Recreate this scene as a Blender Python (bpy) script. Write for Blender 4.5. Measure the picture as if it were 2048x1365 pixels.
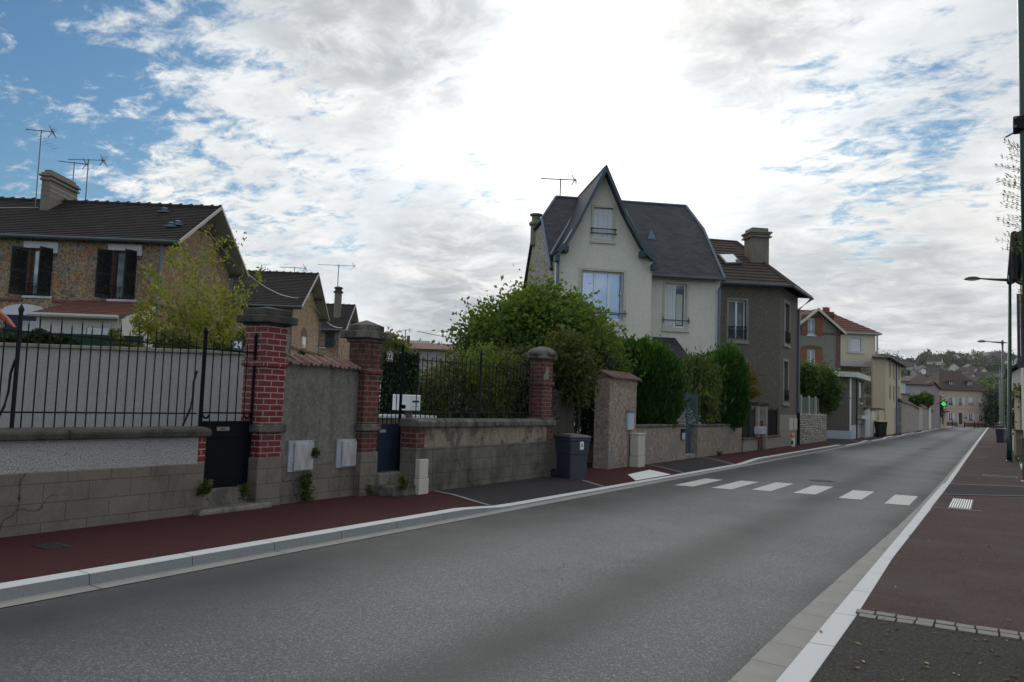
import bpy, math, random
import numpy as np
from mathutils import Vector
from mathutils.geometry import tessellate_polygon
random.seed(7); RNG = np.random.default_rng(7)
for o in list(bpy.data.objects): bpy.data.objects.remove(o)
scene = bpy.context.scene
COL = scene.collection

# ------------------------------------------------------------------ camera
F, CX, CY, H = 1593., 1024., 682.5, 1.65
ROLL, VX, VY = 0.035, 1990., 838.
_c, _s = math.cos(ROLL), math.sin(ROLL)
_ux = (VX-CX)*_c + (VY-CY)*_s; _uy = -(VX-CX)*_s + (VY-CY)*_c
PITCH = math.atan2(_uy, F)
YAW = math.atan2(_ux, math.cos(PITCH)*F + math.sin(PITCH)*_uy)
FH = Vector((-math.sin(YAW), math.cos(YAW), 0)); R0 = Vector((math.cos(YAW), math.sin(YAW), 0)); Z = Vector((0, 0, 1))
FW = FH*math.cos(PITCH) + Z*math.sin(PITCH); UP0 = -FH*math.sin(PITCH) + Z*math.cos(PITCH)
RX = R0*_c + UP0*_s; UY = -R0*_s + UP0*_c
CAM = Vector((0, 0, H))
cd = bpy.data.cameras.new('camera'); cam = bpy.data.objects.new('camera', cd); COL.objects.link(cam)
cd.sensor_width = 36; cd.lens = 36*F/2048; cd.clip_start = 0.05; cd.clip_end = 6000
from mathutils import Matrix
M3 = Matrix((RX, UY, -FW)).transposed()
cam.matrix_world = Matrix.Translation(CAM) @ M3.to_4x4()
scene.camera = cam

def ray(px, py): return (FW*F + RX*(px-CX) - UY*(py-CY)).normalized()
def atz(px, py, z=0.0):
    d = ray(px, py); return CAM + d*((z-H)/d.z)
def at(px, py, depth):
    d = FW*F + RX*(px-CX) - UY*(py-CY); return CAM + d*(depth/F)
def onX(px, py, X):
    d = ray(px, py); return CAM + d*(X/d.x)
def GR(px, depth, z=0.0):                      # ground point below a pixel column at a depth
    p = at(px, 800, depth)
    for _ in range(4):
        v = p - CAM; v.z = z - H; w = v.dot(FW); x = CX + F*v.dot(RX)/w
        p = p + R0*((px-x)*w/F)
        k = (depth - w); p = p + FH*k
    return Vector((p.x, p.y, z))

# ------------------------------------------------------------------ sky and sun
SUNDIR = ray(1190, 40)
SUN_EL = math.asin(SUNDIR.z); SUN_AZ = math.atan2(SUNDIR.x, SUNDIR.y)
world = bpy.data.worlds.new('World'); scene.world = world; world.use_nodes = True
def build_world():
    nt = world.node_tree; N = nt.nodes; L = nt.links; N.clear()
    out = N.new('ShaderNodeOutputWorld'); bg = N.new('ShaderNodeBackground')
    sky = N.new('ShaderNodeTexSky'); sky.sky_type = 'NISHITA'; sky.sun_disc = False
    sky.sun_elevation = SUN_EL; sky.sun_rotation = SUN_AZ; sky.air_density = 1.3; sky.dust_density = 0.6
    tc = N.new('ShaderNodeTexCoord'); D = tc.outputs['Generated']
    def m(op, a, b=None, c=None, clamp=False):
        n = N.new('ShaderNodeMath'); n.operation = op; n.use_clamp = clamp
        for i, v in enumerate((a, b, c)):
            if v is None: continue
            if hasattr(v, 'type') and hasattr(v, 'links'): L.new(v, n.inputs[i])
            else: n.inputs[i].default_value = v
        return n.outputs[0]
    def dot(v):
        n = N.new('ShaderNodeVectorMath'); n.operation = 'DOT_PRODUCT'; L.new(D, n.inputs[0]); n.inputs[1].default_value = v; return n.outputs['Value']
    def ramp(v, a, b, lo=0., hi=1.):
        n = N.new('ShaderNodeMapRange'); n.interpolation_type = 'SMOOTHSTEP'; L.new(v, n.inputs[0])
        n.inputs[1].default_value = a; n.inputs[2].default_value = b; n.inputs[3].default_value = lo; n.inputs[4].default_value = hi; return n.outputs[0]
    sp = N.new('ShaderNodeSeparateXYZ'); L.new(D, sp.inputs[0])
    den = m('ADD', m('MAXIMUM', sp.outputs[2], 0.0), 0.16)
    cb = N.new('ShaderNodeCombineXYZ'); L.new(m('DIVIDE', sp.outputs[0], den), cb.inputs[0]); L.new(m('DIVIDE', sp.outputs[1], den), cb.inputs[1])
    def noise(scale, det, rough, off=(0, 0, 0), dist=0.0, st=(1, 1, 1)):
        mp = N.new('ShaderNodeMapping'); L.new(cb.outputs[0], mp.inputs[0]); mp.inputs['Location'].default_value = off; mp.inputs['Scale'].default_value = st
        mp.inputs['Rotation'].default_value = (0, 0, YAW)
        n = N.new('ShaderNodeTexNoise'); L.new(mp.outputs[0], n.inputs['Vector']); n.inputs['Scale'].default_value = scale
        n.inputs['Detail'].default_value = det; n.inputs['Roughness'].default_value = rough; n.inputs['Distortion'].default_value = dist; return n.outputs['Fac']
    n1 = noise(1.0, 8, .62, (3.1, 1.7, 0), .3)
    n2 = noise(5.0, 8, .66, (0.4, 5, 0), .5)
    n3 = noise(1.5, 5, .5, (7, 2.2, 0), .2)
    # where the cloud deck is torn open to blue
    def blob(px, py, a, b):
        return ramp(dot(ray(px, py)), math.cos(math.radians(b)), math.cos(math.radians(a)))
    hole = m('MAXIMUM', m('MULTIPLY', blob(-100, 40, 0, 21), .86), m('MULTIPLY', blob(-20, 380, 0, 13), .85))
    hole = m('MAXIMUM', hole, m('MULTIPLY', blob(120, 200, 0, 10), .72))
    hole = m('MAXIMUM', hole, m('MULTIPLY', blob(1760, 290, 0, 10.5), .52))
    hole = m('MAXIMUM', hole, m('MULTIPLY', blob(1600, 300, 0, 6), .4))
    hole = m('MAXIMUM', hole, m('MULTIPLY', ramp(dot(-FH), -0.2, 0.6), .72))  # unseen sky behind the camera opened to blue to cool the facade light
    hole = m('MAXIMUM', hole, m('MULTIPLY', blob(430, 300, 0, 19), .40))
    hole = m('MAXIMUM', hole, m('MULTIPLY', blob(930, 300, 0, 9), .30))
    n5 = noise(9.0, 7, .68, (2.2, 1, 0), .35, (1, 1.5, 1))
    mixn = m('ADD', m('MULTIPLY', m('SUBTRACT', n1, .5), 1.1), m('ADD', m('ADD', m('MULTIPLY', m('SUBTRACT', n2, .5), 1.7), m('MULTIPLY', m('SUBTRACT', n5, .5), 1.6)), .5)) if False else m('ADD', m('MULTIPLY', m('SUBTRACT', n1, .5), 1.0), m('ADD', m('ADD', m('MULTIPLY', m('SUBTRACT', n2, .5), 1.7), m('MULTIPLY', m('SUBTRACT', n5, .5), 1.7)), .5))
    cov = m('SUBTRACT', m('ADD', mixn, .52), m('MULTIPLY', hole, .95))
    cloud = ramp(cov, .16, .70)
    # cloud brightness: silver near the veiled sun, grey bellies elsewhere
    ds = dot(SUNDIR)
    g1 = ramp(ds, .945, .998); g2 = ramp(ds, .88, 1.0)
    belly = ramp(m('ADD', m('MULTIPLY', n3, .7), m('MULTIPLY', n2, .3)), .38, .62)
    bri = m('SUBTRACT', .97, m('MULTIPLY', belly, .22)); bri = m('ADD', bri, m('MULTIPLY', m('SUBTRACT', n5, .5), .3))
    shade = m('MAXIMUM', m('MAXIMUM', blob(780, 10, 0, 11), blob(1500, 20, 0, 9)), m('MAXIMUM', m('MULTIPLY', blob(930, 560, 0, 8), .9), m('MULTIPLY', blob(1750, 620, 0, 12), .5)))
    bri = m('SUBTRACT', bri, m('MULTIPLY', m('MULTIPLY', shade, ramp(n2, .35, .6, .35, 1.0)), .34))
    bri = m('ADD', bri, m('MULTIPLY', g2, .22)); bri = m('ADD', bri, m('MULTIPLY', m('MULTIPLY', g1, ramp(n5, .3, .6, .55, 1.0)), m('SUBTRACT', .58, m('MULTIPLY', shade, .6))))
    bri = m('MULTIPLY', bri, ramp(sp.outputs[2], -0.02, .10, .92, 1.0))
    bri = m('MULTIPLY', bri, ramp(dot(FH), -.9, .3, 1.9, 1.0))  # unseen clouds behind the camera brightened, added fill for the house fronts
    cc = N.new('ShaderNodeMix'); cc.data_type = 'RGBA'; L.new(belly, cc.inputs[0]); cc.inputs[6].default_value = (1, 1, .985, 1); cc.inputs[7].default_value = (.90, .95, 1, 1)
    vm = N.new('ShaderNodeVectorMath'); vm.operation = 'SCALE'; L.new(cc.outputs[2], vm.inputs[0]); L.new(bri, vm.inputs[3])
    sv = N.new('ShaderNodeVectorMath'); sv.operation = 'MULTIPLY'; L.new(sky.outputs[0], sv.inputs[0]); sv.inputs[1].default_value = (0.062*.50, .062*.84, .062*1.16)
    mx = N.new('ShaderNodeMix'); mx.data_type = 'RGBA'; L.new(cloud, mx.inputs[0]); L.new(sv.outputs[0], mx.inputs[6]); L.new(vm.outputs[0], mx.inputs[7])
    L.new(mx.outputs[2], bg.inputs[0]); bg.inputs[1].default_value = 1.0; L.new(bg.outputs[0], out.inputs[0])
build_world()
sl = bpy.data.lights.new('sun', 'SUN'); sl.energy = 0.7; sl.angle = math.radians(20); sl.color = (1, .96, .9)
so = bpy.data.objects.new('sun', sl); COL.objects.link(so)
so.rotation_euler = (-SUNDIR).to_track_quat('-Z', 'Y').to_euler()
scene.view_settings.view_transform = 'Standard'; scene.view_settings.look = 'None'
scene.view_settings.exposure = 0; scene.view_settings.gamma = 1

# ------------------------------------------------------------------ materials
MATS = {}
class NT:
    def __init__(s, name):
        s.mat = bpy.data.materials.new(name); s.mat.use_nodes = True; s.nt = s.mat.node_tree; s.N = s.nt.nodes; s.L = s.nt.links
        s.b = s.N['Principled BSDF']; s.out = s.N['Material Output']; MATS[name] = s.mat
        s.tc = s.N.new('ShaderNodeTexCoord')
    def new(s, t, **k):
        n = s.N.new(t)
        for a, v in k.items(): setattr(n, a, v)
        return n
    def inp(s, n, i, v):
        if v is None: return
        if hasattr(v, 'is_linked') : s.L.new(v, n.inputs[i])
        else: n.inputs[i].default_value = v
    def coord(s, kind='Object', scale=(1, 1, 1)):
        mp = s.new('ShaderNodeMapping'); s.L.new(s.tc.outputs[kind], mp.inputs[0]); mp.inputs['Scale'].default_value = scale; return mp.outputs[0]
    def noise(s, scale, det=4, rough=.55, vec=None, dist=0):
        n = s.new('ShaderNodeTexNoise'); s.L.new(vec if vec is not None else s.coord(), n.inputs['Vector'])
        n.inputs['Scale'].default_value = scale; n.inputs['Detail'].default_value = det; n.inputs['Roughness'].default_value = rough; n.inputs['Distortion'].default_value = dist
        return n.outputs['Fac']
    def vor(s, scale, vec=None, out='Color', feature='F1', rnd=1.0):
        n = s.new('ShaderNodeTexVoronoi', feature=feature); s.L.new(vec if vec is not None else s.coord(), n.inputs['Vector'])
        n.inputs['Scale'].default_value = scale; n.inputs['Randomness'].default_value = rnd; return n.outputs[out]
    def ramp(s, v, pts):
        n = s.new('ShaderNodeValToRGB'); s.L.new(v, n.inputs[0]); e = n.color_ramp.elements
        while len(e) < len(pts): e.new(.5)
        for i, (p, c) in enumerate(pts):
            e[i].position = p; e[i].color = (c if len(c) == 4 else (*c, 1)) if not isinstance(c, (int, float)) else (c, c, c, 1)
        return n.outputs[0]
    def mix(s, f, a, b, mode='MIX'):
        n = s.new('ShaderNodeMix', data_type='RGBA', blend_type=mode)
        s.inp(n, 0, f)
        for i, v in ((6, a), (7, b)):
            if isinstance(v, tuple) and len(v) == 3: v = (*v, 1)
            s.inp(n, i, v)
        return n.outputs[2]
    def math(s, op, a, b=None, clamp=False):
        n = s.new('ShaderNodeMath', operation=op, use_clamp=clamp); s.inp(n, 0, a); s.inp(n, 1, b); return n.outputs[0]
    def bump(s, h, strength=.3, dist=.01, prev=None):
        n = s.new('ShaderNodeBump'); s.L.new(h, n.inputs['Height']); n.inputs['Strength'].default_value = strength; n.inputs['Distance'].default_value = dist
        if prev is not None: s.L.new(prev, n.inputs['Normal'])
        return n.outputs[0]
    def cracks(s, col, scale, width, c, thr=.5, vec=None):
        v0 = vec if vec is not None else s.coord(); wn = s.new('ShaderNodeTexNoise'); s.L.new(v0, wn.inputs['Vector']); wn.inputs['Scale'].default_value = scale*3; wn.inputs['Detail'].default_value = 6
        sc = s.new('ShaderNodeVectorMath', operation='SCALE'); s.L.new(wn.outputs['Color'], sc.inputs[0]); sc.inputs[3].default_value = .35/scale
        ad = s.new('ShaderNodeVectorMath', operation='ADD'); s.L.new(v0, ad.inputs[0]); s.L.new(sc.outputs[0], ad.inputs[1])
        d = s.vor(scale, ad.outputs[0], 'Distance', 'DISTANCE_TO_EDGE'); m = s.ramp(d, [(0.0, 1.0), (width*scale, 0.0)])
        k = s.ramp(s.noise(scale*.8, 3), [(thr, 0.0), (thr+.06, 1.0)])
        return s.mix(s.math('MULTIPLY', m, k), col, c)
    def done(s, col=None, rough=.8, normal=None, metal=0, spec=None):
        if col is not None: s.inp(s.b, 'Base Color', (*col, 1) if isinstance(col, tuple) and len(col) == 3 else col)
        s.inp(s.b, 'Roughness', rough); s.inp(s.b, 'Metallic', metal)
        if spec is not None: s.inp(s.b, 'Specular IOR Level', spec)
        if normal is not None: s.L.new(normal, s.b.inputs['Normal'])
        return s.mat
def mul(c, k): return tuple(min(1, x*k) for x in c)

def render_wall(name, c, var=.15, grain=60, bump=.4, streak=.3, dirt=(.5, .47, .42), bdist=.01, spots=None, gk=.72, swirl=0):
    """cement or lime render: mottled, streaked by rain, grainy"""
    s = NT(name)
    big = s.noise(.9, 5, .6); f = s.noise(grain, 3, .6)
    col = s.mix(big, mul(c, 1-var), mul(c, 1+var))
    mid = s.noise(9, 6, .75)
    col = s.mix(s.ramp(f, [(.35, 0.0), (.65, 1.0)]), s.mix(1.0, col, (gk, gk, gk), 'MULTIPLY'), col)
    if swirl: col = s.mix(s.ramp(s.noise(swirl, 5, .7, dist=1.5), [(.44, .75), (.56, 0.0)]), col, s.mix(1.0, col, (.52, .52, .52), 'MULTIPLY'))
    col = s.mix(s.math('MULTIPLY', s.ramp(mid, [(.36, 1.0), (.58, 0.0)]), min(.9, var*4)), col, s.mix(1.0, col, (.68, .67, .66), 'MULTIPLY'))
    st = s.noise(2.2, 6, .65, s.coord(scale=(3, 3, .35)))
    m = s.ramp(st, [(.50, 0.0), (.72, 1.0)])
    col = s.mix(s.math('MULTIPLY', m, streak), col, s.mix(1.0, col, dirt, 'MULTIPLY'))
    if spots:
        sm = s.ramp(s.noise(spots[1], 5, .6), [(.52, 0.0), (.60, 1.0)])
        col = s.mix(s.math('MULTIPLY', sm, .8), col, spots[0])
    nb = s.bump(f, bump, bdist); nb = s.bump(s.noise(3.5, 4), .25, .02, nb)
    return s.done(col, .92, nb, spec=.25)
def brick_mat(name, cols, mortar, bw=.235, rh=.083, ms=.011, rough=.85, dirt=.3, offset=.5, bump=.6, bdist=.008, grain=40, cracks=False):
    s = NT(name); b = s.new('ShaderNodeTexBrick'); s.L.new(s.tc.outputs['UV'], b.inputs['Vector'])
    b.inputs['Scale'].default_value = 1; b.inputs['Brick Width'].default_value = bw; b.inputs['Row Height'].default_value = rh
    b.inputs['Mortar Size'].default_value = ms; b.inputs['Mortar Smooth'].default_value = .1; b.offset = offset
    b.inputs['Color1'].default_value = (*cols[0], 1); b.inputs['Color2'].default_value = (*cols[1], 1); b.inputs['Mortar'].default_value = (*mortar, 1)
    b.inputs['Bias'].default_value = 0
    n = s.noise(2.5, 5, .65); g = s.noise(grain, 3)
    col = s.mix(s.math('MULTIPLY', s.ramp(n, [(.42, 0.0), (.7, 1.0)]), dirt), b.outputs['Color'], (.03, .028, .025))
    col = s.mix(s.ramp(g, [(.3, 0.35), (.6, 0.0)]), col, s.mix(1.0, col, (.5, .5, .5), 'MULTIPLY'))
    if cracks: col = s.cracks(col, .9, .010, (.02, .018, .016), .5)
    if cracks: col = s.mix(s.math('MULTIPLY', s.ramp(s.noise(1.3, 6, .7, s.coord(scale=(1, 1, .5))), [(.50, 0.0), (.66, 1.0)]), .55), col, s.mix(1.0, col, (.42, .40, .38), 'MULTIPLY'))
    h = s.math('ADD', s.math('MULTIPLY', s.math('SUBTRACT', 1.0, b.outputs['Fac']), 1.0), s.math('MULTIPLY', g, .35))
    return s.done(col, rough, s.bump(h, bump, bdist), spec=.3)
def plain(name, c, rough=.6, var=.12, scale=8, metal=0, spec=None, bump=0):
    s = NT(name); n = s.noise(scale, 5, .6)
    col = s.mix(n, mul(c, 1-var), mul(c, 1+var))
    nb = s.bump(s.noise(scale*4, 3), bump, .004) if bump else None
    return s.done(col, rough, nb, metal, spec)
def stone_mat(name, c, moss=(.03, .03, .022), amount=.6, scale=5, grain=70):
    """weathered coping stone: lichen grey crusts on dark"""
    s = NT(name); n = s.noise(scale, 7, .7); l = s.noise(scale*4, 5, .7); g = s.noise(grain, 3)
    col = s.mix(s.ramp(n, [(.38, 0.0), (.62, amount)]), c, moss)
    col = s.mix(s.ramp(l, [(.57, 0.0), (.68, .75)]), col, mul(c, 1.7))
    col = s.mix(s.ramp(g, [(.3, .5), (.6, 0.0)]), col, s.mix(1.0, col, (.45, .45, .45), 'MULTIPLY'))
    return s.done(col, .95, s.bump(g, .5, .01, s.bump(l, .5, .02)), spec=.2)
def tile_mat(name, c1, c2, bw=.25, rh=.2, rough=.8, lichen=.25, mort=.008, offset=.5, bump=.5):
    s = NT(name); b = s.new('ShaderNodeTexBrick'); s.L.new(s.tc.outputs['UV'], b.inputs['Vector'])
    b.inputs['Scale'].default_value = 1; b.inputs['Brick Width'].default_value = bw; b.inputs['Row Height'].default_value = rh
    b.inputs['Mortar Size'].default_value = mort; b.inputs['Color1'].default_value = (*c1, 1); b.inputs['Color2'].default_value = (*c2, 1); b.offset = offset
    b.inputs['Mortar'].default_value = (*mul(c1, .35), 1)
    n = s.noise(1.6, 6, .7); l = s.noise(9, 5, .7)
    col = s.mix(s.ramp(n, [(.35, 0.0), (.7, .6)]), b.outputs['Color'], s.mix(1.0, b.outputs['Color'], (.55, .52, .5), 'MULTIPLY'))
    col = s.mix(s.ramp(l, [(.60, 0.0), (.74, lichen)]), col, (.30, .29, .25))
    h = s.math('SUBTRACT', 1.0, b.outputs['Fac'])
    return s.done(col, rough, s.bump(h, bump, .012), spec=.35)
def millstone(name, k=1.0):
    """rubble of burrstone: rust, ochre and grey lumps bedded in mortar"""
    s = NT(name); v0 = s.coord(); wn = s.new('ShaderNodeTexNoise'); s.L.new(v0, wn.inputs['Vector']); wn.inputs['Scale'].default_value = 7; wn.inputs['Detail'].default_value = 3
    sc = s.new('ShaderNodeVectorMath', operation='SCALE'); s.L.new(wn.outputs['Color'], sc.inputs[0]); sc.inputs[3].default_value = .16
    ad = s.new('ShaderNodeVectorMath', operation='ADD'); s.L.new(v0, ad.inputs[0]); s.L.new(sc.outputs[0], ad.inputs[1]); v = ad.outputs[0]
    vc = s.vor(5.5, v); d = s.vor(5.5, v, 'Distance', 'DISTANCE_TO_EDGE'); hv = s.new('ShaderNodeSeparateColor'); s.L.new(vc, hv.inputs[0])
    col = s.ramp(hv.outputs[0], [(0.0, mul((.17, .11, .06), k)), (.25, mul((.33, .22, .11), k)), (.45, mul((.25, .23, .20), k)), (.62, mul((.40, .27, .12), k)), (.82, mul((.20, .18, .16), k)), (.93, mul((.42, .15, .04), k)), (1.0, mul((.34, .10, .03), k))])
    col = s.mix(s.ramp(s.noise(1.6, 5, .65), [(.54, 0.0), (.66, .7)]), col, mul((.36, .13, .035), k))
    col = s.mix(s.ramp(d, [(0.0, .8), (.05, 0.0)]), col, mul((.30, .28, .25), k))
    col = s.mix(s.ramp(s.noise(13, 5, .75), [(.40, .85), (.54, 0.0)]), col, mul((.06, .05, .04), k))
    col = s.mix(s.ramp(s.noise(24, 4, .75), [(.56, .0), (.66, .75)]), col, mul((.55, .50, .42), k))
    nb = s.bump(s.noise(13, 5, .75), 1.0, .06)
    return s.done(col, .95, nb, spec=.2)
def rubble(name, c1, c2, mortar, scale=(5, 5, 11), k=.5, w=.10):
    s = NT(name); v = s.coord(scale=scale)
    vc = s.vor(1, v); hv = s.new('ShaderNodeSeparateColor'); s.L.new(vc, hv.inputs[0])
    d = s.vor(1, v, 'Distance', 'DISTANCE_TO_EDGE')
    col = s.mix(hv.outputs[0], c1, c2)
    col = s.mix(s.ramp(s.noise(25, 4, .7), [(.35, .6), (.6, 0.0)]), col, mul(c1, .5))
    col = s.mix(s.ramp(d, [(0.0, 1.0), (w, 0.0)]), col, mortar)
    return s.done(col, .95, s.bump(s.ramp(d, [(0, 0.0), (.2, 1.0)]), .9, .03), spec=.2)
def asphalt(name, c, tracks=False, red=False, scale=220, contrast=.55, worn=None):
    s = NT(name); g = s.noise(scale, 2, .7); g2 = s.vor(scale*.9, out='Color'); hv = s.new('ShaderNodeSeparateColor'); s.L.new(g2, hv.inputs[0])
    big = s.noise(.35, 5, .6); col = s.mix(big, mul(c, .82), mul(c, 1.18))
    col = s.mix(s.ramp(hv.outputs[0], [(0.0, contrast), (.45, 0.0)]), col, mul(c, .25))
    col = s.mix(s.ramp(hv.outputs[1], [(.72, 0.0), (.95, contrast)]), col, mul(c, 2.6) if not red else mul(c, 2.2))
    fine = s.noise(30, 4, .8); col = s.mix(s.ramp(fine, [(.4, .5), (.6, 0.0)]), col, mul(c, .5))
    if worn:  # worn, paler asphalt where leaves and dust settled
        col = s.mix(s.ramp(s.noise(.8, 5, .6), [(.45, 0.0), (.65, .6)]), col, worn)
    rough = .62 if tracks else .9
    if tracks:
        sx = s.new('ShaderNodeSeparateXYZ'); s.L.new(s.tc.outputs['Object'], sx.inputs[0])
        wob = s.math('MULTIPLY', s.math('SUBTRACT', s.noise(.25, 3), .5), .5)
        x = s.math('ADD', sx.outputs[0], wob)
        # oil-darkened lines: along the kerbs and where the two lanes meet
        def band(c0, w, a):
            n = s.new('ShaderNodeMapRange', interpolation_type='SMOOTHSTEP'); s.L.new(s.math('ABSOLUTE', s.math('SUBTRACT', x, c0)), n.inputs[0])
            n.inputs[1].default_value = 0; n.inputs[2].default_value = w; n.inputs[3].default_value = a; n.inputs[4].default_value = 0; return n.outputs[0]
        m = s.math('MAXIMUM', band(-5.8, 1.5, 1.0), s.math('MAXIMUM', band(-2.85, .7, .9), band(-1.1, .65, 1.0)))
        m = s.math('MAXIMUM', m, s.math('MAXIMUM', band(-4.75, .3, .15), band(-2.3, .3, .12)))
        m = s.math('MULTIPLY', m, s.ramp(s.noise(.7, 4), [(.3, .65), (.6, 1.0)]))
        col = s.mix(m, col, mul(c, .27))
        rough = s.ramp(s.noise(.5, 3), [(.3, .62), (.7, .72)])
    col = s.mix(s.math('MULTIPLY', s.ramp(s.noise(.9, 6, .75), [(.52, 0.0), (.60, 1.0)]), .22), col, mul(c, .55))
    col = s.mix(s.ramp(s.vor(2.2, out='Distance'), [(0.0, .55), (.045, 0.0)]), col, mul(c, .45))
    if not red: col = s.cracks(col, .45, .006, mul(c, .25), .56)
    else: col = s.mix(s.ramp(s.noise(18, 5, .8), [(.62, 0.0), (.72, .45)]), col, mul((.16, .13, .12), 1.0))
    n = s.bump(g, .7, .006)
    return s.done(col, rough, n, spec=.32 if tracks else .15)

asphalt('asphalt', (.100, .105, .107), tracks=True, contrast=.8, scale=115)
asphalt('red_asphalt', (.060, .018, .019), red=True, contrast=.35, scale=240)
asphalt('red_asphalt_worn', (.070, .043, .042), red=True, contrast=.6, scale=110, worn=(.075, .062, .060))
asphalt('dark_asphalt', (.040, .036, .037), contrast=.4)
asphalt('dark_asphalt_near', (.042, .041, .037), contrast=.7, scale=120)
plain('granite', (.20, .21, .215), .8, .25, 60, bump=.4)
plain('granite_top', (.50, .51, .51), .75, .12, 80, bump=.3)
plain('gutter_concrete', (.235, .228, .21), .85, .22, 4, bump=.3)
plain('sett', (.17, .16, .15), .8, .3, 12, bump=.5)
def paint():
    s = NT('road_paint'); n = s.noise(14, 6, .75, s.coord(scale=(1.5, .5, 1)))
    g = s.noise(150, 2, .7)
    col = s.mix(s.ramp(n, [(.44, 0.0), (.66, .55)]), (.50, .50, .47), (.17, .165, .155))
    col = s.mix(s.ramp(g, [(.35, .5), (.5, 0.0)]), col, (.2, .2, .19))
    s.done(col, .6, s.bump(g, .4, .004))
paint()
plain('white_paint_new', (.74, .74, .72), .6, .1, 20)
plain('ground_soil', (.045, .055, .028), .95, .3, 1.5)
brick_mat('brick_painted', ((.20, .016, .022), (.145, .012, .016)), (.36, .30, .29), ms=.0075, rough=.6, dirt=.5, bump=.8)
brick_mat('brick_old', ((.16, .03, .024), (.10, .026, .022)), (.16, .14, .125), ms=.009, dirt=.5)
brick_mat('brick_trim', ((.20, .06, .04), (.13, .045, .035)), (.20, .17, .15), dirt=.3)
brick_mat('cut_block', ((.19, .165, .135), (.168, .146, .12)), (.11, .095, .08), bw=.50, rh=.205, ms=.006, dirt=.3, bump=.4, bdist=.01, grain=45, cracks=True)
brick_mat('cut_block_grey', ((.165, .150, .125), (.14, .127, .108)), (.08, .072, .062), bw=.52, rh=.2, ms=.005, dirt=.6, bump=.4, bdist=.01, grain=45, cracks=True)
def crackle(name, c, crack):
    s = NT(name); w = s.noise(12, 3); vv = s.new('ShaderNodeVectorMath', operation='ADD'); s.L.new(s.coord(), vv.inputs[0])
    nn = s.new('ShaderNodeTexNoise'); s.L.new(s.coord(), nn.inputs['Vector']); nn.inputs['Scale'].default_value = 6
    sc = s.new('ShaderNodeVectorMath', operation='SCALE'); s.L.new(nn.outputs['Color'], sc.inputs[0]); sc.inputs[3].default_value = .12; s.L.new(sc.outputs[0], vv.inputs[1])
    d = s.vor(38, vv.outputs[0], 'Distance', 'DISTANCE_TO_EDGE'); g = s.noise(60, 4, .7)
    col = s.mix(s.ramp(d, [(0.0, .75), (.09, 0.0)]), c, crack)
    col = s.mix(s.ramp(g, [(.35, .6), (.6, 0.0)]), col, mul(c, .62)); col = s.mix(s.ramp(s.noise(1.5, 4), [(.35, .35), (.65, 0.0)]), col, mul(c, .55))
    return s.done(col, .9, s.bump(s.ramp(d, [(0, 0.0), (.1, 1.0)]), .7, .012, s.bump(g, .5, .01)))
crackle('roughcast', (.46, .445, .45), (.22, .19, .15))
render_wall('panel_render', (.215, .205, .18), .2, 30, .9, .8, dirt=(.5, .5, .48), spots=((.11, .105, .095), 1.4))
render_wall('cream_wall', (.38, .37, .35), .06, 60, .2, .12)
render_wall('pink_render', (.42, .335, .27), .2, 30, .9, .45, dirt=(.45, .46, .48), spots=((.20, .185, .165), 1.1), swirl=9)
render_wall('old_plaster', (.30, .25, .19), .2, 30, .5, .6, dirt=(.35, .35, .33), spots=((.08, .075, .065), 3))
render_wall('house_cream', (.72, .70, .615), .06, 50, .25, .32, dirt=(.66, .66, .63))
render_wall('house_grey', (.185, .165, .145), .10, 18, 1.0, .2, bdist=.04, gk=.62)
render_wall('grey_base', (.32, .295, .26), .08, 40, .2, .2)
render_wall('house_drab', (.25, .24, .21), .1, 40, .3, .35)
render_wall('box_cream', (.74, .66, .50), .04, 40, .1, .08)
render_wall('beige_render', (.56, .48, .35), .08, 40, .2, .2)
render_wall('annex_grey', (.145, .135, .118), .12, 30, .5, .4)
render_wall('pale_grey_render', (.42, .41, .41), .1, 30, .2, .3)
render_wall('mauve_render', (.33, .27, .29), .08, 30, .2, .25)
render_wall('salmon_render', (.62, .47, .36), .06, 30, .2, .15)
render_wall('white_render', (.66, .65, .61), .05, 40, .2, .15)
render_wall('concrete', (.25, .23, .19), .25, 40, .6, .7, spots=((.09, .085, .07), 3))
render_wall('window_surround', (.58, .57, .49), .06, 40, .1, .25)
render_wall('chimney_render', (.22, .20, .165), .12, 30, .4, .5)
stone_mat('coping_dark', (.085, .082, .074), amount=.9, scale=4)
stone_mat('coping_grey', (.165, .158, .14), amount=.9, scale=4)
stone_mat('coping_light', (.30, .28, .24), amount=.4)
millstone('millstone', 1.2); millstone('millstone_far', 1.3)
rubble('rubble_white', (.50, .47, .40), (.62, .60, .55), (.10, .09, .075), (3.2, 3.2, 9), w=.13)
rubble('rubble_grey', (.30, .28, .25), (.42, .39, .35), (.20, .19, .17), (3, 3, 7))
rubble('flint_wall', (.30, .29, .26), (.48, .46, .42), (.17, .16, .14), (5, 5, 6), w=.08)
tile_mat('roof_brown', (.026, .021, .021), (.040, .031, .029), .25, .2, lichen=.15)
tile_mat('roof_slate', (.012, .017, .027), (.036, .043, .055), .32, .17, rough=.6, lichen=.2, mort=.012)
tile_mat('roof_red', (.16, .062, .045), (.125, .052, .04), .25, .3, lichen=.15)
tile_mat('roof_clay', (.062, .043, .036), (.042, .032, .028), .22, .3, lichen=.3, bump=.8)
tile_mat('roof_far', (.060, .036, .031), (.05, .033, .028), .25, .3)
s = NT('coping_tile'); n = s.noise(6, 6, .7); col = s.mix(s.ramp(n, [(.35, 0.0), (.65, 1.0)]), (.24, .13, .11), (.11, .072, .062)); col = s.mix(s.ramp(s.noise(22, 5, .7), [(.58, 0.0), (.7, .5)]), col, (.33, .28, .25)); s.done(col, .9, s.bump(s.noise(60, 3), .4, .006))
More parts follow.
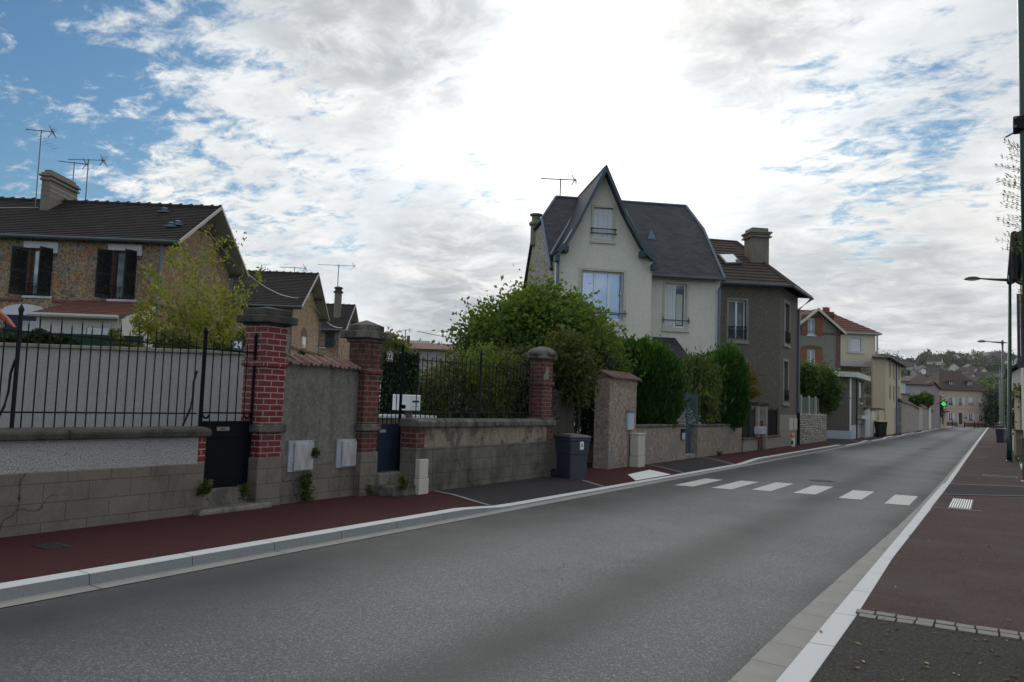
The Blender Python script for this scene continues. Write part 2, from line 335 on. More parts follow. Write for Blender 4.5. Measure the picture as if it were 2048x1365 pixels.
plain('iron_black', (.006, .007, .009), .6, .3, 12, spec=.2)
plain('gate_dark', (.0025, .004, .008), .6, .4, 5, spec=.12)
plain('gate_blue', (.014, .022, .042), .6, .5, 7, bump=.3, spec=.25)
plain('gate_blue_pale', (.04, .07, .11), .5, .25, 7)
plain('brass_plate', (.22, .20, .16), .4, .2, 20, metal=.4)
plain('enamel_blue', (.012, .014, .09), .25, .1, 20)
plain('enamel_black', (.012, .012, .014), .3, .1, 20)
plain('white_sign', (.70, .70, .70), .4, .05, 20)
def dusty(name, c, c2):
    s = NT(name); n = s.noise(5, 7, .7, s.coord(scale=(2, 2, .7))); s.done(s.mix(s.ramp(n, [(.4, 0.0), (.7, 1.0)]), c, c2), .6, s.bump(n, .2, .003))
dusty('meter_door', (.42, .42, .44), (.23, .225, .22)); dusty('meter_frame', (.36, .375, .46), (.2, .21, .24))
plain('pvc_beige', (.47, .44, .37), .5, .08, 3); plain('pvc_blue', (.36, .42, .48), .5, .08, 5)
plain('bin_plastic', (.024, .032, .050), .42, .15, 6); plain('bin_lid', (.03, .028, .03), .5, .2, 8); plain('bin_black', (.008, .009, .011), .4, .2, 8)
plain('lid_yellow', (.38, .31, .04), .5, .1, 8); plain('rubber', (.012, .012, .012), .8, .1, 8); plain('bin_green', (.02, .13, .06), .5, .1, 8)
plain('lid_label', (.25, .20, .16), .6, .3, 14)
plain('zinc', (.115, .15, .195), .5, .2, 6, metal=.35); plain('zinc_dark', (.055, .075, .085), .5, .2, 6, metal=.3)
plain('white_pvc', (.70, .72, .74), .35, .05, 10); plain('shutter_grey', (.42, .44, .47), .6, .18, 9); plain('shutter_white', (.58, .61, .63), .6, .15, 9)
plain('brown_wood', (.13, .045, .022), .5, .2, 10); plain('shutter_orange', (.21, .068, .024), .6, .25, 10)
s = NT('shutter_dark'); s.done(s.mix(s.ramp(s.noise(9, 6, .8), [(.52, 0.0), (.68, .6)]), (.008, .011, .014), (.12, .125, .12)), .6, spec=.3); plain('shutter_green', (.012, .04, .032), .6, .3, 25)
plain('slate_grey_paint', (.045, .045, .058), .5, .2, 10)
plain('lintel_white', (.56, .56, .62), .8, .12, 8); plain('timber_blue', (.035, .062, .085), .6, .25, 10); plain('timber_brown', (.07, .048, .035), .8, .3, 10)
plain('soffit_pale', (.36, .35, .33), .8, .1, 10); plain('curtain', (.50, .49, .44), .9, .1, 10)
plain('lamp_green', (.006, .040, .034), .35, .2, 8); plain('aluminium', (.12, .12, .12), .4, .15, 20, metal=.7); plain('cable_pale', (.42, .41, .38), .6, .1, 8)
plain('machine_orange', (.30, .055, .014), .5, .25, 6); plain('screen_green', (.008, .035, .022), .9, .4, 5); plain('panel_green', (.07, .11, .095), .6, .2, 4)
plain('cane', (.085, .07, .052), .9, .5, 30, bump=.6); plain('bark', (.065, .052, .038), .95, .3, 15, bump=.6); plain('twig', (.10, .075, .05), .9, .3, 15)
plain('marker_orange', (.75, .28, .04), .5, .1, 8); plain('sign_red', (.45, .03, .03), .4, .1, 8); plain('door_red', (.10, .012, .016), .5, .2, 8); plain('door_dark', (.045, .028, .022), .5, .2, 8)
plain('door_grey', (.20, .20, .24), .6, .15, 8); plain('gate_cream', (.50, .47, .38), .6, .1, 8); plain('pot_clay', (.30, .08, .045), .8, .2, 8)
plain('cast_iron', (.035, .035, .033), .6, .4, 30, metal=.3, bump=.5); plain('mint_label', (.20, .36, .30), .6, .3, 20)
def glass(name, c, metal, rough=.04):
    s = NT(name); s.done(c, rough, s.bump(s.noise(1.2, 2), .03, .02), metal, spec=.8)
glass('glass_sky', (.27, .33, .43), .85, .08); glass('glass_dark', (.05, .055, .06), .45); glass('glass_grey', (.16, .18, .20), .5)
s = NT('skylight_glass'); s.done((.62, .65, .68), .08, None, .9)
s = NT('cross_led'); s.inp(s.b, 'Emission Color', (.03, 1, .18, 1)); s.inp(s.b, 'Emission Strength', .7); s.done((.02, .3, .06), .4)

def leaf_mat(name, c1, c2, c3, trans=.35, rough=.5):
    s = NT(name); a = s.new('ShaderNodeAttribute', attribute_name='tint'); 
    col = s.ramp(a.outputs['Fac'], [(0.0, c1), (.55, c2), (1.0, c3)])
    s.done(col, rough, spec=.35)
    t = s.new('ShaderNodeBsdfTranslucent'); s.L.new(s.mix(.4, col, c3), t.inputs[0]); mx = s.new('ShaderNodeMixShader'); mx.inputs[0].default_value = trans
    s.L.new(s.b.outputs[0], mx.inputs[1]); s.L.new(t.outputs[0], mx.inputs[2]); s.L.new(mx.outputs[0], s.out.inputs[0]); return s.mat
leaf_mat('leaf_bush', (.014, .045, .008), (.062, .125, .016), (.23, .30, .03), .48)
leaf_mat('leaf_garden', (.014, .032, .009), (.05, .08, .016), (.20, .19, .035), .42)
leaf_mat('leaf_ivy', (.008, .022, .007), (.018, .04, .011), (.035, .065, .018), .2, .4)
leaf_mat('leaf_cypress', (.006, .028, .004), (.026, .09, .008), (.10, .22, .02), .4)
leaf_mat('leaf_light', (.06, .09, .015), (.12, .16, .028), (.24, .26, .045), .5)
leaf_mat('leaf_willow', (.06, .09, .012), (.14, .18, .022), (.34, .34, .04), .55)
leaf_mat('leaf_laurel', (.010, .032, .008), (.035, .085, .012), (.17, .25, .03), .4, .3)
leaf_mat('leaf_bamboo', (.02, .045, .010), (.08, .13, .022), (.22, .26, .05), .4)
leaf_mat('leaf_yellow', (.08, .07, .012), (.16, .125, .018), (.26, .19, .03), .45)
leaf_mat('leaf_far', (.024, .044, .014), (.045, .072, .020), (.09, .105, .03), .3)
leaf_mat('leaf_far_dark', (.022, .036, .018), (.036, .054, .022), (.06, .07, .03), .25)
leaf_mat('leaf_dry', (.13, .06, .022), (.22, .115, .045), (.30, .22, .10), .2)
leaf_mat('grass_blade', (.03, .05, .012), (.055, .08, .018), (.09, .12, .03), .35)

# ------------------------------------------------------------------ mesh helpers
class Frame:
    def __init__(s, O, e, n=None):
        s.O = Vector(O); s.e = Vector(e).normalized(); s.n = Vector(n).normalized() if n is not None else Vector((-s.e.y, s.e.x, 0))
    def w(s, a, d, h): return s.O + s.e*a + s.n*d + Z*h
    def at(s, px, py, d=0.0):                  # pixel -> (along, height) on the plane at depth offset d
        r = ray(px, py); P0 = s.O + s.n*d
        p = CAM + r*((P0-CAM).dot(s.n)/r.dot(s.n)); q = p - s.O
        return q.dot(s.e), q.z
    def sub(s, a, d, h=0, e=None, n=None): return Frame(s.w(a, d, h), e or s.e, n or s.n)
def rotv(v, a):
    c, t = math.cos(a), math.sin(a); return Vector((v.x*c - v.y*t, v.x*t + v.y*c, v.z))
WORLD = Frame((0, 0, 0), (1, 0, 0), (0, 1, 0))
STREET = lambda X, Y: Frame((X, Y, 0), (0, 1, 0), (-1, 0, 0))      # along +Y, depth towards -X

class MB:
    def __init__(s): s.v = []; s.f = []; s.t = None
    def add(s, vs, fs):
        o = len(s.v); s.v += [tuple(v) for v in vs]; s.f += [tuple(i+o for i in f) for f in fs]; return s
    def box(s, a0, a1, d0, d1, h0, h1, fr=WORLD):
        P = [fr.w(a, d, h) for h in (h0, h1) for d in (d0, d1) for a in (a0, a1)]
        return s.add(P, [(0, 1, 5, 4), (1, 3, 7, 5), (3, 2, 6, 7), (2, 0, 4, 6), (4, 5, 7, 6), (0, 2, 3, 1)])
    def quad(s, *P): return s.add(P, [tuple(range(len(P)))])
    def plate(s, outline, d0, d1, fr=WORLD, holes=()):
        """flat shape in (along, height) with rectangular holes, given thickness"""
        loops = [outline] + [[(a0, h0), (a1, h0), (a1, h1), (a0, h1)] for a0, a1, h0, h1 in holes]
        pts = [p for l in loops for p in l]; tris = tessellate_polygon([[Vector((p[0], p[1], 0)) for p in l] for l in loops])
        n = len(pts); V = [fr.w(a, d0, h) for a, h in pts] + [fr.w(a, d1, h) for a, h in pts]; Fs = []
        for t in tris:
            a, b, c = t; cr = (pts[b][0]-pts[a][0])*(pts[c][1]-pts[a][1]) - (pts[b][1]-pts[a][1])*(pts[c][0]-pts[a][0])
            if abs(cr) < 1e-9: continue
            if cr < 0: a, c = c, a
            Fs += [(a, b, c), (c+n, b+n, a+n)]
        o = 0
        for l in loops:
            for i in range(len(l)):
                j = (i+1) % len(l); Fs.append((o+i, o+i+n, o+j+n, o+j))
            o += len(l)
        return s.add(V, Fs)
    def prism(s, poly, vec):
        n = len(poly); V = list(poly) + [Vector(p)+Vector(vec) for p in poly]
        return s.add(V, [tuple(range(n)), tuple(range(2*n-1, n-1, -1))] + [(i, i+n, (i+1) % n + n, (i+1) % n) for i in range(n)])
    def tube(s, path, r, n=8, cap=True):
        path = [Vector(p) for p in path]; rs = r if isinstance(r, (list, tuple)) else [r]*len(path); rings = []
        for i, p in enumerate(path):
            t = (path[min(i+1, len(path)-1)] - path[max(i-1, 0)]).normalized()
            u = t.cross(Vector((0, 0, 1)) if abs(t.z) < .95 else Vector((1, 0, 0))).normalized(); w = t.cross(u)
            rings.append([p + (u*math.cos(2*math.pi*k/n) + w*math.sin(2*math.pi*k/n))*rs[i] for k in range(n)])
        V = [v for R in rings for v in R]; Fs = []
        for i in range(len(path)-1):
            for k in range(n): Fs.append((i*n+k, i*n+(k+1) % n, (i+1)*n+(k+1) % n, (i+1)*n+k))
        if cap: Fs += [tuple(range(n-1, -1, -1)), tuple((len(path)-1)*n+k for k in range(n))]
        return s.add(V, Fs)
    def lathe(s, c, prof, n=16, sx=1, sy=1, rot=0):
        V = []; Fs = []
        for r, z in prof:
            for k in range(n):
                a = 2*math.pi*k/n; q = rotv(Vector((r*sx*math.cos(a), r*sy*math.sin(a), z)), rot); V.append(Vector(c)+q)
        for i in range(len(prof)-1):
            for k in range(n): Fs.append((i*n+k, i*n+(k+1) % n, (i+1)*n+(k+1) % n, (i+1)*n+k))
        Fs += [tuple(range(n-1, -1, -1)), tuple((len(prof)-1)*n+k for k in range(n))]
        return s.add(V, Fs)
    def slope(s, A, B, C, D, rows, step=.03, thk=.05):
        """tiled slope, eave A-B, ridge D-C, built of overlapping courses"""
        A, B, C, D = map(Vector, (A, B, C, D)); nrm = (B-A).cross(D-A).normalized()
        if nrm.z < 0: nrm = -nrm
        for i in range(rows):
            t0, t1 = i/rows, (i+1)/rows
            a, b, c, d = A.lerp(D, t0), B.lerp(C, t0), B.lerp(C, t1), A.lerp(D, t1)
            s.add([a-nrm*thk, b-nrm*thk, c-nrm*thk, d-nrm*thk, a+nrm*step, b+nrm*step, c, d], [(4, 5, 6, 7), (0, 1, 5, 4), (1, 2, 6, 5), (2, 3, 7, 6), (3, 0, 4, 7), (3, 2, 1, 0)])
        return s
    def build(s, name, mat, parent=None, smooth=False, bevel=0, kind=None, seg=1):
        me = bpy.data.meshes.new(name); o = bpy.data.objects.new(name, me); COL.objects.link(o)
        loc = Vector((0, 0, 0))
        if parent is not None:
            q = parent; 
            while q is not None: loc += q.location; q = q.parent
        V = np.array(s.v, dtype=np.float64) - np.array(loc)
        me.from_pydata(V.tolist(), [], s.f)
        me.materials.append(MATS[mat])
        if s.t is not None:
            at_ = me.attributes.new('tint', 'FLOAT', 'POINT'); at_.data.foreach_set('value', np.asarray(s.t, dtype=np.float32))
        else: uvs(me, loc)
        if smooth: me.polygons.foreach_set('use_smooth', [True]*len(me.polygons))
        me.update()
        if bevel:
            m = o.modifiers.new('bevel', 'BEVEL'); m.width = bevel; m.segments = seg; m.limit_method = 'ANGLE'
        if parent is not None: o.parent = parent
        if kind: o['kind'] = kind
        return o
def uvs(me, loc):
    uv = me.uv_layers.new(name='UVMap'); co = [v.co + loc for v in me.vertices]; data = [0.0]*(2*len(me.loops))
    for p in me.polygons:
        n = p.normal
        if abs(n.z) > .98 or (n.x*n.x+n.y*n.y) < 1e-8: u, v = Vector((0, 1, 0)), Vector((1, 0, 0))
        else:
            u = Vector((-n.y, n.x, 0)).normalized(); v = n.cross(u)
            if v.z < 0: v = -v
        for li in p.loop_indices:
            c = co[me.loops[li].vertex_index]; data[2*li] = c.dot(u); data[2*li+1] = c.dot(v)
    uv.data.foreach_set('uv', data)
def tag(o, label, cat, group=None, kind=None):
    o['label'] = label; o['category'] = cat
    if group: o['group'] = group
    if kind: o['kind'] = kind
    return o
def thing(name, loc, label, cat, group=None, kind=None):
    o = bpy.data.objects.new(name, None); COL.objects.link(o); o.location = loc; o.empty_display_size = .3
    return tag(o, label, cat, group, kind)
def struct(mb, name, mat, **k): return mb.build(name, mat, kind='structure', **k)
def copy_tree(o, loc=None, rz=None, label=None, parent=None, group=None):
    c = o.copy(); COL.objects.link(c); c.parent = parent
    if loc is not None: c.location = loc
    if rz is not None: c.rotation_euler = (0, 0, rz)
    if label: c['label'] = label
    if group: c['group'] = group
    for ch in o.children: copy_tree(ch, parent=c)
    return c
def text_mesh(txt, size, fr, a, h, d, mat, parent, name='number', ext=.002, bold=.0, sx=1):
    cu = bpy.data.curves.new('t', 'FONT'); cu.body = txt; cu.size = size; cu.extrude = ext; cu.offset = bold; cu.align_x = 'CENTER'; cu.align_y = 'CENTER'
    t = bpy.data.objects.new('t', cu); COL.objects.link(t); dg = bpy.context.evaluated_depsgraph_get()
    me0 = bpy.data.meshes.new_from_object(t.evaluated_get(dg)); mb = MB()
    V = [fr.w(a + v.co.x*sx, d - v.co.z, h + v.co.y) for v in me0.vertices]
    mb.add(V, [tuple(p.vertices) for p in me0.polygons]); bpy.data.objects.remove(t); bpy.data.meshes.remove(me0)
    return mb.build(name, mat, parent)

# ---- foliage
def leaves(mb, C, size, elong=1.7, droop=.0, tint=None, spread=1.0, nrm=None, dirs=None):
    """one folded leaf (two triangles sharing a midrib) at each row of C"""
    C = np.asarray(C); n = len(C); sz = size*(RNG.random(n)*.7+.65)
    if dirs is None:
        d = RNG.normal(size=(n, 3)); d[:, 2] -= droop
    else: d = dirs + RNG.normal(size=(n, 3))*spread*.3
    d /= np.linalg.norm(d, axis=1)[:, None]
    r = RNG.normal(size=(n, 3))
    if nrm is not None: r = np.cross(nrm + RNG.normal(size=(n, 3))*.5, d)
    w = np.cross(d, r); w /= np.linalg.norm(w, axis=1)[:, None]+1e-9; w = np.cross(w, d)
    up = np.cross(d, w)
    L = (d*sz[:, None]*elong); W = w*sz[:, None]*.5
    P = np.stack([C - L*.5, C + W - L*.05 + up*sz[:, None]*.12, C + L*.5, C - W - L*.05 + up*sz[:, None]*.12], 1).reshape(-1, 3)
    o = len(mb.v); mb.v += P.tolist(); idx = np.arange(n)*4 + o
    mb.f += np.stack([idx, idx+1, idx+2], 1).tolist() + np.stack([idx, idx+2, idx+3], 1).tolist()
    t = RNG.random(n) if tint is None else np.clip(tint + RNG.normal(size=n)*.13, 0, 1)
    if mb.t is None: mb.t = [0.0]*o
    mb.t += np.repeat(t, 4).tolist(); return mb
def ell_points(c, r, n, shell=.55):
    """points in a ball, thinned towards its middle"""
    v = RNG.normal(size=(n, 3)); v /= np.linalg.norm(v, axis=1)[:, None]
    q = (shell + (1-shell)*RNG.random(n)**.6)*(1+.08*RNG.normal(size=n))
    return np.array(c) + v*q[:, None]*np.array(r), v
def clumpy(c, r, nclump, per, cr, shell=.6, flat=1.0, minz=None):
    """clumps on the surface and inside an ellipsoid -> leaf centres, tint per leaf"""
    cc, v = ell_points(c, r, nclump, shell); P = []; T = []; NN = []
    for i in range(nclump):
        k = max(4, int(per*(.6+.8*RNG.random()))); q = RNG.normal(size=(k, 3))*cr*.5*(.7+.6*RNG.random()); q[:, 2] *= flat
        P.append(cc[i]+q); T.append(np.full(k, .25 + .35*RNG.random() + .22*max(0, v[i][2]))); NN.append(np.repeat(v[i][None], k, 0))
    P = np.concatenate(P); T = np.concatenate(T); NN = np.concatenate(NN)
    if minz is not None: k = P[:, 2] > minz; P, T, NN = P[k], T[k], NN[k]
    return P, T, NN
def branch_tree(mb, base, h, r, n=9, spread=.5, depth=2, seed=0, up=.7, mids=None):
    rr = random.Random(seed); tips = []
    def grow(p, d, L, r0, lev):
        pts = [p]; rs = [r0]; q = Vector(p); dd = Vector(d)
        for i in range(4):
            dd = (dd + Vector((rr.uniform(-.22, .22), rr.uniform(-.22, .22), rr.uniform(-.05, .18)))).normalized(); q = q + dd*L/4; pts.append(q.copy()); rs.append(r0*(1-.19*(i+1)))
        mb.tube(pts, rs, 6 if lev == 0 else 4); tips.append(q.copy())
        if lev > 0 and mids is not None: mids.extend(pts[2:]+[pts[3].lerp(pts[4], .5), pts[2].lerp(pts[3], .5)])
        if lev < depth:
            for k in range(n if lev == 0 else 4):
                i = rr.choice((1, 2, 3, 4) if lev == 0 else (2, 3, 4)); a = rr.uniform(0, 6.283)
                nd = (dd*up + Vector((math.cos(a), math.sin(a), .25))*spread).normalized(); grow(pts[i], nd, L*rr.uniform(.45, .7), rs[i]*.6, lev+1)
    grow(Vector(base), Vector((0, 0, 1)), h, r, 0); return tips

# ------------------------------------------------------------------ ground, road, pavements
g = MB(); g.quad((-900, -60, -.06), (600, -60, -.06), (600, 330, -.06), (-900, 330, -.06)); struct(g, 'ground', 'ground_soil')
RL, RE = -6.28, 168.0
GUT = [(-12, -1.47), (5, -1.40), (7, -1.39), (13.5, -1.25), (16.5, -1.21), (24, -1.17), (RE, -1.15)]     # asphalt edge on the right
KI = [(-12, -1.14), (7, -1.13), (15.6, -1.11), (16.0, -1.13), (22, -1.10), (22.5, -1.06), (60, -1.10), (RE, -1.16)]
KO = [(-12, -.97), (7, -.96), (10, -1.0), (15.8, -.97), (16.2, -.98), (22, -.95), (RE, -.98)]
def interp(tab, y):
    for (a, u), (b, v) in zip(tab, tab[1:]):
        if y <= b: return u + (v-u)*max(0, (y-a))/(b-a)
    return tab[-1][1]
YS = sorted(set([-12 + .5*i for i in range(0, 120)] + [48+3*i for i in range(41)] + [15.6, 15.8, 16.2, 22.5]))
g = MB()
for y0, y1 in zip(YS, YS[1:]): g.quad((RL, y0, 0), (interp(GUT, y0), y0, 0), (interp(GUT, y1), y1, 0), (RL, y1, 0))
struct(g, 'road', 'asphalt')
g = MB(); g.quad((-60, RE+.01, -.004), (40, RE+.01, -.004), (40, RE+22, -.004), (-60, RE+22, -.004)); struct(g, 'cross_road', 'asphalt')
# kerb height along the left side: lowered at drives and at the crossing
KH = [(-12, .10), (9.6, .10), (10.6, .035), (24.2, .03), (26.2, .11), (42.5, .11), (43.5, .03), (47, .03), (49.5, .04), (51.5, .11), (54, .03), (60, .03), (61.5, .11), (66, .11), (67.5, .03), (73, .03), (74.5, .11), (84, .11), (86, .03), (94, .03), (96, .11), (RE, .10)]
def zl(x, y):
    k = interp(KH, y); t = min(1, max(0, (-6.62 - x)/.9)); return k + (.10-k)*t
LK0, LK1 = -6.45, -6.63
def gap_strips(segs, tab): ...
g1, g2 = MB(), MB(); y = -12.0; i = 0
while y < RE:
    L = 1.0 if y < 40 else 2.0
    y1 = min(y+L-.008, RE); 
    ym = [y, (y+y1)/2, y1]
    for a, b in zip(ym, ym[1:]):
        h0, h1 = interp(KH, a), interp(KH, b)
        g1.add([(LK0, a, -.02), (LK0, b, -.02), (LK0-.015, b, h1), (LK0-.015, a, h0)], [(0, 1, 2, 3)])
        g2.add([(LK0-.015, a, h0), (LK0-.015, b, h1), (LK1, b, h1+.006), (LK1, a, h0+.006)], [(0, 1, 2, 3)])
    for yy in (y, y1):
        h0 = interp(KH, yy); g1.add([(LK0-.015, yy, h0), (LK0, yy, -.02), (LK1, yy, -.02), (LK1, yy, h0+.006)], [(0, 1, 2, 3)])
    y += L
kb = struct(g1, 'kerb', 'granite'); struct(g2, 'kerb_top', 'granite_top')
g = MB(); y = -12.0
while y < RE:
    g.add([(RL+.0, y, .006), (RL, y+1.99, .006), (LK0-.005, y+1.99, .012), (LK0-.005, y, .012)], [(0, 1, 2, 3)]); y += 2
struct(g, 'gutter', 'gutter_concrete')
# right side: concrete channel and kerb stones
g, g2 = MB(), MB(); y = -12.0
while y < RE:
    L = .5 if y < 20 else 1.0
    a, b = y, y+L-(.006 if y < 40 else 0)
    g.add([(interp(GUT, a)-.004*(int(y*2) % 2), a, .004), (interp(KI, a), a, -.004), (interp(KI, b), b, -.004), (interp(GUT, b)-.004*(int(y*2) % 2), b, .004)], [(0, 1, 2, 3)]); y += L
struct(g, 'gutter_right', 'gutter_concrete')
def kr(y): return .045 if y < 15.8 or y > 24 else .03
y = -12.0
while y < RE:
    L = 1.0 if y < 30 else 2.0
    a, b = y, y+L-(.008 if y < 60 else 0)
    for u, v in ((a, (a+b)/2), ((a+b)/2, b)):
        x0, x1, o0, o1 = interp(KI, u), interp(KI, v), interp(KO, u), interp(KO, v); h0, h1 = kr(u), kr(v)
        g2.add([(x0, u, -.02), (x0, v, -.02), (x1, v, h1), (x0, u, h0), (o0, u, h0+.004), (o1, v, h1+.004)], [(0, 1, 2, 3), (3, 2, 5, 4)])
    y += L
struct(g2, 'kerb_right', 'granite_top')
# pavements
def sheet(pa, pb, pc, pd, zf, off, nu, nv, mb=None):
    g = mb or MB(); pa, pb, pc, pd = [Vector((p[0], p[1], 0)) for p in (pa, pb, pc, pd)]; o = len(g.v)
    V = []
    for j in range(nv+1):
        for i in range(nu+1):
            p = pa.lerp(pb, i/nu).lerp(pd.lerp(pc, i/nu), j/nv); V.append((p.x, p.y, zf(p.x, p.y)+off))
    return g.add(V, [(j*(nu+1)+i, j*(nu+1)+i+1, (j+1)*(nu+1)+i+1, (j+1)*(nu+1)+i) for j in range(nv) for i in range(nu)])
g = MB(); ys = [y for y in YS]
cols = [LK1, -7.52, -9.0, -10.6]
for y0, y1 in zip(ys, ys[1:]):
    for c0, c1 in zip(cols, cols[1:]): g.quad((c0, y0, zl(c0, y0)), (c0, y1, zl(c0, y1)), (c1, y1, zl(c1, y1)), (c1, y0, zl(c1, y0)))
struct(g, 'pavement', 'red_asphalt')
zr = lambda x, y: .05
g = MB()
for y0, y1 in zip(ys, ys[1:]): g.quad((interp(KO, y0), y0, .046), (4, y0, .05), (4, y1, .05), (interp(KO, y1), y1, .046))
struct(g, 'pavement_right', 'red_asphalt_worn')
struct(sheet((-.955, -12), (4, -12), (4, 7.2), (-.955, 7.0), lambda x, y: .05, .006, 4, 4), 'dark_pavement', 'dark_asphalt_near')
g = MB()                                          # two rows of setts between the two surfaces
for r in range(2):
    x = -.945 - .04*r
    while x < 3.5:
        L = .125+.03*random.random(); yb = 6.93 + .125*r + (x+1)*.055; h = .064+.006*random.random()
        P = [(x+.008+random.random()*.006, yb+.008), (x+L-.008, yb+.008+random.random()*.006), (x+L-.006, yb+.116), (x+.006, yb+.118-random.random()*.006)]
        g.prism([(p[0], p[1], h) for p in P], (0, 0, -.03)); x += L
struct(g, 'cobble_strip', 'sett')
struct(sheet((LK1-.0, 10.5), (-8.1, 11.05), (-8.1, 15.25), (LK1, 14.6), zl, .006, 8, 24), 'driveway', 'dark_asphalt')
struct(sheet((LK1, 19.35), (-8.0, 20.25), (-8.0, 24.9), (LK1, 23.9), zl, .006, 8, 24), 'driveway', 'dark_asphalt')
struct(sheet((LK1, 43.2), (-9.6, 47.4), (-9.6, 52.2), (LK1, 49.5), zl, .006, 8, 24), 'driveway', 'dark_asphalt')
struct(sheet((LK1, 53.5), (-7.4, 53.5), (-7.4, 61), (LK1, 61), zl, .006, 4, 16), 'driveway', 'dark_asphalt')
def strip(p, q, w, zf, off, mat='white_paint_new', name='edging_line', n=8):
    p, q = Vector((*p, 0)), Vector((*q, 0)); t = (q-p).normalized(); s_ = Vector((-t.y, t.x, 0))*w/2
    struct(sheet(p-s_, q-s_, q+s_, p+s_, zf, off, n, 1), name, mat)
for p, q in (((-6.64, 10.45), (-8.12, 10.98)), ((-6.64, 14.62), (-7.29, 14.98)), ((-6.64, 19.35), (-7.93, 20.21)), ((-6.64, 23.8), (-8.0, 24.95)), ((-6.64, 43.2), (-9.0, 46.6)), ((-6.64, 49.5), (-7.3, 51.2))):
    strip(p, q, .085, zl, .011, 'granite')
strip((-.96, 18.85), (4, 22.8), .07, zr, .012, 'granite'); strip((-.95, 21.95), (4, 24.9), .07, zr, .012, 'granite')
struct(sheet((-.95, 18.9), (4, 22.9), (4, 24.8), (-.95, 21.9), zr, .006, 2, 2), 'driveway_right', 'dark_asphalt')
strip((-.95, 16.03), (-.2, 16.1), .05, zr, .010, 'granite')
strip((-.9, 52), (-.1, 52.6), .35, zr, .010, 'granite')
# zebra crossing
Zb = [(-5.86, -5.46, 16.5, 18.7), (-5.08, -4.68, 16.6, 18.9), (-4.35, -3.96, 16.95, 19.2), (-3.53, -3.11, 17.05, 19.2), (-2.63, -2.22, 16.8, 18.8), (-1.78, -1.37, 16.5, 18.55)]
for k, (a, b, y0, y1) in enumerate(Zb):
    struct(sheet((a, y0), (b, y0+.03), (b, y1), (a-.01, y1-.03), lambda x, y: 0, .005, 1, 1), 'zebra_stripe', 'road_paint')
# raised tactile plates at the crossing
def tactile(cs, zf, name, label, ribs, rdir):
    t = thing(name, (sum(c[0] for c in cs)/4, sum(c[1] for c in cs)/4, zf(*cs[0])), label, 'tactile paving')
    sheet(*cs, zf, .014, 3, 3).build('plate', 'white_paint_new' if ribs < 12 else 'white_paint_new', t)
    g = MB(); a, b, c, d = [Vector((*p, 0)) for p in cs]
    for i in range(ribs):
        u = (i+.5)/ribs; w = .28/ribs
        P = [a.lerp(b, u-w), a.lerp(b, u+w), d.lerp(c, u+w), d.lerp(c, u-w)]; P = [Vector((p.x, p.y, zf(p.x, p.y)+.02)) for p in P]; g.prism(P, (0, 0, -.01))
    g.build('ribs', 'white_paint_new', t)
TP = [Vector(p) for p in ((-7.18, 17.1), (-6.66, 16.3), (-6.66, 18.5), (-7.30, 18.75))]
tactile([(p.x, p.y) for p in TP], zl, 'tactile_plate', 'white tactile plate set in the red pavement before the left end of the zebra crossing', 14, 0)
t = thing('tactile_plate', (-.54, 17.2, .05), 'small white ribbed plate set in the right pavement beside the zebra crossing', 'tactile paving')
g = MB(); g.box(-.72, -.37, 16.2, 18.1, .05, .058); g.build('plate', 'sett', t)
g = MB()
for i in range(9): g.box(-.715+.0385*i, -.695+.0385*i, 16.25, 18.05, .056, .068)
g.build('ribs', 'white_paint_new', t)
# covers
def cover(x, y, w, l, z, label, round_=False, mat='cast_iron'):
    t = thing('manhole_cover', (x, y, z), label, 'manhole cover'); g, g2 = MB(), MB()
    if round_:
        g.lathe((x, y, z), [(w, .0), (w, .009), (w*.9, .009)], 24)
        for r in (.85, .6, .35): g2.lathe((x, y, z), [(w*r, .008), (w*r, .013), (w*r-.06, .013), (w*r-.06, .008)], 24)
    else:
        g.box(x-w, x+w, y-l, y+l, z-.01, z+.008)
        for i in range(6): g2.box(x-w*.9, x+w*.9, y-l*.9+i*l*.3, y-l*.9+i*l*.3+l*.12, z+.006, z+.013)
    g.build('rim', mat, t); g2.build('tread', mat, t)
cover(-7.82, 4.43, .14, .12, .10, 'small dark cover in the red pavement nearest the left edge')
cover(-3.63, 20.7, .30, .3, .001, 'round iron cover in the road just beyond the zebra crossing', True)
cover(-3.0, 46.0, .34, .3, .001, 'round iron cover in the road, the farther of the two', True)
cover(.1, 26.3, .42, .25, .052, 'grey inspection cover in the right pavement beyond the crossing', mat='sett')
cover(-8.05, 9.95, .14, .16, .10, 'dark slab cover at the foot of the steps of the blue gate')
cover(-.4, 37.5, .2, .3, .052, 'small pale cover in the right pavement before the nearest whole lamp', mat='sett')

# ------------------------------------------------------------------ street walls, gates and fences on the left
# --- number 24: low wall with iron railing
X1 = -8.6
W24 = STREET(X1, 0)
t = thing('garden_wall', (X1-.15, 2.5, 0), 'low wall of beige blocks with white roughcast band and dark coping, at the left edge', 'garden wall', 'boundary walls along the pavement')
g = MB(); g.box(-3, 6.76, .02, .38, -.05, .735, W24); g.build('block_base', 'cut_block', t, bevel=.01)
g = MB(); g.box(-3, 6.655, .035, .36, .735, 1.075, W24); g.build('render_band', 'roughcast', t)
g = MB(); g.box(6.655, 6.76, .028, .37, .735, 1.075, W24); g.build('brick_end', 'brick_painted', t)
g = MB(); y = -3.0
for y1 in (-1.2, .6, 2.2, 3.6, 4.95, 6.79):
    g.prism([W24.w(y+.003, d, h) for d, h in ((-.045, 1.075), (-.05, 1.15), (-.01, 1.178), (.2, 1.20), (.42, 1.178), (.44, 1.075))], (0, y1-y-.006, 0)); y = y1
g.build('coping', 'coping_dark', t, bevel=.012)
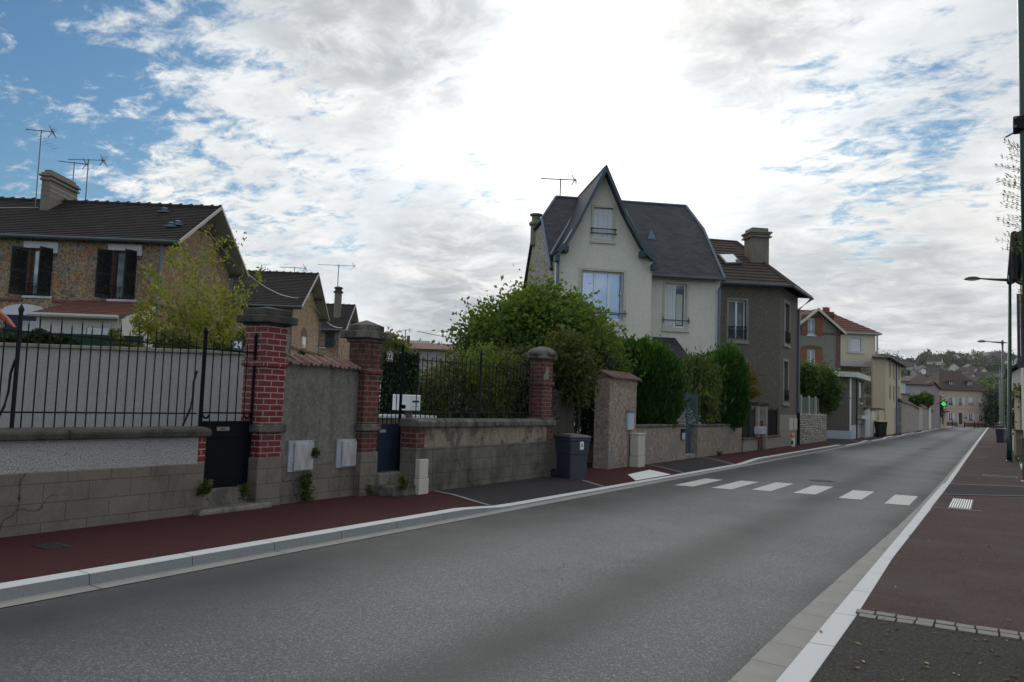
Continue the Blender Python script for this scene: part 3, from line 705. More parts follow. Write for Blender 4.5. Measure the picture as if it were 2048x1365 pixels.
def railing(name, X, Y0, Y1, zb, zr0, zr1, ztall, zshort, n, posts, label, group, ptop, base_r=.0085, brace=(), inset=0, mat='iron_black', skip=(), slope=0):
    t = thing(name, (X, (Y0+Y1)/2, zb), label, 'fence', group)
    fz = lambda y: slope*(y-Y0)
    for py in posts:
        g = MB(); z0 = zb; g.tube([(X, py, z0-.05), (X, py, ptop+fz(py))], .024, 6); g.lathe((X, py, ptop+fz(py)), [(.03, -.02), (.03, .01), (.012, .045), (.004, .06)], 8); g.build('post', mat, t)
    for z in (zr0, zr1):
        g = MB(); g.add([], []); 
        g.prism([(X-.018, Y0, z-.009+fz(Y0)), (X+.018, Y0, z-.009+fz(Y0)), (X+.018, Y0, z+.009+fz(Y0)), (X-.018, Y0, z+.009+fz(Y0))], (0, Y1-Y0, fz(Y1)-fz(Y0))); g.build('rail', mat, t)
    pr = None
    for i in range(n):
        y = Y0 + (Y1-Y0)*(i+.5)/n
        if any(abs(y-py) < .035 for py in posts): continue
        zt = ztall if i % 2 == 0 else zshort
        g = MB(); b = base_r; g.tube([(X, y, zb+.03), (X, y, zt-.06+fz(y))], b, 6); g.tube([(X, y, zt-.06+fz(y)), (X, y, zt+fz(y))], [b, .001], 6)
        g.build('picket', mat, t)
    for py, s_ in brace:
        g = MB(); P = [(X-.02, py-.01*s_, zb+.75), (X-.05, py-.03*s_, zb+.6), (X-.02, py-.05*s_, zb+.42), (X, py-.09*s_, zb+.26), (X, py-.17*s_, zb+.08), (X, py-.2*s_, zb)]
        g.tube(P, .014, 6); g.build('brace', mat, t)
    return t
railing('iron_railing', -8.78, 2.05, 6.70, 1.16, 1.36, 2.21, 2.415, 2.345, 40, (2.2, 4.46), 'black spiked iron railing standing on the low white-banded wall at the left', 'iron railings along the street', 2.44, brace=((4.46, 1), (6.70, 1)))
railing('iron_railing', -8.78, -2.9, 2.05, 1.16, 1.36, 2.21, 2.415, 2.345, 42, (-2.8, -.2), 'black spiked iron railing running out of the left edge', 'iron railings along the street', 2.44)
# gate 24
XG = -8.78
t = thing('garden_gate', (XG, 7.2, .42), 'black iron gate numbered 24 with sheet lower panel and spiked bars', 'gate', 'gates in the street walls')
for py in (6.77, 7.60):
    g = MB(); g.tube([(XG, py, .38), (XG, py, 2.42)], .026, 8); g.lathe((XG, py, 2.42), [(.032, -.02), (.034, .015), (.015, .05), (.004, .06)], 8); g.build('stile', 'gate_dark', t)
g = MB(); g.box(6.80, 7.575, -.012, .012, .40, 1.235, STREET(XG, 0)); g.build('sheet_panel', 'gate_dark', t)
g = MB(); FG = STREET(XG, 0)
for h0 in (.52, 1.05): g.box(6.86, 7.52, -.024, -.0115, h0, h0+.022, FG)
for a in (6.86, 7.5): g.box(a, a+.022, -.024, -.0115, .542, 1.05, FG)
g.box(6.80, 7.575, -.03, .03, 1.235, 1.262, FG); g.box(6.80, 7.575, -.02, .02, .385, .40, FG); g.build('moulding', 'gate_dark', t)
g = MB(); g.box(7.02, 7.22, -.022, -.0125, 1.135, 1.185, FG); lp = g.build('letter_plate', 'brass_plate', t)
g = MB(); g.box(7.08, 7.15, -.0265, -.0225, 1.152, 1.166, FG); g.build('slot', 'iron_black', lp)
for z in (1.37, 2.20):
    g = MB(); g.box(6.77, 7.60, -.018, .018, z-.01, z+.01, FG); g.build('rail', 'gate_dark', t)
for i in range(5):
    y = 6.77+.83*(i+1)/6; g = MB(); zt = 2.40 if i % 2 else 2.34; g.tube([(XG, y, 1.24), (XG, y, zt-.06)], .0085, 6); g.tube([(XG, y, zt-.06), (XG, y, zt)], [.0085, .001], 6); g.build('picket', 'gate_dark', t)
for py, s_ in ((6.80, 1), (7.57, -1)):
    g = MB(); g.tube([(XG, py+s_*(.05-.05*math.cos(a)) , 1.42-.06+.0+ .06*math.sin(a)*-1) for a in [k*.4 for k in range(8)]], .014, 6); g.build('scroll', 'gate_dark', t)
t = thing('house_number_sign', (XG+.03, 7.28, 2.3), 'small blue enamel number 24 plate fixed to the black gate', 'house number', 'house number plates')
g = MB(); g.box(7.19, 7.345, -.032, -.026, 2.215, 2.355, FG); g.build('plate', 'enamel_blue', t)
text_mesh('24', .125, FG, 7.267, 2.285, -.035, 'white_sign', t, bold=.003)
g = MB(); g.box(6.76, 7.66, -.02, .30, .1, .37, FG); t = tag(g.build('stone_step', 'concrete', bevel=.015), 'worn concrete threshold step under the black gate 24', 'step', 'steps at the gates')
g = MB(); g.box(6.62, 7.80, -.30, -.025, .02, .165, FG); t = tag(g.build('stone_step', 'concrete', bevel=.04, seg=3), 'low rounded stone kerb step on the pavement before the gate 24', 'step', 'steps at the gates')

# --- piers
def pier(X, Y0, Y1, D, ztop, cap, label, mats, base='cut_block', zbase=.77, band=(1.11, 1.22), zoff=0):
    """brick pier with stone band and stepped cap; X street face, Y0..Y1 width, D depth"""
    t = thing('gate_pier', (X-D/2, (Y0+Y1)/2, 0), label, 'gate pier', 'brick gate piers'); f = STREET(X, 0)
    g = MB(); g.box(Y0-.02, Y1+.02, -.02, D+.02, -.03, zbase, f); g.build('stone_base', base, t, bevel=.01)
    g = MB(); g.box(Y0, Y1, 0, D, zbase, band[0], f); g.box(Y0, Y1, 0, D, band[1], ztop, f); g.build('brick_shaft', mats, t, bevel=.004)
    g = MB(); g.box(Y0-.04, Y1+.045, -.05, D+.05, band[0], band[1], f); g.build('stone_band', 'coping_grey', t, bevel=.014)
    g = MB(); g.box(Y0-.025, Y1+.03, -.03, D+.03, 2.02, 2.10, f); g.build('brick_course', mats, t, bevel=.004)
    return t, f
t, f = pier(-8.6, 7.60, 8.00, .40, 2.60, 1, 'bright red painted brick pier with white joints and dark stepped stone cap', 'brick_painted')
g = MB(); g.box(7.56, 8.04, -.04, .44, 2.60, 2.625, f); g.box(7.50, 8.10, -.10, .50, 2.625, 2.735, f); g.box(7.56, 8.04, -.04, .44, 2.735, 2.82, f)
c = Vector((-8.8, 7.8, 2.875)); P = [f.w(a, d, 2.82) for a, d in ((7.56, -.04), (8.04, -.04), (8.04, .44), (7.56, .44))]; g.add(P+[c], [(0, 1, 4), (1, 2, 4), (2, 3, 4), (3, 0, 4)]); g.build('stone_cap', 'coping_dark', t, bevel=.015)
t, f = pier(-8.5, 9.56, 9.92, .36, 2.52, 1, 'weathered dull brick pier with dead ivy and pyramid cap, left of the blue gate', 'brick_old', zbase=.78)
g = MB(); g.box(9.52, 9.96, -.04, .40, 2.52, 2.575, f); g.box(9.44, 10.04, -.12, .48, 2.575, 2.70, f); g.box(9.53, 9.95, -.03, .39, 2.70, 2.79, f)
P = [f.w(a, d, 2.79) for a, d in ((9.53, -.03), (9.95, -.03), (9.95, .39), (9.53, .39))]; g.add(P+[Vector((-8.68, 9.74, 2.89))], [(0, 1, 4), (1, 2, 4), (2, 3, 4), (3, 0, 4)]); g.build('stone_cap', 'coping_grey', t, bevel=.015)
# dead ivy tendrils over its left face
g = MB(); rr = random.Random(4)
for i in range(34):
    p = Vector((-8.5-rr.uniform(.0, .36), 9.552, rr.uniform(1.9, 2.3))); pts = [p.copy()]; d = Vector((rr.uniform(-.6, .6), 0, 1))
    if rr.random() < .4: p.x = -8.494; p.y = rr.uniform(9.56, 9.8); pts = [p.copy()]; d = Vector((0, rr.uniform(-.6, .6), 1))
    for k in range(7):
        d = d + Vector((rr.uniform(-.5, .5) if d.x else 0, rr.uniform(-.5, .5) if d.y else 0, rr.uniform(-.3, .3))); p = p + d.normalized()*.07; p.z = min(p.z, 2.51); pts.append(p.copy())
    g.tube(pts, .0035, 3)
g.build('dead_ivy', 'twig', t)
t, f = pier(-8.12, 14.68, 15.10, .33, 2.58, 1, 'brick pier with domed lichened cap at the far end of the low stained wall', 'brick_old', 'cut_block_grey', .86, (1.18, 1.345))
g = MB(); g.box(14.61, 15.17, -.07, .40, 2.58, 2.67, f)
for k, (sx, h) in enumerate(((.29, 2.71), (.24, 2.76), (.18, 2.80), (.10, 2.83))):
    pass
g.lathe((-8.285, 14.89, 2.665), [(.33, 0), (.32, .06), (.26, .12), (.17, .16), (.07, .185), (.01, .19)], 16, sx=.98, sy=1.0, rot=.2); g.build('stone_cap', 'coping_grey', t, bevel=.012)
g = MB(); g.plate([(14.70, 2.12), (14.90, 2.18), (14.93, 2.36), (14.86, 2.40), (14.80, 2.45), (14.77, 2.31), (14.70, 2.24)], -.010, .0, f); g.build('plaster_patch', 'concrete', t)

# --- rendered panel with tiled coping and two meter boxes
fp = STREET(-8.63, 0)
t = thing('panel_wall', (-8.75, 8.8, 0), 'grey rendered wall panel between the two brick piers under a row of clay tiles', 'wall')
g = MB(); g.box(8.0, 9.56, 0, .22, .66, 2.09, fp); g.build('render', 'panel_render', t)
g = MB(); g.box(8.0, 9.56, -.012, .22, -.03, .66, fp); g.build('block_base', 'cut_block', t)
def pan_tiles(g, f, a0, a1, d0, d1, h0, h1, w=.21, over=.0):
    """row of interlocking tiles running down from back (h1) to street (h0)"""
    a = a0; nrm = Vector((0, 0, 1))
    while a < a1-.02:
        b = min(a+w, a1); lift = random.uniform(0, .008)
        prof = [(0, 0), (.10, .03), (.22, .034), (.32, .0), (.50, -.008), (.56, .014), (.66, .016), (.72, -.006), (.92, -.004), (1, .0)]
        V = []; 
        for dd, hh in ((d0, h0+lift), (d1, h1+lift)):
            for u, q in prof: V.append(f.w(a+u*(b-a+.02), dd, hh+q))
            for u, q in prof: V.append(f.w(a+u*(b-a+.02), dd+.004, hh+q-.018))
        n = len(prof); Fs = []
        for i in range(n-1): Fs += [(i, i+1, 2*n+i+1, 2*n+i), (n+i+1, n+i, 3*n+i, 3*n+i+1), (i, n+i, n+i+1, i+1), (2*n+i, 2*n+i+1, 3*n+i+1, 3*n+i)]
        g.add(V, Fs); a = b
g = MB(); pan_tiles(g, fp, 8.0, 9.56, -.09, .24, 2.085, 2.225, .2); g.build('coping_tiles', 'coping_tile', t)
g = MB(); g.prism([fp.w(8.0, d, h) for d, h in ((-.02, 2.085), (.22, 2.185), (.22, 2.085))], (0, 1.56, 0)); g.build('mortar_bed', 'concrete', t)
for y0, y1, z0, z1, lab in ((8.14, 8.62, .54, .985, 'white meter box door on the grey panel, nearer the bright red pier'), (9.12, 9.585-.04, .55, .985, 'white meter box door on the grey panel, nearer the dull brick pier')):
    t = thing('meter_box', (-8.6, (y0+y1)/2, z0), lab, 'meter box', 'meter boxes on the panel wall')
    g = MB(); g.box(y0, y1, -.035, .0, z0, z1, fp); g.build('frame', 'meter_frame', t, bevel=.004)
    g = MB(); g.box(y0+.095, y1-.012, -.062, -.035, z0+.02, z1-.035, fp); dr = g.build('door', 'meter_door', t, bevel=.005)
    g = MB(); g.lathe(fp.w(y0+.055, -.036, z0+.2), [(.01, 0), (.01, .006)], 8); g.build('lock', 'iron_black', t)

# --- steps and blue gate, number 22
f22 = STREET(-8.42, 0)
g = MB(); g.box(9.93, 10.62, -.02, .35, .02, .43, f22); tag(g.build('stone_step', 'concrete', bevel=.02), 'upper mossy step under the blue gate 22', 'step', 'steps at the gates')
g = MB(); g.box(9.86, 10.60, -.36, -.02, .02, .26, f22); tag(g.build('stone_step', 'coping_grey', bevel=.03, seg=2), 'lower rounded step on the pavement before the blue gate', 'step', 'steps at the gates')
fg = STREET(-8.62, 0)
t = thing('garden_gate', (-8.62, 10.3, .43), 'dark blue sheet gate numbered 22 with open barred top', 'gate', 'gates in the street walls')
g = MB(); g.box(9.96, 10.58, -.012, .012, .44, 1.19, fg); g.build('sheet_panel', 'gate_blue', t)
g = MB()
for a0, a1, h0, h1 in ((10.02, 10.42, .50, .52), (10.02, 10.42, 1.0, 1.015), (10.02, 10.035, .52, 1.0), (10.405, 10.42, .52, 1.0), (9.96, 10.58, 1.19, 1.215)): g.box(a0, a1, -.022, -.0115, h0, h1, fg)
g.build('moulding', 'gate_blue', t)
g = MB(); g.box(10.10, 10.25, -.018, -.0122, 1.075, 1.12, fg); g.build('label_strip', 'mint_label', t)
for y, zt in ((9.95, 2.37), (10.62, 2.50)):
    g = MB(); g.tube([(-8.62, y, .42), (-8.62, y, zt)], .026, 8); g.lathe((-8.62, y, zt), [(.03, 0), (.033, .02), (.01, .06)], 8); g.build('stile', 'gate_dark', t)
for z in (1.38, 2.2):
    g = MB(); g.box(9.95, 10.62, -.016, .016, z, z+.018, fg); g.build('rail', 'gate_dark', t)
for i in range(5):
    y = 9.95+.67*(i+1)/6; zt = 2.40 if i % 2 else 2.32; g = MB(); g.tube([(-8.62, y, 1.2), (-8.62, y, zt-.05)], .008, 6); g.tube([(-8.62, y, zt-.05), (-8.62, y, zt)], [.008, .001], 6); g.build('picket', 'gate_dark', t)
t = thing('house_number_sign', (-8.58, 10.12, 2.3), 'small black number 22 plate fixed to the top of the blue gate', 'house number', 'house number plates')
a_, h_ = fg.at(777, 714)
g = MB(); g.box(a_-.08, a_+.08, -.03, -.024, h_-.077, h_+.081, fg); g.build('plate', 'enamel_black', t)
g = MB()
for p in ((a_-.076, a_+.076, h_+.073, h_+.077), (a_-.076, a_+.076, h_-.073, h_-.069), (a_-.076, a_-.072, h_-.069, h_+.073), (a_+.072, a_+.076, h_-.069, h_+.073)): g.box(p[0], p[1], -.0325, -.029, p[2], p[3], fg)
g.build('border', 'white_sign', t)
text_mesh('22', .145, fg, a_, h_+.002, -.034, 'white_sign', t, bold=.0, sx=.92)

# --- low stained wall of 22 and its railing
f2 = STREET(-8.10, 0)
t = thing('garden_wall', (-8.25, 12.5, 0), 'low stained wall of grey blocks with peeling plaster band, between the blue gate and the domed pier', 'garden wall', 'boundary walls along the pavement')
g = MB(); g.box(10.44, 15.14, 0, .34, -.03, .845, f2); g.build('block_base', 'cut_block_grey', t, bevel=.012)
g = MB(); g.box(10.66, 14.90, .018, .32, .845, 1.175, f2); g.build('plaster_band', 'old_plaster', t)
g = MB(); g.box(10.44, 10.66, .006, .33, .845, 1.175, f2); g.build('brick_end', 'brick_old', t, bevel=.004)
g = MB(); g.box(14.90, 15.12, .006, .33, .845, 1.175, f2); g.build('brick_end', 'brick_old', t, bevel=.004)
g = MB(); y = 10.40
for y1 in (11.15, 12.1, 12.75, 13.6, 14.5, 15.18):
    g.prism([f2.w(y+.004, d, h) for d, h in ((-.06, 1.175), (-.065, 1.27), (.0, 1.315), (.34, 1.315), (.38, 1.175))], (0, y1-y-.008, 0)); y = y1
g.build('coping', 'coping_grey', t, bevel=.02, seg=2)
railing('iron_railing', -8.26, 10.52, 14.55, 1.30, 1.42, 2.30, 2.46, 2.38, 31, (12.50,), 'rusty black iron railing on the stained wall in front of overgrown shrubs', 'iron railings along the street', 2.52, slope=.006)
t = thing('cable_box', (-8.03, 10.55, .1), 'slim beige utility box standing against the stained wall', 'utility box')
g = MB(); g.box(10.41, 10.67, -.11, -.001, .09, .35, f2); g.build('base', 'pvc_beige', t, bevel=.008)
g = MB(); g.box(10.425, 10.655, -.10, -.001, .355, .66, f2); g.build('door', 'pvc_beige', t, bevel=.008)
# green mesh panel with canes and the gap behind the bin
fc = STREET(-8.55, 0)
t = thing('mesh_fence', (-8.55, 16, .1), 'green wire mesh panel backed with brown canes behind the dark wheelie bin', 'fence')
for y in (15.2, 17.2):
    g = MB(); g.tube([(-8.5, y, .05), (-8.5, y, 2.0)], .022, 6); g.build('post', 'shutter_green', t)
g = MB(); y = 15.22
while y < 17.15: g.box(y, y+.014, .05+random.random()*.012, .075, .1, 1.92+random.random()*.06, fc); y += .0165
g.build('cane_screen', 'cane', t)
g = MB()
for i in range(9): g.tube([(-8.52, 15.2, .15+.22*i), (-8.52, 17.2, .15+.22*i)], .003, 4)
for i in range(38): g.tube([(-8.52, 15.22+.052*i, .12), (-8.52, 15.22+.052*i, 1.95)], .002, 3)
g.build('wire_mesh', 'shutter_green', t)
# wheelie bin
def wheelie(name, loc, rz, label, body, lid, sticker=True, s=1.0, group='wheelie bins on the pavements', gap=False):
    t = thing(name, (0, 0, 0), label, 'wheelie bin', group)
    g = MB(); w0, w1, d0, d1 = .20, .27, .22, .31; prof = [(0, 1.0, .0), (.05, 1.0, 0), (.52, 1.06, 0), (.53, 1.10, 0), (.78, 1.16, 0), (.82, 1.22, 0), (.86, 1.22, 0)]
    V = []
    for z, k, o_ in prof:
        w = .215*k; d = .25*k+.01; r = .045
        for cx_, cy_ in ((1, -1), (1, 1), (-1, 1), (-1, -1)):
            for a in ((-80, -45, -10) if (cx_, cy_) == (1, -1) else (10, 45, 80) if (cx_, cy_) == (1, 1) else (100, 135, 170) if (cx_, cy_) == (-1, 1) else (190, 225, 260)):
                V.append((cx_*(w-r)+r*math.cos(math.radians(a)), cy_*(d-r)+r*math.sin(math.radians(a)), z))
    n = 12; Fs = [(i*n+k, i*n+(k+1) % n, (i+1)*n+(k+1) % n, (i+1)*n+k) for i in range(len(prof)-1) for k in range(n)] + [tuple(range(n-1, -1, -1)), tuple(range((len(prof)-1)*n, len(prof)*n))]
    g.add(V, Fs); b = g.build('body', body, t, bevel=.006)
    g = MB(); g.add([(x, y, z) for z, kx, ky, oy in ((.862, .275, .325, 0), (.885, .28, .33, 0), (.925, .22, .27, .01), (.935, .16, .2, .02)) for x, y in ((-kx, -ky+oy), (kx, -ky+oy), (kx, ky+oy), (-kx, ky+oy))], [(3, 2, 1, 0)] + [(i*4+k, i*4+(k+1) % 4, i*4+4+(k+1) % 4, i*4+4+k) for i in range(3) for k in range(4)] + [(12, 13, 14, 15)])
    ld = g.build('lid', lid, t, bevel=.012)
    if sticker:
        g = MB(); g.box(-.12, .10, -.21, -.19, .932, .94); g.box(-.13, .12, -.16, .17, .930, .939); g.build('lid_label', 'lid_label', ld)
    g = MB(); g.tube([(-.23, .36, .86), (.23, .36, .86)], .014, 6); g.box(-.24, -.20, .28, .37, .84, .88); g.box(.20, .24, .28, .37, .84, .88); g.build('handle', body, t)
    for x in (-.26, .26):
        g = MB(); g.tube([(x-.022, .25, .10), (x+.022, .25, .10)], .10, 16); wh = g.build('wheel', 'rubber', t)
        g = MB(); g.tube([(x-.026, .25, .10), (x+.026, .25, .10)], .04, 10); g.build('hub', body, wh)
    if sticker:
        g = MB(); g.box(-.235+.0, -.10, -.289, -.283, .60, .80); 
        fs = Frame((0, 0, 0), (1, 0, 0), (0, 1, 0)); sg = MB(); sg.box(-.01, .08, -.305, -.2965, .63, .80, fs); st = sg.build('sticker', 'white_sign', t)
        text_mesh('S', .085, fs, .035, .715, -.307, 'enamel_black', st, 'sticker_text', .001, .003)
    t.scale = (s, s, s); t.location = loc; t.rotation_euler = (0, 0, rz); return t
t = wheelie('wheelie_bin', (-7.6, 15.08, .085), math.radians(62), 'dark grey wheelie bin with white sticker at the end of the stained wall', 'bin_plastic', 'bin_lid', s=1.0)
wheelie('wheelie_bin', (-6.95, 62.3, .07), math.radians(30), 'black wheelie bin with a yellow lid near the kerb farther down', 'bin_black', 'lid_yellow', False, s=1.25)
wheelie('wheelie_bin', (-6.75, 122, .08), math.radians(30), 'green wheelie bin far down the left pavement by the stone wall', 'bin_green', 'bin_green', False, s=1.5)
wheelie('wheelie_bin', (.36, 63.5, .05), math.radians(-20), 'dark grey wheelie bin on the right pavement behind the lamp posts', 'bin_plastic', 'bin_plastic', False, s=1.05)
wheelie('wheelie_bin', (.38, 71.5, .05), math.radians(-10), 'second dark bin on the right pavement, half hidden by the nearer one', 'bin_plastic', 'bin_plastic', False, s=1.2)

# --- tall pink rendered pier with little tiled roof, utility cabinet, low pink walls
f3 = STREET(-8.05, 0)
t = thing('wall_pillar', (-8.3, 18.7, 0), 'tall rough pinkish rendered wall end with a small tiled roof', 'wall', 'boundary walls along the pavement')
g = MB(); g.box(17.95, 19.66, 0, .42, -.03, 2.33, f3); g.build('render', 'pink_render', t, bevel=.02)
g = MB(); pan_tiles(g, f3, 17.88, 19.74, -.10, .26, 2.33, 2.50, .13); pan_tiles(g, Frame(f3.w(0, .50, 0), (0, 1, 0), (1, 0, 0)), 17.88, 19.74, -.02, .25, 2.33, 2.48, .13); g.build('roof_tiles', 'coping_tile', t)
g = MB(); g.prism([f3.w(17.93, d, h) for d, h in ((.0, 2.33), (.23, 2.45), (.42, 2.33))], (0, 1.75, 0)); g.build('mortar_bed', 'concrete', t)
t = thing('meter_box', (-8.0, 19.3, 1.0), 'pale blue-grey meter box high on the pinkish pillar above a cement channel', 'meter box')
a0, h0 = f3.at(1251, 860); a1, h1 = f3.at(1264, 825)
g = MB(); g.box(a0, a1, -.07, -.0, h0, h1, f3); g.build('door', 'pvc_blue', t, bevel=.008)
g = MB(); g.box(a0+.16, a1-.16, -.008, 0, .1, h0-.01, f3); g.build('cement_channel', 'concrete', t)
g = MB(); g.box(a0-.02, a1+.02, -.09, 0, h1, h1+.04, f3); g.build('hood', 'concrete', t)
t = thing('utility_cabinet', (-7.75, 19.6, .1), 'beige plastic utility cabinet on the pavement against the pinkish wall', 'utility cabinet')
g = MB(); g.box(19.2, 19.66, -.27, -.02, .09, .37, f3); g.build('plinth', 'pvc_beige', t, bevel=.008)
g = MB(); g.box(19.21, 19.65, -.26, -.03, .38, .92, f3); g.build('body', 'pvc_beige', t, bevel=.008)
g = MB(); g.box(19.19, 19.67, -.28, -.01, .92, .96, f3); g.build('top', 'pvc_beige', t, bevel=.01)
g = MB(); g.box(19.425, 19.433, -.2635, -.2595, .39, .91, f3); g.build('door_seam', 'door_grey', t)
def low_wall(y0, y1, zt, lab, f=f3, mat='pink_render', D=.3, cop='coping_grey', cw=.04, ch=.07):
    t = thing('garden_wall', (f.O.x-.1, (y0+y1)/2, 0), lab, 'garden wall', 'boundary walls along the pavement')
    g = MB(); g.box(y0, y1, 0, D, -.03, zt-ch, f); g.build('render', mat, t, bevel=.01)
    g = MB(); g.box(y0-.02, y1+.02, -cw, D+cw, zt-ch, zt, f); g.build('coping', cop, t, bevel=.015); return t
low_wall(19.66, 23.6, 1.16, 'low rough pinkish wall behind the beige cabinet, with a cypress hedge over it')
low_wall(24.75, 29.0, 1.14, 'low pale rough wall right of the pale blue gate')
g = MB(); g.plate([(29.0, -.02), (29.9, -.02), (29.9, 3.0), (29.65, 3.0), (29.2, 1.4), (29.0, 1.14)], .0, .3, f3); tag(g.build('garden_wall', 'pink_render', bevel=.01), 'curved rough wall sweeping up between the cypress hedge and the grey house', 'garden wall', 'boundary walls along the pavement')
t = thing('letter_box', (-8.0, 23.4, .8), 'small framed letter slot set in the pinkish wall beside the blue gate', 'letter box')
g = MB(); g.box(23.15, 23.50, -.03, 0, .68, 1.02, f3); g.build('frame', 'iron_black', t)
g = MB(); g.box(23.19, 23.46, -.036, -.03, .70, .90, f3); g.build('plate', 'pvc_blue', t)
g = MB(); g.box(23.6, 24.75, .05, .5, .02, .22, f3); tag(g.build('stone_step', 'coping_light', bevel=.02), 'pale threshold stone under the pale blue gate', 'step', 'steps at the gates')
t = thing('garden_gate', (-8.3, 24.1, .2), 'pale blue barred gate between the two cypress hedges', 'gate', 'gates in the street walls'); fgb = STREET(-8.3, 0)
g = MB(); g.box(24.42, 25.38, -.012, .012, .24, 1.15, fgb); g.build('sheet_panel', 'gate_blue_pale', t)
for y in (24.4, 25.4):
    g = MB(); g.tube([(-8.3, y, .2), (-8.3, y, 2.15)], .03, 6); g.build('stile', 'gate_blue_pale', t)
for z in (1.3, 2.0):
    g = MB(); g.box(24.4, 25.4, -.015, .015, z, z+.02, fgb); g.build('rail', 'gate_blue_pale', t)
for i in range(10):
    g = MB(); g.tube([(-8.3, 24.48+.092*i, 1.15), (-8.3, 24.48+.092*i, 2.12)], .008, 4); g.build('picket', 'gate_blue_pale', t)
railing('iron_railing', -8.2, 22.8, 24.3, 1.14, 1.22, 2.0, 2.15, 2.15, 15, (), 'pale blue railing beside the blue gate, half hidden in the hedge', 'iron railings along the street', 2.1, mat='gate_blue_pale')
railing('iron_railing', -8.2, 25.5, 27.8, 1.14, 1.22, 2.0, 2.1, 2.1, 22, (), 'dark railing right of the blue gate under the bamboo shrub', 'iron railings along the street', 2.1, mat='gate_dark')

# --- front of the grey house: low walls, two little piers, mesh fences
f4 = STREET(-8.0, 0)
low_wall(29.95, 32.3, .60, 'low beige wall under dark netting left of the small red gate', f4, 'grey_base', .25, cop='coping_grey')
low_wall(33.6, 35.85, .62, 'low beige wall under dark netting right of the small red gate', f4, 'grey_base', .25, cop='coping_grey')
for y0, y1, lab in ((32.05, 32.35, 'small square rendered gate pier with white letter box, left of the red gate'), (33.35, 33.62, 'small square rendered gate pier, right of the red gate')):
    t = thing('gate_pier', (-8.15, (y0+y1)/2, 0), lab, 'gate pier', 'small piers of the red gate')
    g = MB(); g.box(y0, y1, 0, .30, .0, 1.84, f4); g.build('shaft', 'grey_base', t, bevel=.01)
    g = MB(); g.box(y0-.05, y1+.05, -.05, .35, 1.84, 1.98, f4); g.build('cap', 'coping_dark', t, bevel=.02)
t = thing('garden_gate', (-8.15, 32.8, .1), 'narrow dull red gate between two small rendered piers', 'gate', 'gates in the street walls')
g = MB(); g.box(32.38, 33.32, .13, .16, .12, 1.2, f4); g.build('sheet_panel', 'door_red', t)
g = MB(); g.box(32.38, 33.32, .12, .17, 1.2, 1.24, f4); g.box(32.38, 33.32, .12, .17, 1.6, 1.64, f4); g.build('rail', 'door_dark', t)
for y0, y1, lab in ((29.95, 32.05, 'dark netting fence left of the small red gate'), (33.62, 35.85, 'dark netting fence right of the small red gate, yellow shrub showing through')):
    t = thing('mesh_fence', (-8.12, (y0+y1)/2, .6), lab, 'fence', 'netting fences before the grey house')
    for k in range(3):
        y = y0 + .04 + (y1-y0-.08)*k/2; g = MB(); g.tube([(-8.12, y, .58), (-8.12, y, 1.78)], .018, 6); g.build('post', 'iron_black', t)
    g = MB(); n = int((y1-y0)/.06)
    for k in range(n): g.tube([(-8.12, y0+.06*k, .6), (-8.12, y0+.06*k, 1.7)], .006, 3)
    for k in range(14): g.tube([(-8.12, y0, .62+.08*k), (-8.12, y1, .62+.08*k)], .006, 3)
    g.build('netting', 'iron_black', t)
t = thing('letter_box', (-7.9, 32.1, .85), 'pale grey letter box hung on the netting by the small pier', 'letter box')
g = MB(); g.box(31.45, 32.2, -.28, -.01, .74, 1.02, f4); g.build('case', 'pvc_blue', t, bevel=.01)
g = MB(); g.box(31.7, 32.0, -.285, -.28, .92, .95, f4); g.build('slot', 'iron_black', t)
t = thing('marker_post', (-7.75, 37.2, .1), 'white gas marker post with orange top in front of the grey house', 'marker post')
g = MB(); g.tube([(-7.75, 37.2, .09), (-7.75, 37.2, .50)], .09, 10); g.build('post', 'white_sign', t)
g = MB(); g.lathe((-7.75, 37.2, .50), [(.092, 0), (.092, .1), (.06, .17), (.01, .2)], 10); g.build('cap', 'marker_orange', t, True)
g = MB(); g.box(-7.79, -7.71, 37.10, 37.112, .2, .36); g.build('label', 'enamel_blue', t)
for y0, lab in ((37.65, 'left of two white meter doors on the base of the grey house'), (38.65, 'right of two white meter doors on the base of the grey house')):
    t = thing('meter_box', (-8.0, y0+.3, .9), lab, 'meter box', 'meter doors on the grey house')
    g = MB(); g.box(y0, y0+.8, -.05, .0, .78, 1.34, STREET(-8.05, 0)); g.build('door', 'pvc_blue', t, bevel=.01)
    g = MB(); g.box(y0+.06, y0+.74, -.056, -.05, .83, 1.29, STREET(-8.05, 0)); g.build('panel', 'pvc_beige', t)
# gabion-like stone wall with corrugated fence
t = thing('garden_wall', (-8.2, 43.5, 0), 'wall of pale rough stones right of the grey house', 'garden wall', 'boundary walls along the pavement')
f5 = STREET(-8.05, 0)
g = MB(); n = 26
g.box(39.75, 47.3, .03, .5, -.02, 1.58, f5); g.build('core', 'rubble_white', t)
g = MB(); rr = random.Random(3)
for r in range(13):
    a = 39.7+rr.uniform(0, .2)
    while a < 47.3:
        L = rr.uniform(.16, .38); p = rr.uniform(.0, .04); g.box(a+.01, min(a+L, 47.4)-.01, -p, .06, .04+.118*r, .04+.118*r+.105+rr.uniform(-.012, .008), f5); a += L
g.build('stones', 'rubble_white', t, bevel=.02)
g = MB(); rr = random.Random(5)
fe = Frame((-8.05, 47.35, 0), (-1, 0, 0), (0, 1, 0))
for r in range(13):
    a = 0
    while a < .5:
        L = rr.uniform(.15, .3); g.box(a, min(a+L, .5)-.02, -rr.uniform(0, .04), .05, .04+.118*r, .145+.118*r, fe); a += L
g.build('stone_end', 'rubble_white', t, bevel=.02)
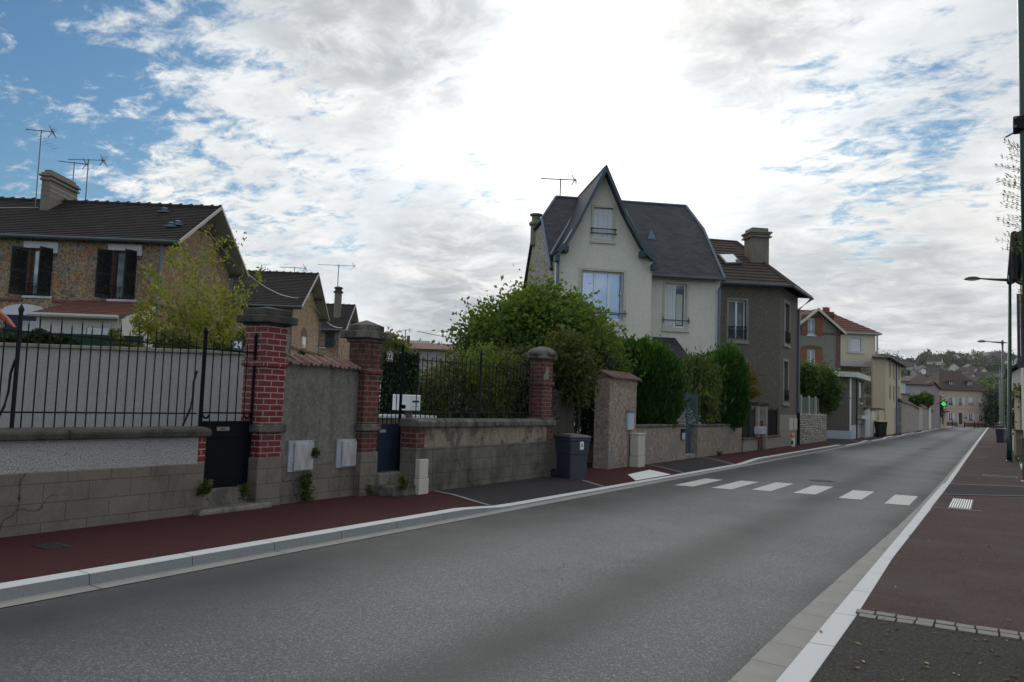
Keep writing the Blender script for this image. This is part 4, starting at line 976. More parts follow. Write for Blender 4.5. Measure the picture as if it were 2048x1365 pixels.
t = thing('panel_fence', (-8.35, 43, 1.58), 'grey-green corrugated panels with pale posts on the rough stone wall', 'fence'); f6 = STREET(-8.3, 0)
g = MB(); a = 39.7
while a < 46.5:
    g.quad(f6.w(a, 0, 1.5), f6.w(a+.09, .03, 1.5), f6.w(a+.09, .03, 2.42), f6.w(a, 0, 2.42)); g.quad(f6.w(a+.09, .03, 1.5), f6.w(a+.18, 0, 1.5), f6.w(a+.18, 0, 2.42), f6.w(a+.09, .03, 2.42)); a += .18
g.build('sheet', 'panel_green', t)
for y in (41.6, 43.6, 45.4):
    g = MB(); g.box(y, y+.10, -.05, .04, 1.5, 2.50, f6); g.build('post', 'pvc_beige', t)

# ------------------------------------------------------------------ houses
def shutter(fr, hs, h0, h1, w, ang, side, mat, parent, louvre=False, d=-.02):
    a = math.radians(ang); e = fr.e*(-side)*math.cos(a) - fr.n*math.sin(a); f = Frame(fr.w(hs, d, 0), e)
    g = MB()
    if louvre:
        for x0, x1, z0, z1 in ((0, .05, h0, h1), (w-.05, w, h0, h1), (.05, w-.05, h0, h0+.1), (.05, w-.05, h1-.08, h1), (.05, w-.05, (h0+h1)/2-.04, (h0+h1)/2+.04)): g.box(x0, x1, -.018, .018, z0, z1, f)
        z = h0+.12
        while z < h1-.1:
            g.prism([f.w(.05, -.016, z), f.w(.05, -.012, z-.008), f.w(.05, .016, z+.03), f.w(.05, .012, z+.038)], f.e*(w-.1)); z += .05
    else:
        n = max(2, int(w/.13))
        for i in range(n): g.box(w*i/n+.003, w*(i+1)/n-.003, -.015, .015, h0, h1, f)
        for z in (h0+(h1-h0)*.15, h0+(h1-h0)*.82): g.box(.02, w-.02, -.03, -.0145, z, z+.07, f)
    return g.build('shutter', mat, parent)
def window(root, fr, s0, s1, h0, h1, dep=.16, frame='white_pvc', pane='glass_grey', n=2, fw=.055, sill=None, surround=None, sw=.09, roller=0, transom=None, rail=None, shut=(), closed=None, curtain=False, lintel=None):
    g = MB()
    xs = [s0+(s1-s0)*i/n for i in range(n+1)]; k = .0
    g.box(s0, s0+fw, dep, dep+.06, h0, h1, fr); g.box(s1-fw, s1, dep, dep+.06, h0, h1, fr); g.box(s0+fw, s1-fw, dep, dep+.06, h0, h0+fw, fr); g.box(s0+fw, s1-fw, dep, dep+.06, h1-fw, h1, fr)
    for x in xs[1:-1]: g.box(x-fw*.7, x+fw*.7, dep-.01, dep+.055, h0+fw, h1-fw, fr)
    if transom: g.box(s0+fw, s1-fw, dep+.004, dep+.05, transom, transom+.04, fr)
    w = g.build('window', frame, root)
    g = MB(); g.box(s0+fw*.5, s1-fw*.5, dep+.03, dep+.045, h0+fw*.5, h1-fw*.5, fr); g.build('pane', pane, w)
    if curtain: g = MB(); g.box(s0+fw, s1-fw, dep+.018, dep+.028, h0+.1, h0+(h1-h0)*.72, fr); g.build('curtain', 'curtain', w)
    if sill: g = MB(); g.box(s0-.08, s1+.08, -.06, dep+.01, h0-.09, h0-.003, fr); g.build('sill', sill, w, bevel=.01)
    if surround:
        g = MB(); g.box(s0-sw, s0, -.035, .0, h0-.09, h1+sw, fr); g.box(s1, s1+sw, -.035, .0, h0-.09, h1+sw, fr); g.box(s0, s1, -.035, 0, h1, h1+sw, fr); g.box(s0-sw-.02, s1+sw+.02, -.07, dep, h0-.2, h0-.0905, fr); g.box(s0, s1, -.04, dep-.01, h0-.09, h0-.002, fr)
        g.build('surround', surround, w, bevel=.008)
    if lintel: g = MB(); g.box(s0-.12, s1+.12, -.03, .0, h1+.0, h1+.22, fr); g.build('lintel', lintel, w, bevel=.006)
    if roller:
        g = MB(); z = h1-.01; 
        while z > h1-(h1-h0)*roller+.02: g.box(s0+.02, s1-.02, dep-.05, dep-.035, z-.045, z, fr); z -= .048
        g.build('roller_shutter', 'white_pvc', w)
    if closed:
        g = MB(); k = 4
        for i in range(k): g.box(s0+(s1-s0)*i/k+.006, s0+(s1-s0)*(i+1)/k-.006, dep-.08, dep-.05, h0+.02, h1-.04, fr)
        for z in (h0+.2, h1-.3): g.box(s0+.02, s1-.02, dep-.095, dep-.08, z, z+.06, fr)
        g.build('shutter', closed, w)
    if rail == 'bar' or rail == 'bars':
        g = MB()
        for z in ((h0+.28,) if rail == 'bar' else (h0+.2, h0+.38)): g.tube([fr.w(s0-.14, -.09, z), fr.w(s1+.14, -.09, z)], .022, 6)
        for s_ in (s0-.08, s1+.08): g.box(s_-.01, s_+.01, -.09, -.03, h0+.16, h0+.42, fr)
        g.build('railing', 'zinc_dark', w)
    elif rail:
        g = MB(); H0, H1 = h0+.02, h0+rail; 
        for z in (H0, (H0+H1)/2+.1, H1): g.tube([fr.w(s0-.05, -.07, z), fr.w(s1+.05, -.07, z)], .014, 4)
        m = max(4, int((s1-s0)/.11))
        for i in range(m+1):
            x = s0 + (s1-s0)*i/m; g.tube([fr.w(x, -.07, H0), fr.w(x, -.07, H1)], .009, 4)
            if i < m: g.tube([fr.w(x, -.07, H0), fr.w(x+(s1-s0)/m, -.07, (H0+H1)/2+.1)], .006, 3); g.tube([fr.w(x+(s1-s0)/m, -.07, H0), fr.w(x, -.07, (H0+H1)/2+.1)], .006, 3)
        g.build('railing', 'iron_black', w)
    for sd, ang, ww, mat, lou in shut: shutter(fr, s0 if sd < 0 else s1, h0, h1, ww, ang, sd, mat, w, lou)
    return w
def shell(fr, s0, s1, D, h, holes=(), holesR=(), top=None, th=.25, back=True, sideL=None, sideR=None, front=None):
    """four walls; top(d) -> height for side gables"""
    g = MB(); g.plate(front or [(s0, -.05), (s1, -.05), (s1, h), (s0, h)], 0, th, fr, holes)
    for S, n, hl, sd in ((s0, fr.e, (), sideL), (s1, -fr.e, holesR, sideR)):
        f = Frame(fr.w(S, 0, 0), fr.n, n)
        g.plate(sd or [(th, -.05), (D-th, -.05), (D-th, h), (th, h)], 0, th, f, hl)
    if back: g.plate([(s0, -.05), (s1, -.05), (s1, h), (s0, h)], D-th, D, fr)
    return g
def antenna(base, h, label, az=0, L=1.3, kind=0, mast=.022, r=.015):
    t = thing('tv_antenna', base, label, 'antenna', 'television antennas'); b = Vector(base)
    g = MB(); g.tube([b, b+Z*h], mast, 5); g.build('mast', 'aluminium', t)
    d = Vector((math.cos(az), math.sin(az), 0)); q = Vector((-d.y, d.x, 0)); top = b+Z*(h-.04)
    g = MB(); g.tube([top-d*L*.55, top+d*L*.45], r*1.2, 4)
    k = 14 if kind != 2 else 10
    for i in range(k):
        p = top - d*L*(.54-.85*i/k); w = .07+.05*i/k; g.tube([p-q*w-Z*w*.35, p+q*w+Z*w*.35], r*.6, 3)
    g.build('boom', 'aluminium', t)
    g = MB(); p = top+d*L*.40
    for s_ in (-1, 1):
        for j in range(4): g.tube([p+d*.02*j+Z*s_*.05*j*.6-q*.2, p+d*(.03*j)+Z*s_*.05*j*1.3+q*.2], r*.6, 3)
        g.tube([p, p+Z*s_*.24+d*(-.14)], r, 4)
    g.build('reflector', 'aluminium', t)
    if kind == 1:
        g = MB()
        for j in range(9):
            a = -.5+.12*j
            for k in range(2): g.tube([top-Z*.15+d*(.12*j-.45)-q*.35-Z*.08*j, top-Z*.1+d*(.12*j-.45)+q*.35+Z*.22-Z*.08*j], r*.6, 3)
        g.build('grid', 'aluminium', t)
    return t
def gutter(path, r=.07, name='gutter', mat='zinc_dark', root=None):
    g = MB(); g.tube(path, r, 8); return g.build(name, mat, root)

# === three burrstone houses in a row
def stone_house(px, depth, th, s0, D, hE, hR, label, k, wins=(), over=.6, detail=True, mat='millstone'):
    O = at(*px, depth); O.z = 0; e = rotv(R0, math.radians(th)); fr = Frame(O, e)
    t = thing('stone_house', O, label, 'house', 'burrstone houses behind the gardens')
    holes = [(a, b, c, d) for a, b, c, d in wins]; m = D/2; sl = (hR-hE)/(m)
    side = [(.25, -.05), (D-.25, -.05), (D-.25, hE+.25*sl-.12), (m, hR-.12), (.25, hE+.25*sl-.12)]
    shell(fr, s0, 0, D, hE, holes, sideL=side, sideR=side).build('wall', mat, t)
    ov = .3; A = lambda s_, d, h: fr.w(s_, d, h); rows = 22
    g = MB(); g.slope(A(s0-.2, -ov, hE-ov*sl), A(over, -ov, hE-ov*sl), A(over, m, hR), A(s0-.2, m, hR), rows, .034, .05)
    g.slope(A(s0-.2, D+ov, hE-ov*sl), A(over, D+ov, hE-ov*sl), A(over, m, hR), A(s0-.2, m, hR), 10, .022, .05)
    rf = g.build('roof', 'roof_brown', t)
    g = MB(); x = s0
    while x < over-.05:
        L = min(.42, over-x); g.tube([A(x, m, hR+.0), A(x+L+.02, m, hR+.01)], [.085, .10], 8); g.tube([A(x+L-.05, m, hR+.01), A(x+L+.03, m, hR+.02)], .125, 8); x += .42
    g.build('ridge_tiles', 'roof_brown', rf)
    g = MB()
    for d0, h0 in ((-ov, hE-ov*sl), (D+ov, hE-ov*sl)):
        P = [A(over+.01, d0, h0-.06), A(over+.01, m, hR-.06), A(over+.01, m, hR+.06), A(over+.01, d0, h0+.07)]; g.prism(P, fr.e*.05)
    g.build('verge', 'soffit_pale', rf)
    g = MB()
    for d0, h0 in ((-ov, hE-ov*sl), (D+ov, hE-ov*sl)):
        P = [A(.0, d0, h0-.10), A(.0, m, hR-.10), A(.0, m, hR-.06), A(.0, d0, h0-.06)]; g.prism(P, fr.e*(over-.01))
    g.build('soffit', 'soffit_pale', rf)
    g = MB()
    for dd in (.0, m*.5, m*1.5, D):
        hh = hE + (dd if dd <= m else D-dd)*sl - .22; g = MB(); g.box(-.1, over-.03, dd-.06, dd+.06, hh-.08, hh+.06, fr); g.build('purlin', 'timber_brown', rf)
    g = MB(); g.box(-.02, .12, m-1.1, m+1.1, hR-.95, hR-.85, fr); g.build('tie_beam', 'timber_brown', rf)
    gutter([A(s0-.2, -ov-.05, hE-ov*sl-.02), A(over, -ov-.05, hE-ov*sl-.02)], .075, root=t)
    gutter([A(.02, -.12, hE-.2), A(.02, -.12, .3)], .045, 'downpipe', 'zinc', t)
    gutter([A(.06, D+.05, hE-.2), A(.06, D+.05, .3)], .045, 'downpipe', 'zinc', t)
    return t, fr, rf, sl, m
O = at(325, 500, 28.4); O.z = 0; e1 = rotv(R0, math.radians(1.0)); f1 = Frame(O, e1)
w1a, w1b = f1.at(50, 592)[0], f1.at(100, 592)[0]; w1h0, w1h1 = f1.at(75, 592)[1], f1.at(75, 497)[1]
w2a, w2b = f1.at(219, 600)[0], f1.at(268, 600)[0]; w2h0, w2h1 = f1.at(245, 599)[1], f1.at(245, 502)[1]
pw1 = (w1a, w1b, w1h0, w1h1); pw2 = (w2a, w2b, w2h0, w2h1)
t, fr, rf, sl, m = stone_house((325, 500), 28.4, 1.0, -13.5, 7.2, 7.04, 9.04, 'large burrstone house with dark tiled roof and black louvred shutters at the left edge', 0, (pw1, pw2), over=.68)
H1 = t
for (a, b, c, d), cur in ((pw1, False), (pw2, True)):
    wn = window(t, fr, a, b, c, d, frame='brown_wood', pane='glass_grey' if not cur else 'glass_dark', n=2, fw=.07, sill='lintel_white', rail=.42, shut=((-1, 135, (b-a)*.58, 'shutter_dark', True), (1, 64, (b-a)*.56, 'shutter_dark', True)), curtain=False)
    g = MB(); g.box(a-.17, b+.17, -.05, 0, d+.0, d+.24, fr); g.box(b+.0, b+.17, -.04, 0, d-.16, d, fr); g.box(a-.17, a, -.04, 0, d-.16, d, fr); g.build('lintel', 'lintel_white', wn, bevel=.01)
    g = MB(); g.box(b+.0, b+.16, -.03, 0, d-.3, d-.16, fr); g.box(a-.16, a, -.03, 0, d-.3, d-.16, fr); g.build('brick_corbel', 'brick_trim', wn)
g = MB(); hb = w1h0-.12
for a0, a1 in ((-13.5, w1a-.1), (w1b+.1, w2a-.1), (w2b+.1, 0.0)): g.box(a0, a1, -.05, 0, hb-.1, hb, fr)
g.build('string_course', 'brick_trim', t)
g = MB(); g.box(-.01, .06, .2, 7.0, hb-.1, hb, fr); g.build('string_course', 'brick_trim', t)
# chimney across the ridge
sc = f1.at(87, 430, 2.5)[0]
g = MB(); g.box(sc-.17, sc+.17, 2.5, 4.5, 8.0, 9.62, fr); ch = g.build('chimney', 'chimney_render', t)
g = MB()
for z in (9.0, 9.22, 9.40): g.box(sc-.175, sc+.176, 2.49, 4.51, z, z+.05, fr)
g.build('metal_band', 'aluminium', ch)
g = MB()
for z, o_ in ((9.62, .06), (9.70, .02), (9.78, .09), (9.86, .03)): g.box(sc-.17-o_, sc+.17+o_, 2.5-o_, 4.5+o_, z, z+.079, fr)
g.box(sc-.13, sc+.13, 2.56, 4.4, 9.94, 10.06, fr); g.build('crown', 'chimney_render', ch, bevel=.01)
g = MB()
for px, py in ((325, 427), (347, 466), (358, 464), (362, 426)):
    pass
ds = lambda px, d: f1.at(px, 450, d)[0]
g = MB()
for a, d, r in ((ds(327, 2.8), 2.8, .16), (ds(344, 1.2), 1.15, .16), (ds(352, 1.2), 1.35, .17)):
    h = 7.04+d*sl; g.box(a-r*1.2, a+r*1.2, d-.15, d+.15, h+.0, h+.05, fr); g.lathe(fr.w(a, d, h), [(r*.55, 0), (r*.55, .12), (r*.8, .14), (r*.3, .2)], 8)
g.build('roof_vent', 'zinc', rf)
cb_ = fr
antenna(fr.w(sc-.4, 2.6, 8.6), 3.05, 'bent grid antenna on a tall thin mast at the left chimney edge', math.atan2(e1.y, e1.x)+.2, 1.0, 1)
antenna(fr.w(sc+.05, 4.3, 9.9), 1.0, 'small short-masted antenna rising just behind the big chimney', math.atan2(e1.y, e1.x)+.3, 1.1, 0)
antenna(fr.w(sc+.62, 4.3, 8.5), 2.55, 'long comb antenna on a tall mast right of the big chimney', math.atan2(e1.y, e1.x)-.05, 1.55, 0)
# lean-to extension
fa = fr.sub(0, -2.6); a0, a1 = fa.at(72, 650)[0], fa.at(244, 650)[0]; ht = fa.at(160, 631)[1]; hb2 = fr.at(190, 602)[1]
wx0, wx1 = fa.at(172, 660)[0], fa.at(218, 660)[0]; wh1 = fa.at(195, 655)[1]
t = thing('house_extension', fa.w(a0, 0, 0), 'low white lean-to extension with brown tiled roof in front of the large burrstone house', 'house extension')
g = MB(); g.plate([(a0, 0), (a1, 0), (a1, ht-.05), (a0, ht-.05)], 0, .2, fa, [(wx0, wx1, wh1-.9, wh1)])
for S, n in ((a0, fa.e), (a1, -fa.e)): g.plate([(.2, 0), (2.57, 0), (2.57, hb2-.1), (.2, ht+.02)], 0, .2, Frame(fa.w(S, 0, 0), fa.n, n))
g.build('wall', 'white_render', t)
window(t, fa, wx0, wx1, wh1-.9, wh1, dep=.08, roller=.9)
g = MB(); g.slope(fa.w(a0-.1, -.25, ht-.0), fa.w(a1+.0, -.25, ht), fa.w(a1, 2.59, hb2), fa.w(a0-.1, 2.59, hb2), 11, .02, .06); g.build('roof', 'roof_red', t)
gutter([fa.w(a0-.1, -.3, ht-.05), fa.w(a1+.0, -.3, ht-.05)], .07, mat='soffit_pale', root=t); gutter([fa.w(a1-.1, -.1, ht-.1), fa.w(a1-.1, -.1, .2)], .04, 'downpipe', 'soffit_pale', t)
# arched doorway at the left of the extension
g = MB(); c0 = fr.at(48, 640)[0]; hh = fr.at(48, 628)[1]
P = [(c0-.85, hh-.05)] + [(c0+.85*-math.cos(a), hh+.34*math.sin(a)) for a in [i*math.pi/10 for i in range(11)]] + [(c0+.85, hh-.05)]
g.plate(P, -.05, 0, fr); g.build('arch_lintel', 'lintel_white', H1)
g = MB(); g.box(c0-.7, c0+.7, -.03, 0, .1, hh-.05, fr); dr = g.build('door', 'gate_blue', H1); g = MB(); g.box(c0-.1, c0+.5, -.04, -.03, 1.2, hh-.25, fr); g.build('pane', 'glass_grey', dr)

t, fr2, rf, sl, m = stone_house((585, 630), 45, 1.5, -9.5, 7.0, 6.75, 9.0, 'second burrstone house with dark tiled roof, seen just right of the slender tree', 1, over=.55, mat='millstone_far')
H2 = t; fs2 = Frame(fr2.w(0, 0, 0), fr2.n, -fr2.e)
a0, z1 = fs2.at(604, 672); a1, z0 = fs2.at(610, 697)
g = MB(); g.box(a0-.0, a0+.9, -.03, 0, z0, z1, fs2); w_ = g.build('window', 'pvc_beige', t); g = MB(); g.box(a0+.12, a0+.78, -.035, -.03, z0+.1, z1-.1, fs2); g.build('pane', 'glass_grey', w_)
P = [(a0-.25, z1)] + [(a0+.45-.7*math.cos(a), z1+.55*math.sin(a)) for a in [i*math.pi/8 for i in range(9)]] + [(a0+1.15, z1)]
g = MB(); g.plate(P, -.05, 0, fs2); g.box(.2, 7, -.05, 0, z1-.9, z1-.78, fs2); g.build('brick_arch', 'brick_trim', t)
t, fr3, rf, sl, m = stone_house((678, 660), 60, 1.5, -6.2, 6.6, 6.75, 8.85, 'third and farthest burrstone house with a thin chimney', 2, over=.55, mat='millstone_far', wins=())
a0, z1 = fr3.at(630, 662); a1, z0 = fr3.at(650, 695)
window(t, fr3, a0, a1, z0, z1, dep=-.02, frame='brown_wood', pane='glass_dark', sill='lintel_white', lintel='lintel_white', shut=((1, 170, .7, 'shutter_green', True),))
a0 = fr3.at(676, 640, 2)[0]
g = MB(); g.tube([fr3.w(a0, 1.6, 7.2), fr3.w(a0, 1.6, 9.6)], .28, 8); ch = g.build('chimney', 'chimney_render', t)
g = MB(); g.lathe(fr3.w(a0, 1.6, 9.6), [(.38, 0), (.38, .12), (.26, .16), (.26, .3), (.36, .34), (.3, .45), (.1, .5)], 8); g.build('pot', 'coping_dark', ch)
antenna(fr3.w(a0-.2, 2.2, 8.0), 3.9, 'comb antenna above the thin chimney of the farthest burrstone house', math.atan2(e1.y, e1.x), 3.0, 0, .035)
antenna(fr2.w(-.9, 3.5, 8.95), .45, 'tiny antenna on the ridge of the second burrstone house', math.atan2(e1.y, e1.x), 1.6, 0)
# overhead cables strung from gable to gable
def cable(a, b, sag, label, r=.018, mat='cable_pale'):
    a, b = Vector(a), Vector(b); g = MB(); g.tube([a.lerp(b, i/16) - Z*sag*4*(i/16)*(1-i/16) for i in range(17)], r, 5); return tag(g.build('cable', mat), label, 'cable', 'overhead cables')
c1_, c2_, c3_ = fr.w(.35, 3.3, 8.0), fr2.w(.2, 3.1, 7.55), fr3.w(.2, 3.0, 7.3)
cable(c1_, c2_, .9, 'cable sagging from the large burrstone house to the second one', .02)
cable(c2_, c3_, .9, 'pale cable sagging from the second burrstone house to the third', .03)
cable(fr.w(-13, -6, 6.9), fr.w(sc-.25, 2.55, 8.55), .25, 'pale cable crossing the roof of the large burrstone house to its chimney', .012)
cable(fr3.w(4, 20, 8.4), fr3.w(26, 40, 7.5), .4, 'thin cable crossing the sky above the low white buildings', .03, 'iron_black')

# === cream house with the pointed gable
O = at(1110, 600, 31); O.z = 0; e = rotv(R0, math.radians(8)); fr = Frame(O, e); HC = fr
t = thing('gabled_house', O, 'tall cream house with steep pointed gable, slate roof and blue bargeboards', 'house')
hx = lambda px, py, d=0: fr.at(px, py, d)
sR = hx(1304, 530)[0]; hL = hx(1112, 512)[1]; hRr = hx(1304, 520)[1]; sA, hA = hx(1213, 345)
win1 = (hx(1162, 600)[0], hx(1246, 600)[0], hx(1200, 640)[1], hx(1200, 543)[1])
win2 = (hx(1187, 450)[0], hx(1226, 450)[0], hx(1207, 478)[1], hx(1207, 416)[1])
g = MB(); g.plate([(0, -.05), (sR, -.05), (sR, hRr), (sA, hA), (0, hL)], 0, .25, fr, [win1, win2])
SB = .9; fb = fr.sub(0, SB); hE = fb.at(1350, 556)[1]; W = fb.at(1440, 600)[0]; D = 7.0
win3 = (fb.at(1330, 600)[0], fb.at(1373, 600)[0], fb.at(1350, 655)[1], fb.at(1350, 568)[1])
g.plate([(sR-.25, -.05), (W, -.05), (W, hE), (sR-.25, hE)], 0, .25, fb, [win3])
g.plate([(.25, -.05), (SB, -.05), (SB, hRr), (.25, hRr)], 0, .25, Frame(fr.w(sR, 0, 0), fr.n, -fr.e))
g.build('wall', 'house_cream', t)
md = SB + 3.3; rL, hRidge = fr.at(1112, 395, md); rR, hR2 = fr.at(1372, 412, md); hRidge = (hRidge+hR2)/2
vL, hv = -.12, 0; pitch = (hRidge-hE)/(md-SB+.35)
ue = lambda d: hE + (d-(SB-.35))*pitch
dj = SB-.35 + (md-SB+.35)*.66; hj = ue(dj)
# left side wall of rubble with chamfered top
g = MB(); fL = Frame(fr.w(0, 0, 0), fr.n, fr.e)
g.plate([(.25, -.05), (D, -.05), (D, ue(2*md-D)-.1), (2*md-dj, hj-.08), (dj, hj-.08), (SB, ue(SB)-.08), (.25, hL-.1)], .0, .28, fL); g.build('side_wall', 'flint_wall', t)
g = MB(); fR = Frame(fr.w(W, 0, 0), fr.n, -fr.e); g.plate([(SB+.25, -.05), (D, -.05), (D, ue(2*md-D)-.1), (2*md-dj, hj-.08), (dj, hj-.08), (SB+.25, ue(SB+.25)-.1)], 0, .25, fR)
g.plate([(.28, -.05), (W-.25, -.05), (W-.25, hE), (.28, hE)], D-.25, D, fr); g.build('rear_wall', 'house_cream', t)
A = lambda s_, d, h: fr.w(s_, d, h)
d0 = SB-.35; vR = W+.05
def flat_roof_poly(P, th=.08):
    n = (Vector(P[1])-Vector(P[0])).cross(Vector(P[2])-Vector(P[0])).normalized(); n = n if n.z > 0 else -n
    return MB().prism([Vector(p) for p in P], -n*th)
g = MB()
g.v, g.f = [], []
def addp(P): 
    q = flat_roof_poly(P); g.add(q.v, q.f)
addp([A(vL, d0, hE), A(vR, d0, hE), A(vR-.0, dj, hj), A(rR, md, hRidge), A(rL, md, hRidge), A(vL, dj, hj)])
dB = 2*md-d0
addp([A(vL, dB, hE), A(vR, dB, hE), A(vR, 2*md-dj, hj), A(rR, md, hRidge), A(rL, md, hRidge), A(vL, 2*md-dj, hj)])
addp([A(vL, dj, hj), A(rL, md, hRidge), A(vL, 2*md-dj, hj)]); addp([A(vR, dj, hj), A(rR, md, hRidge), A(vR, 2*md-dj, hj)])
rf = g.build('roof', 'roof_slate', t)
# pointed gable roof, kicked out at the eaves, running back into the main slope
FO = -.42; off = .14
kL = [(sA, hA+.30), hx(1164, 428, FO), hx(1134, 482, FO), hx(1116, 500, FO)]
kR = [(sA, hA+.30), (hx(1252, 425, FO)[0], hx(1252, 425, FO)[1]), (hx(1288, 492, FO)[0], hx(1288, 492, FO)[1]), (hx(1312, 518, FO)[0], hx(1312, 518, FO)[1])]
apex = hx(1213, 331, FO); kL[0] = kR[0] = apex
def back_d(h): return max(SB-.35+.02, SB-.35 + (h-hE)/pitch) if h > hE else SB-.3
g = MB()
for K in (kL, kR):
    for (s0_, h0_), (s1_, h1_) in zip(K, K[1:]):
        P = [A(s0_, FO, h0_), A(s1_, FO, h1_), A(s1_, min(md, back_d(h1_)+.1), h1_), A(s0_, min(md+2.4, back_d(h0_)+.1), h0_)]
        nn = (P[1]-P[0]).cross(P[2]-P[0]).normalized(); nn = nn if nn.z > 0 else -nn; g.prism(P, -nn*.07)
g.build('gable_roof', 'roof_slate', t)
g = MB()
for K in (kL, kR):
    for (s0_, h0_), (s1_, h1_) in zip(K, K[1:]):
        g.prism([A(s0_, FO-.05, h0_-.26), A(s1_, FO-.05, h1_-.2), A(s1_, FO-.05, h1_+.03), A(s0_, FO-.05, h0_+.03)], fr.n*.05)
g.build('bargeboard', 'timber_blue', rf)
g = MB()
for K in (kL, kR):
    (s0_, h0_), (s1_, h1_) = K[-2], K[-1]
    for f_ in (.0, 1.0):
        a = s0_+(s1_-s0_)*f_; b = h0_+(h1_-h0_)*f_; g = MB(); g.box(a-.09, a+.09, FO+.02, .02, b-.42, b-.18, fr); g.build('bracket', 'timber_blue', t)
g = MB()
sg_ = 1
for P in ([A(rL, md, hRidge+.02), A(vL, dj, hj+.02), A(vL, d0, hE+.03)], [A(rR, md, hRidge+.02), A(vR, dj, hj+.02), A(vR, d0, hE+.03)], [A(rL, md, hRidge+.02), A(rR, md, hRidge+.02)]): g.tube(P, .055, 6)
s0_, h0_ = kL[-1]; g.tube([A(s0_, min(md, back_d(h0_)), h0_+.05), A(kL[1][0], back_d(kL[1][1])+.08, kL[1][1]+.04), A(sA, back_d(hRidge), hRidge)], .07, 6)
g.build('zinc_flashing', 'zinc', rf)
g = MB(); P = [A(hx(1300, 455, 2.3)[0]-.15, 2.0, 0)]; s_, h_ = fr.at(1301, 458, SB+1.6); h_ = ue(SB+1.6)
g.prism([A(s_-.2, SB+1.35, ue(SB+1.35)+.02), A(s_+.2, SB+1.35, ue(SB+1.35)+.02), A(s_, SB+1.45, ue(SB+1.45)+.35)], fr.n*.35); g.build('roof_vent', 'zinc', rf)
gutter([A(sR+.02, d0-.04, hE-.03), A(vR, d0-.04, hE-.03)], .06, root=t)
gutter([A(W-.05, d0-.03, hE-.08), A(W-.08, SB-.12, hE-.4), A(W-.08, SB-.12, .3)], .06, 'downpipe', 'zinc', t)
gutter([A(.06, -.10, hL-.05), A(.06, -.10, .3)], .06, 'downpipe', 'zinc', t)
g = MB(); s_, h_ = fr.at(1082, 440, md+1.4); g.lathe(A(.05, md+1.2, hj-.7), [(.24, 0), (.24, .9), (.32, .95), (.32, 1.05), (.2, 1.15), (.2, 1.35), (.3, 1.4), (.3, 1.46), (.1, 1.5)], 10); g.build('chimney', 'chimney_render', t)
a, b, c, d = win1; window(t, fr, a, b, c, d, dep=.14, pane='glass_sky', n=3, fw=.065, surround='window_surround', sw=.11, rail='bar')
w_ = MB()
for x in (a+.02, b-.06): w_.box(x, x+.03, -.02, .12, c+.02, d-.02, fr); [w_.lathe(fr.w(x+.01, -.04, c+(d-c)*q), [(.028, 0), (.028, .05)], 8) for q in (.1, .35, .62, .9)]
w_.build('folded_shutter', 'shutter_grey', t)
a, b, c, d = win2; window(t, fr, a, b, c, d, dep=.14, pane='glass_dark', surround='window_surround', sw=.10, closed='shutter_white', rail='bars')
a, b, c, d = win3; wn = window(t, fb, a, b, c, d, dep=.14, pane='glass_dark', n=2, fw=.06, surround='window_surround', sw=.10, rail='bar', curtain=False)
g = MB()
for i in range(4): g.box(a+.02+(b-a)*.115*i, a+.008+(b-a)*.115*(i+1), .03, .06, c+.03, d-.03, fb)
g.build('shutter', 'shutter_white', wn)
g = MB(); g.box(a+(b-a)*.58, b-.12, .15, .16, c+.12, d-.4, fb); g.build('curtain', 'curtain', wn)
# slate hood over the side door
a0, h1_ = fb.at(1306, 674); a1 = fb.at(1350, 674)[0]; q0, h0_ = fr.at(1306, 712, -.25); q1 = fr.at(1379, 718, -.25)[0]
g = MB(); g.prism([fr.w(a0, SB, h1_), fr.w(a1, SB, h1_), fr.w(q1, -.3, h0_), fr.w(sR+.02, -.3, h0_)], (0, 0, -.08)); 
g.prism([fr.w(a1, SB, h1_), fr.w(q1, -.3, h0_), fr.w(q1, SB, h0_)], (0, 0, -.08)); g.build('door_hood', 'roof_slate', t)
gutter([fr.w(q1-.25, -.2, h0_-.05), fr.w(q1-.3, -.05, h0_-.35), fr.w(q1-.3, SB-.1, h0_-.6), fr.w(q1-.3, SB-.1, .3)], .05, 'downpipe', 'pvc_beige', t)
antenna(A(.9, md, hRidge-.1), fr.at(1101, 356, md)[1]-hRidge+.1, 'long comb antenna above the left end of the slate roof', math.atan2(e.y, e.x)-.1, 1.6, 0, .03, .022)

# === grey roughcast house on the street corner
Yc = onX(1558, 893, -8.05).y; O = Vector((-8.05, Yc, 0)); e = rotv(R0, math.radians(8)); fr = Frame(O, e); fs = STREET(-8.05, 0)
t = thing('corner_house', O, 'dark grey-brown roughcast house with brown tiled roof standing on the pavement', 'house')
sL = fr.at(1430, 600)[0]; Y2 = onX(1595, 700, -8.05).y; hW = 7.15
wA = (fr.at(1457, 640)[0], fr.at(1492, 640)[0], fr.at(1475, 679)[1], fr.at(1475, 601)[1]); wB = (fr.at(1462, 750)[0], fr.at(1490, 750)[0], fr.at(1476, 800)[1], fr.at(1476, 722)[1])
wC = (onX(1568, 650, -8.05).y, onX(1578, 650, -8.05).y, onX(1573, 687, -8.05).z, onX(1573, 608, -8.05).z); wD = (onX(1566, 760, -8.05).y, onX(1575, 760, -8.05).y, onX(1571, 803, -8.05).z, onX(1571, 724, -8.05).z)
g = MB(); g.plate([(sL, -.05), (0, -.05), (0, hW), (sL, hW)], 0, .25, fr, [wA, wB]); g.plate([(Yc, 1.50), (Y2, 1.50), (Y2, hW), (Yc, hW)], 0, .25, fs, [wC, wD])
Bk = Vector((-8.05, Y2, 0)); fbk = Frame(Bk - e*0, -e, -fr.n); 
